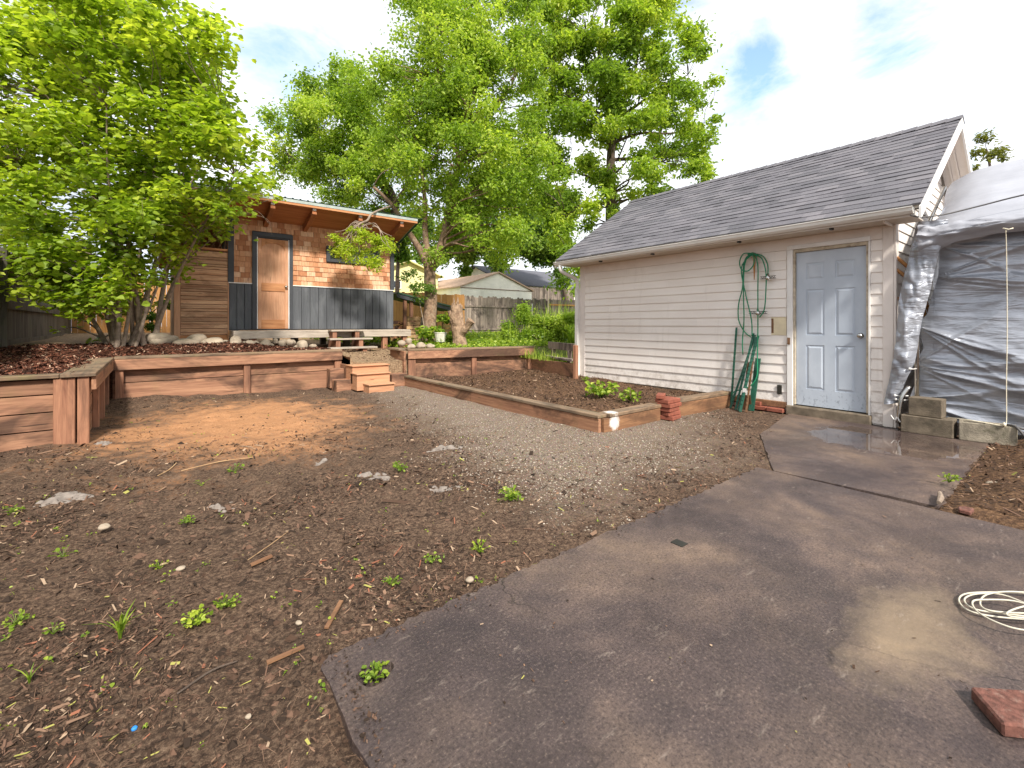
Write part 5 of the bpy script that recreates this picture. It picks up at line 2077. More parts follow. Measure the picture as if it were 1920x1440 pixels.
def cblock(name, c, rz_, size, mat, label, holes=True, tilt=0):
    t = thing(name, label, 'concrete block', c, 'concrete blocks holding the tarp', rz=rz_)
    lx, ly, lz = size
    m_ = MB()
    wth = .032
    m_.bx(-lx / 2, lx / 2, -ly / 2, -ly / 2 + wth, 0, lz)
    m_.bx(-lx / 2, lx / 2, ly / 2 - wth, ly / 2, 0, lz)
    for xx in (-lx / 2, -wth / 2, lx / 2 - wth):
        m_.bx(xx + .0005, xx + wth - .0005, -ly / 2 + wth + .0005, ly / 2 - wth - .0005, 0.001, lz - .001)
    m_.bx(-lx / 2 + .01, lx / 2 - .01, -ly / 2 + .01, ly / 2 - .01, .002, lz * (.55 if holes else .985))
    m_.build('block_body', mat, t, bevel=.008, local=True, seg=2)
    return t


cblock('concrete_block', (6.665, 1.085, 0.0), math.radians(88), (.43, .19, .19), M['block'], 'dark concrete block on the ground next to the garage corner board', holes=False)
cblock('concrete_block', (6.69, .64, 0.0), math.radians(97), (.41, .19, .19), M['block2'], 'pale mossy hollow concrete block at the outer end of the row under the rope')
cblock('concrete_block', (6.70, 1.10, .19), math.radians(86), (.28, .17, .20), M['block'], 'broken brown concrete block stacked on top of the other block', holes=False)
t = tag(MB().tube([(6.66, .50, .20), (6.62, .44, .20), (6.6, .38, .12), (6.64, .33, .03), (6.72, .38, .02), (6.8, .3, .06), (6.7, .36, .16), (6.66, .46, .19)], .011, 7, sub=5).build('black_hose', M['cable_d'], None, origin=(6.66, .4, 0), smooth=True), 'short dark hose loop hanging off the outer concrete block', 'hose')
# cable across the tarp roof from the gutter corner
cb = MB()
q = [(6.27, 1.16, 2.35), (6.45, 1.10, 2.345), (6.62, .95, 2.37), (6.75, .7, 2.43), (6.8, .45, 2.48), (6.82, .2, 2.505), (6.85, -.3, 2.5), (6.9, -1.2, 2.47)]
cb.tube(q, .008, 7, sub=6)
tag(cb.build('overhead_cable', M['cable_d'], None, origin=(6.27, 1.16, 2.35), smooth=True), 'dark cable running from the gutter end across the pale tarp roof', 'cable')

# ------------------------------------------------------------------ hose bundle, sprinklers, posts on the garage wall


def W(px, py, x):
    """point at photo pixel on the plane x"""
    r_ = (px - 960) / FPX
    d_ = FW + RT * r_
    s = x / d_.x
    return Vector((x, d_.y * s, CAMZ + (608 - py) / FPX * s))


hs = MB()
HXp = GX - .06


def hosepath(pp, r=.0085, off=None):
    pts = [W(px, py, HXp - (off[k] if off else .012 * (k % 2))) for k, (px, py) in enumerate(pp)]
    hs.tube(pts, r, 8, sub=5)


hosepath([(1412, 477), (1400, 482), (1394, 500), (1392, 540), (1385, 570), (1385, 600), (1396, 622), (1408, 632)])
hosepath([(1414, 476), (1404, 480), (1396, 498), (1394, 545), (1395, 600), (1392, 640), (1393, 665)], off=[.02] * 7)
hosepath([(1410, 478), (1396, 490), (1390, 510), (1400, 560), (1409, 600), (1410, 630)], off=[.03] * 6)
hosepath([(1416, 476), (1421, 500), (1421, 540), (1421, 580), (1421, 620), (1420, 670), (1419, 705), (1405, 725), (1380, 733), (1372, 738)], off=[.02, .02, .02, .03, .04, .06, .09, .12, .14, .14])
hosepath([(1414, 478), (1428, 484), (1436, 510), (1436, 545), (1433, 580), (1424, 595)], off=[.03] * 6)
hosepath([(1414, 476), (1430, 480), (1439, 495), (1440, 514)], off=[.01] * 4)
hosepath([(1408, 475), (1394, 476), (1387, 490), (1390, 505), (1402, 508), (1412, 498), (1414, 484), (1408, 475)], off=[.04, .05, .05, .05, .04, .05, .05, .04])
for k in range(3):
    hosepath([(1402, 477 + k), (1412, 474 + k), (1420, 478 + k)], off=[.02 + k * .015] * 3)
tag(hs.build('garden_hose', M['hose'], None, origin=W(1412, 477, GX - .03).to_tuple(), smooth=True), 'green garden hose hung in loose loops on the garage wall', 'hose')
hk = thing('hose_hook', 'pointed wooden bracket carrying the hung green hose', 'hook', W(1412, 480, GX - .02).to_tuple())
a_, b__ = W(1414, 477, GX - .075), W(1411, 525, GX - .075)
m_ = MB()
m_.prism([(-.018, 0), (-.003, -.36), (.004, -.36), (.02, 0)], lambda p_, q_, d_: (GX - .075 + d_, a_.y + p_, a_.z + q_), 0, .012)
m_.build('bracket', M['stake'], hk)
MB().tube([(GX - .02, a_.y + .01, a_.z - .02), (GX - .09, a_.y + .01, a_.z - .015), (GX - .1, a_.y, a_.z + .02)], .006, 6).build('nail', M['rust'], hk)


def sprinkler(px, py, label, r):
    c = W(px, py, GX - .075)
    t = thing('sprinkler', label, 'sprinkler', c.to_tuple(), 'sprinkler heads on the hung hose')
    m_ = MB()
    m_.lathe(c, [(.012, -.045), (.03, -.03), (.034, 0), (.018, .02), (.014, .05)], 12)
    m_.build('head', M['steel'], t, smooth=True)
    m_ = MB()
    L_ = r
    m_.tube([c + Vector((0, L_, .015)), c + Vector((0, -L_, .015))], .004, 6)
    m_.tube([c + Vector((0, L_, -.015)), c + Vector((0, -L_, -.015))], .004, 6)
    k = int(L_ / .018)
    for i in range(-k, k):
        y0_, y1_ = i * .018, (i + 1) * .018
        s_ = 1 if i % 2 else -1
        m_.tube([c + Vector((0, y0_, .015 * s_)), c + Vector((0, y1_, -.015 * s_))], .003, 5)
    m_.build('spray_arm', M['dark_metal'], t)


sprinkler(1440, 520, 'upper metal sprinkler head hanging from the green hose', .10)
sprinkler(1421, 586, 'lower metal sprinkler head in the middle of the hung hose loops', .125)

posts = [((1371, 755), (1381, 614), 'thin dark green notched steel post standing apart at the left of the bundle', 't'),
         ((1369, 765), (1416, 628), 'green steel post crossing low behind the bundle towards the upper right', 't'),
         ((1379, 768), (1413, 625), 'green steel post in the middle of the bundle leaning right', 't'),
         ((1388, 772), (1418, 632), 'pale scratched green steel post at the front of the bundle', 'a'),
         ((1399, 773), (1412, 668), 'short rusty green post near the right of the bundle', 'r'),
         ((1408, 770), (1421, 672), 'wide flat green steel post at the right end of the bundle', 'w'),
         ((1384, 770), (1422, 630), 'green steel post lying against the hung hose end', 't')]
for k, (b0, t0, lb_, kd) in enumerate(posts):
    pb = P(b0[0], b0[1], 6.05 - .05 * k / 2)
    # foot on the ground: use the ray to z=0.0
    s = 1.2 * FPX / (b0[1] - 608)
    pb = P(b0[0], b0[1], s)
    if pb.x > 6.60:
        pb = W(b0[0], b0[1], 6.60)
    pt_ = W(t0[0], t0[1], GX - .05 - .006 * k)
    t = thing('steel_post', lb_, 'fence post', pb.to_tuple(), 'green steel fence posts leaning on the garage')
    m_ = MB()
    wd_ = {'t': .03, 'a': .035, 'r': .028, 'w': .07}[kd]
    m_.beam(pb, pt_, wd_, .004, (-1, 0, 0))
    if kd != 'w':
        d_ = (pt_ - pb).normalized()
        m_.beam(pb + Vector((.014, 0, 0)), pt_ + Vector((.014, 0, 0)), .004, .026, (-1, 0, 0))
        n_ = int((pt_ - pb).length / .055)
        for i in range(2, n_):
            c = pb + d_ * i * .055 + Vector((-.006, 0, 0))
            m_.obx(c, (.008, .012, .014), Matrix.Identity(3))
    else:
        m_.beam(pb + Vector((.01, .033, 0)), pt_ + Vector((.01, .033, 0)), .004, .02, (-1, 0, 0))
        m_.beam(pb + Vector((.01, -.033, 0)), pt_ + Vector((.01, -.033, 0)), .004, .02, (-1, 0, 0))
    m_.build('post_bar', M['rust' if kd == 'r' else 'post_green'], t)
    if kd == 'a':
        c = pb + (pt_ - pb) * .28 + Vector((-.012, 0, 0))
        MB().obx(c, (.004, .05, .06), Matrix.Identity(3)).build('plate', M['white_trim'], t)
sh_ = thing('shovel_blade', 'brown rusty flat shovel blade standing among the green posts', 'shovel', P(1395, 768, 6.4).to_tuple())
c = P(1396, 755, 6.4)
m_ = MB()
m_.prism([(-.09, -.14), (.09, -.12), (.10, .1), (-.09, .12)], lambda a, b_, d: (c.x + d - b_ * .2, c.y + a, c.z + b_), 0, .006)
m_.build('blade', M['rust'], sh_)
MB().tube([(c.x, c.y, c.z + .1), (GX - .07, c.y + .02, c.z + .55)], .013, 8).build('shaft', M['brown_x'], sh_)

# ------------------------------------------------------------------ coiled cable and paver in the foreground
cc = MB()


def G(px, py, z=0.0):
    s = (CAMZ - z) * FPX / (py - 608)
    return P(px, py, s)


rr = random.Random(12)
path = []
loops = [[(1965, 1120), (1880, 1115), (1815, 1117), (1798, 1128), (1812, 1146), (1850, 1158), (1920, 1165), (1990, 1166)],
         [(1990, 1172), (1900, 1160), (1830, 1150), (1808, 1132), (1830, 1120), (1880, 1122), (1960, 1150)],
         [(1985, 1130), (1900, 1118), (1850, 1125), (1838, 1142), (1860, 1156), (1930, 1160), (2000, 1162)],
         [(2000, 1198), (1920, 1194), (1870, 1180), (1832, 1160), (1824, 1140), (1850, 1136), (1900, 1140), (1960, 1155)],
         [(1990, 1140), (1930, 1150), (1895, 1160), (1890, 1170), (1930, 1176), (2000, 1180)]]
for k, lp in enumerate(loops):
    path += [G(a, b_, .006 + .002 * k) + Vector((0, 0, .008 + .006 * k + rr.uniform(0, .004))) for a, b_ in lp]
cc.tube(path, .0034, 7, sub=6)
tag(cc.build('coiled_cable', M['cable_w'], None, origin=(G(1900, 1150)).to_tuple(), smooth=True), 'loose coil of off white coax cable lying on the patio', 'cable')
c = G(1900, 1345)
bm = bmesh.new()
p4 = [G(1819, 1312), G(1940, 1320), G(2010, 1400), G(1880, 1385)]
m_ = MB()
V = [(q.x, q.y, .002) for q in p4] + [(q.x, q.y, .045) for q in p4]
m_.add(V, [(3, 2, 1, 0), (4, 5, 6, 7), (0, 1, 5, 4), (1, 2, 6, 5), (2, 3, 7, 6), (3, 0, 4, 7)])
o = m_.build('paver', M['paver'], None, origin=(p4[0].x, p4[0].y, 0), bevel=.006)
tag(o, 'rough brick red paver at the lower right corner on the patio', 'paver')
bm.free()

# square drain / scar in the slab
tag(MB().bx(G(1272, 1018).x - .03, G(1272, 1018).x + .03, G(1272, 1018).y - .04, G(1272, 1018).y + .03, .0005, .0035).build('drain_cover', M['dark_metal'], None, origin=G(1272, 1018).to_tuple()), 'small dark square metal cover set in the patio', 'drain cover')

# ------------------------------------------------------------------ stones


def rock(c, size, seed, label, group, mat='stone', flat=.6, name='rock'):
    r_ = random.Random(seed)
    bm = bmesh.new()
    bmesh.ops.create_icosphere(bm, subdivisions=3, radius=1.0)
    ph = [r_.uniform(0, 6.28) for _ in range(6)]
    for v_ in bm.verts:
        x, y, z = v_.co
        k = 1 + .14 * math.sin(2.1 * x + ph[0]) + .12 * math.sin(2.7 * y + ph[1]) + .1 * math.sin(3.3 * z + ph[2]) + .05 * math.sin(6 * x + 5 * y + ph[3])
        v_.co = Vector((x * k * size[0], y * k * size[1], z * k * size[2]))
    me = bpy.data.meshes.new(name)
    bm.to_mesh(me)
    bm.free()
    me.polygons.foreach_set('use_smooth', [True] * len(me.polygons))
    me.materials.append(M[mat])
    o = bpy.data.objects.new(name, me)
    COL.objects.link(o)
    o.location = c
    o.rotation_euler = (r_.uniform(-.2, .2), r_.uniform(-.2, .2), r_.uniform(0, 3.1))
    tag(o, label, 'rock', group)
    return o


def gz(x, y):
    return float(up_h(np.array([x]), np.array([y]))[0])


# flagstones edging left
fl = [(300, 642, 30), (330, 636, 22), (350, 645, 26), (372, 641, 30), (398, 642, 20), (418, 647, 22)]
fl = [(292, 634, 20), (312, 640, 26), (345, 643, 22), (365, 640, 26), (396, 645, 24), (417, 645, 14)]
for k, (px, py, r_) in enumerate(fl):
    yy_ = 10.45 + .1 * (k % 2)
    s = yy_ / (FW.y + RT.y * (px - 960) / FPX)
    c = P(px, py, s)
    w_ = r_ * s / FPX
    rock((c.x, c.y, c.z), (w_, w_ * .7, w_ * .42), 100 + k, ORD[k].capitalize() + ' flat buff stone from the left end of the row before the slatted screen' if False else ORD[k] + ' flat buff stone from the left in the row before the slatted screen', 'flat stones before the slatted screen')
rv = [(441, 640, 17), (457, 645, 10), (468, 642, 12), (481, 645, 12), (497, 645, 15), (510, 648, 9), (517, 640, 9), (528, 644, 15), (545, 643, 14), (551, 651, 9), (567, 647, 17), (586, 650, 12)]
for k, (px, py, r_) in enumerate(rv):
    s = (10.36 + .06 * (k % 2)) / (FW.y + RT.y * (px - 960) / FPX)
    c = P(px, py, s)
    w_ = r_ * s / FPX * .62
    rock((c.x, c.y, c.z - .0), (w_, w_ * .9, w_ * .8), 200 + k, ORD[k] + ' rounded river stone from the left in the row in front of the deck', 'river stones in front of the deck', flat=1)
for k, (px, py, r_) in enumerate(((752, 644, 13), (772, 650, 11), (790, 648, 13), (808, 650, 12), (765, 640, 10))):
    s = 10.2
    c = P(px, py, s)
    w_ = r_ * s / FPX * .7
    rock((c.x, c.y, c.z), (w_, w_ * .9, w_ * .7), 300 + k, ORD[k] + ' pale rubble stone of the small heap behind the left end of the right wall', 'rubble stones behind the right wall')
c = P(1035, 650, 10.2)
rock((c.x, c.y, c.z), (.10, .08, .07), 401, 'pale rounded rock sitting behind the grey plank bench', None)
gl = [(197, 987, 9, 'tan pebble on the dark soil above the big seedling'), (559, 1168, 7, 'round beige pebble on the soil near the corner of the patio'), (880, 1087, 8, 'beige stone right at the soil edge of the patio'), (1860, 910, 13, 'brown fist sized stone in the dirt patch right of the doorstep slab'), (465, 1343, 6, 'small tan pebble at the bottom edge of the soil'), (340, 1066, 8, 'flat brown pebble near the small green tuft in the soil'), (60, 915, 20, None)]
for k, (px, py, r_, lb_) in enumerate(gl):
    if lb_ is None:
        continue
    c = G(px, py)
    s = (c - Vector((0, 0, CAMZ))).dot(FW)
    w_ = r_ * s / FPX
    rock((c.x, c.y, .0), (w_, w_ * .8, w_ * .5), 420 + k, lb_, None, name='pebble')

# dirt patch at the right of the doorstep slab
o = grid_mesh('dirt_patch', np.arange(4.0, 6.9, .05), np.arange(-2.0, .62, .05), lambda x, y: -.006 + .05 * sstep(.0, .3, np.minimum(x - 4.0, .62 - y)) + .05 * fbm(x, y, 5, 4, 33) * sstep(.0, .25, np.minimum(x - 4.0, .62 - y)), M['bed_soil'], 'dark crumbly dirt patch to the right of the doorstep slab')
p = sample(2600, 4.02, 6.6, -1.2, .6, lambda x, y: x > 0)
chips('litter', p, .012 + .05 * sstep(.0, .3, np.minimum(p[:, 0] - 4.0, .62 - p[:, 1])) + .03 * fbm(p[:, 0], p[:, 1], 5, 4, 33), rng.gamma(2, 0.010, len(p)) + .005, rng.gamma(2, 0.004, len(p)) + .004, M['litter'], 'bits of bark on the dirt patch by the doorstep slab', flat=.5)
sk_ = MB().tube([G(1762, 932) + Vector((0, 0, .03)), G(1764, 943) + Vector((0, 0, .035)), G(1760, 951) + Vector((0, 0, .03))], [.012, .018, .012], 8, sub=3)
tag(sk_.build('stick', M['stem'], None, origin=G(1762, 945).to_tuple()), 'short thick stick at the joint of the two concrete slabs', 'stick')
c = G(1810, 962)
tag(MB().prism([(-.05, -.03), (.045, -.035), (.055, .01), (.01, .035), (-.045, .025)], lambda a, b_, d: (c.x + a, c.y + b_, d), .004, .03).build('brick_piece', M['paver'], None, origin=(c.x, c.y, 0), bevel=.005), 'flat piece of red brick at the edge of the right dirt patch', 'brick piece')

# sticks on the soil
sticks = [((340, 882), (474, 856), .006, 'long pale straw stalk lying across the orange patch', 'straw'), ((296, 889), (331, 870), .006, 'short pale stalk left of the orange patch', 'straw'),
          ((500, 1236), (570, 1208), .008, 'broken flat piece of brown wood near the patio corner', 'wood'), ((332, 1300), (445, 1236), .005, 'thin bent dark twig in the lower middle of the soil', 'twig'),
          ((612, 1172), (640, 1128), .008, 'reddish splinter of wood standing left of the patio edge', 'wood'), ((465, 1052), (540, 993), .003, 'thin tan stem curving over the middle of the soil', 'straw'),
          ((395, 865), (420, 842), .005, 'pale stalk leaning at the top left of the orange patch', 'straw'), ((470, 1060), (510, 1047), .010, 'orange brown bark splinter in the middle of the soil', 'wood')]
for k, (a, b_, r_, lb_, kd) in enumerate(sticks):
    pa, pb = G(*a), G(*b_)
    mid = (pa + pb) / 2 + Vector((.01, .012, .012))
    m_ = MB()
    for q in (pa, pb, mid):
        q.z = float(ground_h(q.x, q.y)) + r_ + .006
    if kd == 'wood':
        m_.beam(pa, pb, r_ * 2.2, r_ * .9)
    else:
        m_.tube([pa, mid, pb], [r_ * .6, r_ * .7, r_ * .4], 6, sub=4)
    tag(m_.build('stick' if kd != 'straw' else 'stalk', M['pallet_x' if kd == 'straw' else ('brown_x' if kd == 'wood' else 'bark_d')], None, origin=pa.to_tuple()), lb_, 'stick')

# scraps of grey landscape fabric surfacing
scraps = [(120, 932, 55, 24, 'crumpled grey fabric scrap at the left of the soil'), (415, 940, 40, 10, 'grey fabric scrap below the orange patch'), (700, 893, 45, 11, 'dark folded fabric scrap sticking out of the middle soil'), (835, 912, 40, 9, 'pale grey fabric strip at the left edge of the gravel'), (190, 830, 22, 9, 'pale fabric scrap at the foot of the receding retaining wall'), (835, 838, 50, 8, 'long pale grey fabric ridge running into the gravel'), (600, 862, 14, 8, 'small grey fabric tuft at the right of the orange patch')]
for k, (px, py, wx, wy, lb_) in enumerate(scraps):
    c = G(px, py)
    s = (c - Vector((0, 0, CAMZ))).dot(FW)
    hw = wx * s / FPX * .8
    hh_ = wy * s / FPX * 2.4
    n_ = 30
    V = []
    r_ = random.Random(k + 50)
    outl = [r_.uniform(.55, 1.1) for _ in range(9)]
    th0 = r_.uniform(0, 1)
    for a in range(n_):
        for b_ in range(n_):
            u, v = a / (n_ - 1) * 2 - 1, b_ / (n_ - 1) * 2 - 1
            # square to disc
            du, dv = u * math.sqrt(1 - v * v / 2), v * math.sqrt(1 - u * u / 2)
            ang_ = (math.atan2(dv, du) / (2 * math.pi) + .5) * 9
            f_ = outl[int(ang_) % 9] * (1 - ang_ % 1) + outl[(int(ang_) + 1) % 9] * (ang_ % 1)
            q = c + RT * (du * hw * f_) + FW * (dv * hh_ * f_)
            ed = math.hypot(du, dv)
            z = float(ground_h(q.x, q.y)) + .012 - .022 * ed ** 2 + .075 * float(vnoise(q.x, q.y, 14, k)) * (1.15 - ed) + .03 * float(vnoise(q.x, q.y, 37, k))
            V.append((q.x, q.y, z))
    F = [(a * n_ + b_, (a + 1) * n_ + b_, (a + 1) * n_ + b_ + 1, a * n_ + b_ + 1) for a in range(n_ - 1) for b_ in range(n_ - 1)]
    o = raw_mesh('fabric_scrap', V, F, M['fabric'], None, (c.x, c.y, 0), True)
    tag(o, lb_, 'fabric scrap', 'scraps of landscape fabric in the soil')
tag(MB().lathe(G(252, 1357) + Vector((0, 0, -.02)), [(.004, 0), (.008, .004), (.008, .008), (.005, .011)], 8).build('blue_cap', plain('blue plastic', '#2f7fc4', .4), None, origin=G(252, 1357).to_tuple()), 'tiny blue plastic cap in the soil at the bottom of the picture', 'bottle cap')

# ------------------------------------------------------------------ vegetation


def weed(px, py, size, kind, label, z=None, c=None, n=None, mat='leaf_lime', seed=0, group=None, name='weed'):
    r_ = np.random.default_rng(seed + 500)
    if c is None:
        c = G(px, py, 0 if z is None else z)
        c.z = float(ground_h(c.x, c.y)) if z is None else z
    if kind == 'blade':
        n = n or 14
        m_ = MB()
        for k in range(n):
            a = r_.uniform(0, 6.28)
            L_ = size * r_.uniform(.5, 1.1)
            ln_ = r_.uniform(.25, .75)
            d_ = Vector((math.cos(a), math.sin(a), 0))
            sd2 = Vector((-math.sin(a), math.cos(a), 0)) * size * .028
            pts = [c + d_ * (L_ * ln_ * t * t) + Vector((0, 0, L_ * (t - .45 * ln_ * t * t))) for t in (0, .35, .7, 1)]
            V = []
            for q, w_ in zip(pts, (1, 1.1, .8, .05)):
                V += [q - sd2 * w_, q + Vector((0, 0, -size * .006)), q + sd2 * w_]
            F = []
            for i in range(3):
                F += [(i * 3, i * 3 + 1, i * 3 + 4, i * 3 + 3), (i * 3 + 1, i * 3 + 2, i * 3 + 5, i * 3 + 4)]
            m_.add(V, F)
        o = m_.build(name, M[mat], None, origin=c.to_tuple())
        a_ = o.data.attributes.new('tint', 'FLOAT', 'POINT')
        a_.data.foreach_set('value', np.repeat(r_.random(n), 12).astype(np.float32))
    else:
        n = n or 26
        ang_ = r_.uniform(0, 6.28, n)
        rad = size * np.sqrt(r_.random(n)) * .55
        pos = np.column_stack([c.x + rad * np.cos(ang_), c.y + rad * np.sin(ang_), c.z + size * (.12 + .5 * r_.random(n)) * (1 - .5 * rad / size)])
        nr = r_.normal(size=(n, 3)) * .5
        nr[:, 2] += 1
        V, Q = leaf_arrays(pos, nr, size * .19, aspect=.85, r=r_)
        tint = np.repeat(r_.random(n), 6)
        # stems
        m_ = MB()
        for k in range(0, n, 1 if n < 50 else 2):
            q = Vector(pos[k])
            m_.tube([c, (c + q) / 2 + Vector((0, 0, size * .1)), q], size * .012, 4)
        sv = np.array([tuple(v_) for v_ in m_.v])
        # keep all as quads only (drop caps by building the tube open)
        sq = [f for f in m_.f if len(f) == 4]
        V2 = np.concatenate([V, sv])
        Q2 = np.concatenate([Q, np.array(sq) + len(V)])
        tint = np.concatenate([tint, np.full(len(sv), .3)])
        o = big_mesh(name, V2, Q2, M[mat], tint, origin=c.to_tuple())
    tag(o, label, 'weed', group)
    return o


weed(700, 1268, .085, 'leafy', 'leafy weed growing out of the round hole in the patio slab', z=-.01, n=60, seed=1, c=Vector((CX, CY - .0, -.02)))
weed(225, 1195, .15, 'blade', 'tall bright grass tuft with long blades in the front soil', n=16, seed=2)
weed(118, 1030, .10, 'leafy', 'two leaved bright seedling on a stem left in the soil', n=9, seed=3)
weed(368, 1165, .10, 'leafy', 'low spreading clover like weed right of the tall grass tuft', n=44, seed=4, mat='leaf_hazel')
weed(425, 1135, .09, 'leafy', 'small clover like weed behind the low spreading one', n=34, seed=5)
weed(300, 1055, .08, 'leafy', 'small dark green weed with curled leaves in the middle left soil', n=16, seed=6, mat='leaf_hazel')
weed(350, 975, .08, 'leafy', 'dense small weed below the orange patch', n=40, seed=7)
weed(958, 940, .16, 'leafy', 'broad rosette weed beside the gravel in the middle of the yard', n=34, seed=8, mat='leaf_walnut')
weed(440, 880, .13, 'leafy', 'bright seedling with arching leaf on the orange patch', n=12, seed=9)
weed(378, 903, .10, 'leafy', 'single broad green leaf weed at the left edge of the orange patch', n=6, seed=10, mat='leaf_hazel')
weed(810, 1040, .09, 'leafy', 'small weed halfway between patio edge and fabric scraps', n=16, seed=11, mat='leaf_walnut')
weed(733, 1090, .08, 'leafy', 'small yellow green weed close to the patio edge', n=22, seed=12)
weed(900, 1030, .10, 'leafy', 'creeping weed near the patio edge below the gravel', n=20, seed=13, mat='leaf_hazel')
weed(55, 1280, .08, 'blade', 'thin grass sprout at the lower left of the soil', n=6, seed=14)
weed(30, 1160, .09, 'leafy', 'small leafy weed at the left border of the soil', n=22, seed=15)
weed(25, 960, .10, 'leafy', 'flat light green weed at the far left of the soil', n=20, seed=16)
weed(750, 883, .14, 'leafy', 'fine leaved weed beside the dark fabric scrap', n=26, seed=17)
weed(1780, 905, .12, 'leafy', 'yellow green weed at the corner of the right dirt patch', z=.03, n=26, seed=18)
weed(100, 1178, .07, 'leafy', 'pale leaf weed left of the tall grass tuft', n=14, seed=19)
weed(1127, 745, .42, 'leafy', 'larger bright leafy plant in the planter bed soil', z=.13, n=90, seed=20, mat='leaf_walnut', name='bed_plant')
weed(1182, 752, .28, 'leafy', 'smaller bright leafy plant near the brick stack in the planter bed', z=.15, n=60, seed=21, name='bed_plant')
weed(1097, 715, .16, 'leafy', 'small weed at the far corner of the planter below the downspout', z=.16, n=30, seed=22)


def sprouts(name, pts, z, size, mat, label, k=5, kind='stuff', r=rng):
    n = len(pts) * k
    base_ = np.repeat(np.column_stack([pts, z]), k, 0)
    off = r.normal(size=(n, 3)) * np.repeat(size, k)[:, None] * .35
    off[:, 2] = np.abs(off[:, 2]) + .15 * np.repeat(size, k)
    nr = r.normal(size=(n, 3)) * .55
    nr[:, 2] += 1
    V, Q = leaf_arrays(base_ + off, nr, np.repeat(size, k) * .4, r=r)
    return tag(big_mesh(name, V, Q, M[mat], np.repeat(r.random(n), 6)), label, None, None, kind)


p = near_sample(900, 1.3, 8.5)
p = p[not_built(p[:, 0], p[:, 1]) & (rng.random(len(p)) < .30) & (p[:, 0] < 2.2 + .15 * p[:, 1])]
sprouts('seedlings', p, ground_h(p[:, 0], p[:, 1]), rng.uniform(.010, .038, len(p)), 'leaf_lime', 'tiny green seedlings dotted over the soil')
p = sample(900, 4.2, 14.0, 8.6, 18.5, lambda x, y: (y > 10.2) | (x > 6.6))
sprouts('ground_weeds', p, up_h(p[:, 0], p[:, 1]), rng.uniform(.08, .26, len(p)), 'leaf_lime', 'low mixed weeds and grass of the upper yard', k=14)
p = sample(700, 4.1, 8.4, 8.65, 12.0, lambda x, y: (y > 8.8 - (x - 4.05) * .23) & (x > 4.9))
sprouts('ground_weeds', p, up_h(p[:, 0], p[:, 1]), rng.uniform(.05, .16, len(p)), 'leaf_apple', 'short weeds right behind the right retaining wall', k=12)


def grass_blades(name, pts, z, h, mat, label, kind='stuff', group=None, cat=None, origin=None, lean=.35, wd=.006, r=rng):
    n = len(pts)
    base_ = np.column_stack([pts, z])
    a = r.uniform(0, 6.28, n)
    dr = np.column_stack([np.cos(a), np.sin(a), np.zeros(n)])
    sdv = np.column_stack([-np.sin(a), np.cos(a), np.zeros(n)]) * (wd * r.uniform(.6, 1.4, n))[:, None]
    hh_ = h * r.uniform(.5, 1.1, n)
    ln_ = lean * r.uniform(.2, 1.6, n)
    V = np.empty((n, 6, 3))
    for k, (t, w_) in enumerate(((0, 1), (.55, .8), (1, .1))):
        q = base_ + dr * (hh_ * ln_ * t * t)[:, None]
        q[:, 2] += hh_ * (t - .3 * ln_ * t * t)
        V[:, k] = q - sdv * w_
        V[:, 5 - k] = q + sdv * w_
    Q = (np.arange(n)[:, None, None] * 6 + np.array([[0, 1, 4, 5], [1, 2, 3, 4]])[None]).reshape(-1, 4)
    o = big_mesh(name, V.reshape(-1, 3), Q, M[mat], np.repeat(r.random(n), 6), origin=origin)
    return tag(o, label, cat, group, kind)


p = sample(9000, 5.5, 16, 8.6, 18.6, lambda x, y: (y > 10.4) | (x > 7.0))
grass_blades('grass', p, up_h(p[:, 0], p[:, 1]), rng.uniform(.08, .3, len(p)), 'leaf_lime', 'rough grass growing in the upper yard')
p = sample(1600, 6.45, 7.6, 6.6, 8.4, lambda x, y: x > 6.5)
grass_blades('grass', p, up_h(p[:, 0], p[:, 1]) - .18, rng.uniform(.1, .3, len(p)), 'leaf_apple', 'grass around the grey plank bench')


def blobs_to_clumps(blobs, s0, depth, per, crad, r):
    """blobs (px,py,rpx): fill the crown volume with clump centres"""
    out = []
    for (px, py, rp) in blobs:
        n = max(1, int(per * (rp / 60) ** 2))
        for _ in range(n):
            a = r.uniform(0, 6.283)
            q = rp * math.sqrt(r.random())
            ds = r.normal() * depth * .5
            ds = max(-depth, min(depth, ds))
            # nearer or farther clumps keep inside the crown outline
            k = math.sqrt(max(.15, 1 - (ds / (depth * 1.15)) ** 2))
            c = P(px + q * math.cos(a) * k, py + q * math.sin(a) * k, s0 + ds)
            out.append((c, crad * r.uniform(.6, 1.3)))
    return out


def foliage(clumps, n_total, size, aspect, r, flat=.55, up=1.0, shell=.5, sq=.75, droop=0., size_var=.35, tone=.55, fold=.18):
    C_ = np.array([tuple(c) for c, _ in clumps])
    R_ = np.array([q for _, q in clumps])
    w_ = R_ ** 2
    w_ /= w_.sum()
    idx = r.choice(len(clumps), n_total, p=w_)
    d_ = r.normal(size=(n_total, 3))
    d_ /= np.linalg.norm(d_, axis=1, keepdims=True)
    rad = R_[idx] * (r.random(n_total) ** shell) * np.where(r.random(n_total) < .30, r.uniform(1, 1.9, n_total), 1.0)
    pos = C_[idx] + d_ * rad[:, None] * np.array([1, 1, sq])
    nr = d_ * .35 + r.normal(size=(n_total, 3)) * flat
    nr[:, 2] += up
    V, Q = leaf_arrays(pos, nr, size, aspect=aspect, droop=droop, r=r, size_var=size_var, fold=fold)
    ct = r.random(len(clumps))
    tint = np.clip(ct[idx] * tone + r.random(n_total) * (1 - tone) + .0, 0, 1)
    return V, Q, np.repeat(tint, 6)


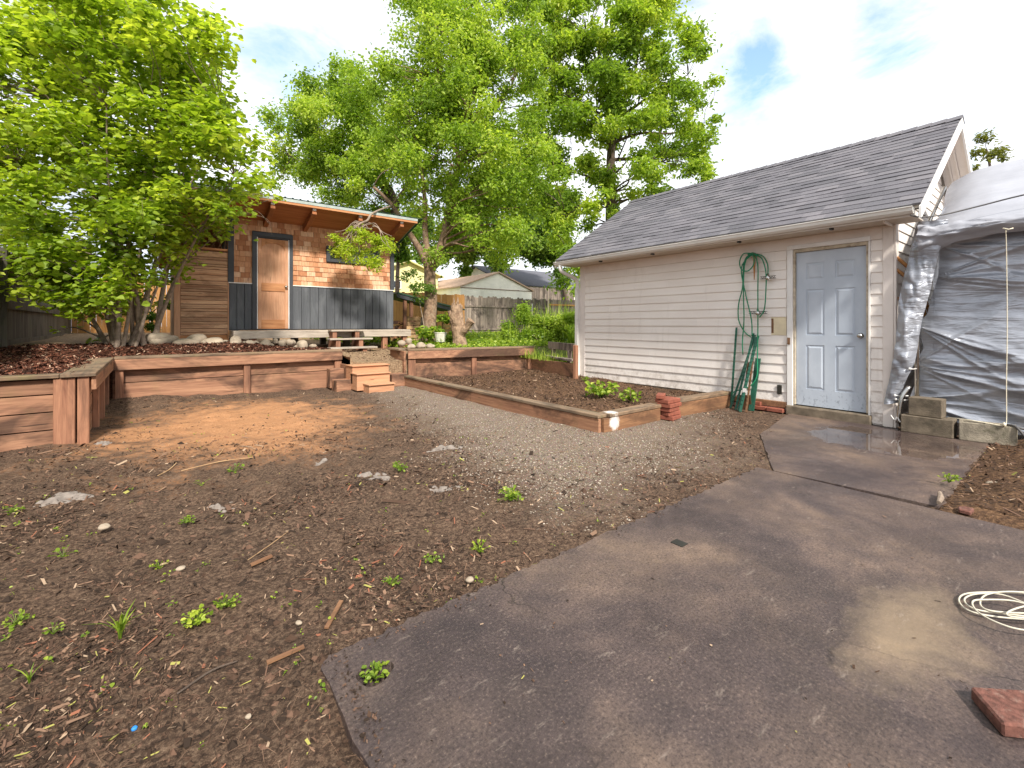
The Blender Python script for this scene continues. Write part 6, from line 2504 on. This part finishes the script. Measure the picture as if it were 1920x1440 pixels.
def limb(mb, pts, r0, r1, sides=8, sub=4, wob=.0, rr_=None):
    n = len(pts)
    rad = [r0 + (r1 - r0) * k / (n - 1) for k in range(n)]
    mb.tube(pts, rad, sides, sub=sub)


def branch_to(mb, a, b_, r0, r1, rr_, sag=.0, sides=5):
    a, b_ = Vector(a), Vector(b_)
    L_ = (b_ - a).length
    m1 = a.lerp(b_, .35) + Vector((rr_.uniform(-.08, .08), rr_.uniform(-.08, .08), rr_.uniform(.0, .12))) * L_
    m2 = a.lerp(b_, .7) + Vector((rr_.uniform(-.06, .06), rr_.uniform(-.06, .06), rr_.uniform(-.03, .1))) * L_
    mb.tube([a, m1, m2, b_], [r0, r0 * .75, r0 * .4 + r1 * .3, r1], sides, sub=3)


def make_tree(name, label, cat, base, limbs, clumps, nleaf, lsize, lmat, bark, trunk_name='trunk', group=None, seed=1, aspect=.8, flat=.55, up=1., shell=.5, sq=.75, droop=0., twig=.012, nodes=None, tone=.55, fold=.18, twigs_per=2, maxr=.05):
    r = np.random.default_rng(seed)
    rr_ = random.Random(seed)
    t = thing(name, label, cat, tuple(base), group)
    mb = MB()
    nodes = []
    for pts, r0, r1 in limbs:
        pts = [Vector(p_) for p_ in pts]
        limb(mb, pts, r0, r1, 10 if r0 > .08 else 7)
        for k in range(len(pts) - 1):
            for tt in (.3, .65, 1.0):
                if k == 0 and r0 > .09 and tt < 1:
                    continue
                nodes.append((pts[k].lerp(pts[k + 1], tt), r0 + (r1 - r0) * (k + tt) / (len(pts) - 1)))
    mb.build(trunk_name, M[bark], t, smooth=True)
    bb = MB()
    for c, q in clumps:
        # nearest limb point lying lower than the clump is preferred
        best = min(nodes, key=lambda nd: (nd[0] - c).length + .7 * max(0, nd[0].z - c.z + .2))
        branch_to(bb, best[0], c, min(maxr, max(twig, best[1] * .45)), twig * .5, rr_)
        for _ in range(twigs_per):
            e = c + Vector((rr_.uniform(-1, 1), rr_.uniform(-1, 1), rr_.uniform(-.5, 1))) * q * .9
            bb.tube([c, (c + e) / 2 + Vector((0, 0, .05 * q)), e], [twig * .5, twig * .4, twig * .2], 4)
    bb.build('branches', M[bark], t, smooth=True)
    V, Q, tint = foliage(clumps, nleaf, lsize, aspect, r, flat, up, shell, sq, droop, tone=tone, fold=fold)
    big_mesh('crown', V, Q, M[lmat], tint, parent=t)
    return t


# --- the big hazel bush at the left
HB = Vector((-.28, 10.35, .80))
rr = random.Random(77)
npr = np.random.default_rng(77)
blobs = [(90, 200, 100), (240, 160, 110), (350, 190, 85), (395, 130, 45), (60, 330, 95), (200, 310, 105), (340, 300, 95), (425, 260, 55), (470, 315, 28), (440, 345, 45), (90, 440, 60), (235, 420, 90), (350, 390, 70), (430, 385, 28), (190, 505, 60), (120, 490, 55), (70, 500, 40), (60, 540, 24), (150, 540, 50), (220, 550, 40), (310, 520, 35), (10, 440, 40), (280, 470, 55), (-60, 250, 110), (-60, 90, 110), (250, 40, 110), (100, 30, 120), (380, 60, 45), (170, 570, 24), (240, 545, 28), (330, 440, 40), (480, 350, 24), (20, 390, 30)]
hz = blobs_to_clumps(blobs, 7.9, 1.25, 9.5, .36, npr)
hz += [(P(130, 590, 8.6), .13), (P(100, 620, 8.4), .10), (P(180, 640, 8.6), .12), (P(215, 610, 9.0), .14), (P(150, 600, 8.8), .12), (P(255, 520, 8.4), .2), (P(30, 470, 7.6), .2), (P(15, 520, 7.6), .12), (P(500, 345, 7.9), .16), (P(520, 372, 7.9), .12), (P(470, 400, 7.9), .12), (P(505, 300, 8.0), .12)]
tops = [(60, 120, 8.0), (160, 60, 8.4), (250, 90, 8.6), (330, 110, 8.2), (400, 100, 8.6), (420, 220, 8.0), (440, 330, 7.8), (120, 250, 7.4), (30, 300, 7.6), (300, 230, 7.6), (200, 200, 7.3), (380, 420, 8.2), (40, 430, 8.2), (350, 310, 8.8), (230, 320, 8.9)]
limbs = []
for k, (px, py, s) in enumerate(tops):
    e = P(px, py, s)
    st_ = HB + Vector((rr.uniform(-.32, .32), rr.uniform(-.2, .2), -.08))
    dxy = Vector((e.x - st_.x, e.y - st_.y, 0))
    m1 = st_ + dxy * .22 + Vector((0, 0, (e.z - st_.z) * .33))
    m2 = st_ + dxy * .58 + Vector((0, 0, (e.z - st_.z) * .68))
    m1 += Vector((rr.uniform(-.08, .08), rr.uniform(-.08, .08), 0))
    m2 += Vector((rr.uniform(-.1, .1), rr.uniform(-.1, .1), 0))
    limbs.append(([st_, st_.lerp(m1, .5) + Vector((rr.uniform(-.03, .03), 0, 0)), m1, m2, e], rr.uniform(.032, .052), .010))
make_tree('hazel_bush', 'large multi stemmed bush with broad bright green leaves on the raised bed at the left', 'bush', HB, limbs, hz, 46000, .095, 'leaf_hazel', 'stem', trunk_name='stems', seed=4, aspect=1.0, flat=.42, up=1.15, shell=.6, sq=.7, twig=.009, maxr=.018, tone=.5)
# bare twigs and dark stems leaning over the cabin screen
tw = thing('dead_branch', 'bare grey twiggy branch hanging in front of the cabin corner', 'branch', P(430, 400, 8.2).to_tuple())
m_ = MB()
for (pts, r0) in (([(330, 500, 8.3), (395, 450, 8.3), (440, 400, 8.3), (520, 370, 8.4)], .012), ([(440, 400, 8.3), (480, 395, 8.3), (505, 420, 8.3)], .006), ([(400, 445, 8.3), (450, 405, 8.2), (500, 410, 8.3), (510, 440, 8.3)], .006), ([(310, 560, 8.4), (335, 510, 8.35), (365, 475, 8.3), (430, 420, 8.3)], .014), ([(420, 415, 8.3), (430, 380, 8.4), (470, 385, 8.4)], .005), ([(350, 490, 8.3), (380, 440, 8.3), (390, 400, 8.3)], .007)):
    m_.tube([P(*q) for q in pts], [r0, r0 * .8, r0 * .5, r0 * .3][:len(pts)], 6, sub=4)
m_.build('twigs', M['stem'], tw, smooth=True)

# small dark shrub filling behind the hazel, seen in the gap by the cabin
npr = np.random.default_rng(5)
cl = blobs_to_clumps([(285, 560, 40), (300, 600, 30), (250, 590, 30)], 12.2, .4, 10, .25, npr)
make_tree('dark_shrub', 'dark shrub in the gap between the fence and the cabin screen', 'shrub', P(285, 640, 12.2), [([P(285, 645, 12.2), P(285, 600, 12.2), P(280, 560, 12.2)], .03, .01)], cl, 3500, .06, 'leaf_dark', 'bark_d', seed=6, trunk_name='stem')
# --- forked tree in the middle
TB = P(803, 628, 13.0)
TB.z = gz(TB.x, TB.y) - .03
s = 13.0
limbs = [([TB, P(806, 590, s), P(808, 560, s), P(806, 530, s), P(806, 505, s)], .20, .155),
         ([P(806, 510, s), P(793, 478, s), P(779, 455, s - .1), P(760, 425, s - .3), P(735, 385, s - .6), P(700, 350, s - .9)], .12, .04),
         ([P(806, 508, s), P(801, 470, s), P(797, 430, s + .1), P(797, 380, s), P(790, 320, s - .4), P(775, 240, s - .5)], .11, .03),
         ([P(808, 508, s), P(822, 475, s), P(833, 440, s), P(840, 400, s + .1), P(850, 350, s + .2), P(862, 300, s), P(850, 262, s), P(880, 200, s - .3), P(900, 120, s)], .13, .03),
         ([P(862, 300, s), P(884, 270, s + .3), P(920, 210, s + .5), P(960, 160, s + .6)], .07, .03),
         ([P(840, 400, s), P(880, 370, s + .5), P(930, 350, s + .8), P(990, 330, s + 1)], .05, .02),
         ([P(850, 262, s), P(830, 200, s), P(820, 120, s - .2), P(830, 50, s)], .06, .03)]
blobs = [(800, 200, 85), (860, 130, 85), (930, 190, 90), (870, 270, 80), (955, 290, 75), (765, 290, 60), (745, 180, 45), (910, 360, 70), (975, 380, 65), (835, 370, 45), (770, 370, 40), (880, 440, 50), (1000, 320, 45), (830, 50, 90), (930, 60, 90), (730, 130, 30), (935, 440, 40), (800, 470, 26)]
npr = np.random.default_rng(21)
cl = blobs_to_clumps(blobs, 13.2, 1.9, 14, .44, npr)
make_tree('forked_tree', 'tall leafy tree with a forked grey brown trunk beside the cabin', 'tree', TB, limbs, cl, 78000, .095, 'leaf_apple', 'bark', seed=8, aspect=.6, flat=.7, up=.8, shell=.55, sq=.8, droop=.4, twig=.012, maxr=.035)
# --- tree behind the cabin (left lump)
B2 = P(712, 560, 17.5)
B2.z = .6
s = 17.5
limbs = [([B2, P(722, 440, s), P(742, 390, s), P(728, 350, s)], .17, .13), ([P(742, 390, s), P(700, 330, s), P(650, 290, s - .3), P(600, 250, s - .5)], .10, .03), ([P(728, 350, s), P(690, 270, s), P(660, 200, s), P(655, 150, s)], .09, .03), ([P(742, 390, s), P(765, 330, s), P(750, 250, s), P(720, 180, s)], .09, .03), ([P(700, 330, s), P(640, 330, s), P(580, 310, s - .4), P(540, 290, s - .5)], .05, .02)]
blobs = [(592, 195, 42), (580, 160, 20), (655, 170, 45), (650, 120, 20), (655, 250, 55), (565, 245, 38), (528, 262, 26), (515, 220, 16), (600, 300, 50), (545, 310, 26), (525, 350, 18), (675, 330, 50), (648, 375, 32), (705, 230, 45), (690, 170, 30), (700, 390, 36), (610, 350, 20), (720, 300, 50), (575, 345, 18)]
npr = np.random.default_rng(22)
cl = blobs_to_clumps(blobs, 17.4, 2.2, 20, .5, npr)
make_tree('leafy_tree', 'loose crowned tree with bronze tinged leaves rising behind the cabin roof', 'tree', B2, limbs, cl, 46000, .11, 'leaf_apple', 'bark_d', seed=9, aspect=.6, flat=.75, up=.7, shell=.6, sq=.8, twig=.014, maxr=.04)
# --- dense background tree low between cabin and garage
s = 36
B3 = P(1062, 600, s)
B3.z = .7
limbs = [([B3, P(1062, 560, s), P(1040, 500, s), P(1010, 440, s)], .2, .08), ([P(1010, 440, s), P(960, 420, s), P(900, 410, s)], .1, .04), ([P(1010, 440, s), P(930, 470, s), P(820, 460, s)], .1, .04)]
blobs = [(900, 475, 38), (960, 450, 50), (1010, 440, 50), (860, 440, 60), (770, 450, 38), (820, 490, 28), (760, 410, 40), (900, 400, 60), (1000, 390, 50), (1040, 400, 40), (1000, 488, 16), (740, 470, 20), (870, 500, 18), (940, 490, 18), (1045, 460, 30), (1062, 520, 20)]
npr = np.random.default_rng(23)
cl = blobs_to_clumps(blobs, 36.0, 2.4, 17, .85, npr)
make_tree('dense_tree', 'dense green tree filling the gap behind the fence between cabin and garage', 'tree', B3, limbs, cl, 50000, .26, 'leaf_dark', 'bark_d', seed=10, aspect=.65, flat=.8, up=.6, shell=.5, twig=.02)
B3 = P(745, 600, 23.0)
B3.z = .7
cl = blobs_to_clumps([(745, 460, 30), (760, 490, 20), (735, 440, 30), (775, 430, 30)], 23.0, 1.3, 20, .5, npr)
make_tree('dense_tree', 'dark tree top right behind the cabin wall above the yellow house', 'tree', B3, [([B3, P(745, 530, 23), P(748, 460, 23)], .15, .06)], cl, 7000, .15, 'leaf_dark', 'bark_d', seed=12, aspect=.65)
# --- walnut tree behind the garage
s = 20.0
B4 = P(1146, 608, s)
B4.z = .6
limbs = [([B4, P(1146, 480, s), P(1145, 390, s), P(1145, 300, s), P(1150, 225, s)], .30, .15), ([P(1150, 225, s), P(1135, 170, s), P(1120, 120, s), P(1100, 60, s)], .12, .03), ([P(1150, 225, s), P(1170, 190, s), P(1190, 140, s), P(1200, 60, s)], .12, .03),
         ([P(1145, 300, s), P(1190, 298, s), P(1240, 305, s - .5)], .09, .04), ([P(1145, 380, s), P(1090, 385, s), P(1060, 400, s - .5), P(1045, 440, s - .5)], .10, .04), ([P(1145, 270, s), P(1200, 250, s), P(1260, 250, s), P(1320, 235, s)], .08, .02), ([P(1150, 230, s), P(1220, 180, s), P(1290, 140, s)], .08, .02), ([P(1145, 350, s), P(1100, 330, s), P(1060, 320, s)], .07, .02), ([P(1150, 225, s), P(1100, 200, s), P(1050, 170, s)], .07, .02)]
blobs = [(1070, 120, 60), (1150, 120, 70), (1235, 120, 60), (1300, 115, 28), (1110, 210, 60), (1215, 210, 62), (1280, 185, 35), (1320, 205, 18), (1330, 150, 12), (1345, 222, 10), (1310, 100, 15), (1280, 260, 45), (1315, 290, 22), (1325, 320, 16), (1130, 300, 55), (1220, 310, 55), (1290, 320, 34), (1070, 330, 45), (1075, 400, 50), (1150, 370, 42), (1110, 440, 36), (1140, 30, 90), (1240, 40, 70), (1040, 220, 40), (1055, 470, 28), (1010, 150, 40), (1240, 355, 24), (1075, 500, 20), (1050, 530, 16), (1075, 545, 14), (1020, 100, 50), (1000, 230, 40), (1015, 300, 40), (1020, 380, 40), (1000, 60, 60), (1060, 30, 60)]
npr = np.random.default_rng(24)
cl = blobs_to_clumps(blobs, 19.6, 2.4, 15, .5, npr)
make_tree('walnut_tree', 'tall airy tree with drooping long leaves behind the garage roof', 'tree', B4, limbs, cl, 66000, .175, 'leaf_walnut', 'bark_d', seed=11, aspect=.5, flat=.6, up=.8, shell=.65, sq=.7, droop=.8, twig=.014, maxr=.05)
# --- tree tip right of the garage gable
s = 28
B5 = P(1870, 600, s)
B5.z = 0
cl = blobs_to_clumps([(1845, 262, 14), (1862, 290, 18), (1885, 288, 12), (1835, 300, 18), (1880, 330, 30), (1860, 380, 50)], s, 1.4, 30, .4, npr)
make_tree('maple_tree', 'olive coloured tree tip peeking out behind the garage gable', 'tree', B5, [([B5, P(1868, 450, s), P(1862, 350, s), P(1850, 280, s)], .2, .04)], cl, 3600, .22, 'leaf_maple', 'bark_d', seed=13, aspect=.4, droop=.2)
# --- shrub beyond the left fence with pale leaves
s = 9.3
B6 = Vector((-2.6, 9.6, .3))
cl = blobs_to_clumps([(20, 400, 22), (60, 385, 18), (10, 350, 16), (-30, 420, 60), (-40, 350, 40)], 9.6, .5, 9, .16, npr)
make_tree('pale_shrub', 'shrub with pale grey green leaves reaching over the left fence', 'shrub', B6, [([B6, Vector((-2.6, 9.6, 1.6)), P(-20, 400, 9.6)], .05, .02)], cl, 2200, .07, 'leaf_dark', 'stem', seed=14, aspect=.8)
# --- the contorted branch hanging in front of the cabin
s = 10.9
hb = thing('hanging_branch', 'contorted branch with bright lime leaves hanging before the right end of the cabin', 'branch', P(690, 430, 10.0).to_tuple())
m_ = MB()
m_.tube([P(735, 386, 12.4), P(714, 393, 11.2), P(696, 402, 10.35), P(689, 413, 10.22), P(675, 420, 10.2), P(662, 432, 10.2)], [.03, .026, .024, .026, .026, .02], 8, sub=5)
rr = random.Random(8)
ends = []
for k in range(24):
    e = P(rr.uniform(615, 735), rr.uniform(430, 492), 10.2 + rr.uniform(-.3, .3))
    st_ = P(rr.uniform(662, 700), rr.uniform(418, 430), 10.25)
    m_.tube([st_, st_.lerp(e, .35) + Vector((0, 0, .12)), st_.lerp(e, .7) + Vector((rr.uniform(-.1, .1), 0, .02)), e], [.012, .009, .007, .004], 5, sub=3)
m_.build('twigs', M['stem'], hb, smooth=True)
npr = np.random.default_rng(31)
cl = blobs_to_clumps([(635, 462, 24), (665, 452, 26), (700, 455, 28), (720, 468, 18), (690, 482, 22), (650, 480, 18), (630, 480, 10), (698, 498, 8)], 10.2, .3, 60, .13, npr)
V, Q, tint = foliage(cl, 3600, .06, .6, npr, shell=.5, tone=.2)
big_mesh('leaves', V, Q, M['leaf_bright'], tint, parent=hb)

# --- stump
sp = P(862, 648, 11.5)
sp.z = gz(sp.x, sp.y) - .02
stp = thing('tree_stump', 'tall broken tree stump with peeling bark behind the right retaining wall', 'stump', sp.to_tuple())
m_ = MB()
h = .0
top1 = P(856, 572, 11.5)
m_.tube([sp, P(861, 635, 11.5), P(858, 612, 11.5), P(856, 595, 11.5), top1], [.22, .16, .17, .17, .14], 14, sub=4)
m_.tube([P(860, 634, 11.5), P(873, 615, 11.4), P(884, 601, 11.35)], [.12, .10, .11], 10, sub=3)
m_.tube([P(857, 598, 11.5), P(848, 590, 11.5), P(845, 582, 11.5)], [.12, .10, .08], 10, sub=3)
for k in range(7):
    a = k * .9
    c = top1 + Vector((math.cos(a) * .1, math.sin(a) * .1, -.03))
    m_.tube([c, c + Vector((0, 0, .08 + .07 * (k % 3)))], [.04, .012], 5)
o = m_.build('stump_wood', M['stump'], stp)
dm_ = o.modifiers.new('lumps', 'SUBSURF')
dm_.subdivision_type = 'SIMPLE'
dm_.levels = dm_.render_levels = 2
tx_ = bpy.data.textures.new('lump', 'CLOUDS')
tx_.noise_scale = .14
d2_ = o.modifiers.new('rough', 'DISPLACE')
d2_.texture = tx_
d2_.strength = .05
d2_.texture_coords = 'GLOBAL'

# --- lime shrub and tall grass near the back fence
s = 13.5
npr = np.random.default_rng(41)
c0 = P(1020, 640, 13.0)
cl = blobs_to_clumps([(1000, 615, 26), (1030, 612, 30), (1062, 620, 26), (985, 630, 18), (1040, 640, 28), (1075, 632, 18), (978, 605, 12), (1010, 640, 22), (1080, 600, 14)], 13.2, .7, 16, .24, npr)
make_tree('lime_shrub', 'bushy yellow green shrub in front of the back fence beside the garage', 'shrub', (c0.x, c0.y, .6), [([(c0.x, c0.y, .55), (c0.x, c0.y, .8), (c0.x + .1, c0.y, 1.1)], .03, .015), ([(c0.x, c0.y, .55), (c0.x - .4, c0.y, .9)], .02, .01)], cl, 9000, .065, 'leaf_lime', 'stem', trunk_name='stems', seed=42, aspect=.7, twig=.006)
c1 = P(975, 600, 15.0)
cl = blobs_to_clumps([(975, 590, 16), (968, 610, 16), (980, 575, 8), (960, 625, 12)], 15.0, .4, 20, .2, npr)
make_tree('green_shrub', 'darker green leafy shrub left of the yellow green one at the fence', 'shrub', (c1.x, c1.y, .7), [([(c1.x, c1.y, .6), (c1.x, c1.y, 1.3)], .03, .012)], cl, 3000, .08, 'leaf_walnut', 'stem', trunk_name='stems', seed=43, aspect=.6)
p = np.column_stack([rng.normal(P(1050, 600, 14.5).x, .7, 900), rng.normal(P(1050, 600, 14.5).y, .5, 900)])
grass_blades('tall_grass', p, np.full(len(p), .75), rng.uniform(.6, 1.35, len(p)), 'leaf_apple', 'tall seeding grass clump behind the yellow green shrub', kind=None, cat='grass clump', origin=(P(1050, 600, 14.5).x, P(1050, 600, 14.5).y, .75), lean=.3, wd=.008)
p = np.column_stack([rng.normal(P(1082, 630, 12.0).x, .12, 90), rng.normal(P(1082, 630, 12.0).y, .12, 90)])
grass_blades('tall_grass', p, np.full(len(p), .6), rng.uniform(.5, .95, len(p)), 'leaf_walnut', 'arching long leaved grass clump right beside the garage corner', kind=None, cat='grass clump', origin=(P(1082, 630, 12.0).x, P(1082, 630, 12.0).y, .6), lean=.7, wd=.02)
npr = np.random.default_rng(44)
for k, (px, py, ss, sz, lb_) in enumerate(((805, 630, 12.3, .7, 'leafy weed clump at the foot of the forked tree trunk'), (845, 635, 12.2, .5, 'leafy weed clump just left of the stump'), (838, 600, 13.5, .6, 'green plant between the crate and the orange fence'), (795, 612, 14.5, .4, 'ferny plant beneath the firewood roof'))):
    c = P(px, py + 8, ss)
    weed(0, 0, sz, 'leafy', lb_, c=c, n=130, seed=70 + k, mat='leaf_walnut', name='weed_clump')
# saplings leaves near trunk
c = P(780, 530, 12.6)
cl = blobs_to_clumps([(770, 528, 22), (785, 545, 18), (765, 515, 16), (800, 540, 14)], 12.6, .3, 70, .14, npr)
V, Q, tint = foliage(cl, 700, .075, .6, npr, shell=.4)
sg_ = thing('sapling', 'thin sapling with dark leaves left of the forked trunk', 'sapling', (c.x, c.y, .7))
big_mesh('leaves', V, Q, M['leaf_dark'], tint, parent=sg_)
MB().tube([(c.x + .3, c.y, .6), (c.x + .2, c.y, 1.4), (c.x, c.y, 2.2)], [.02, .015, .006], 6, sub=3).build('stem', M['stem'], sg_, smooth=True)
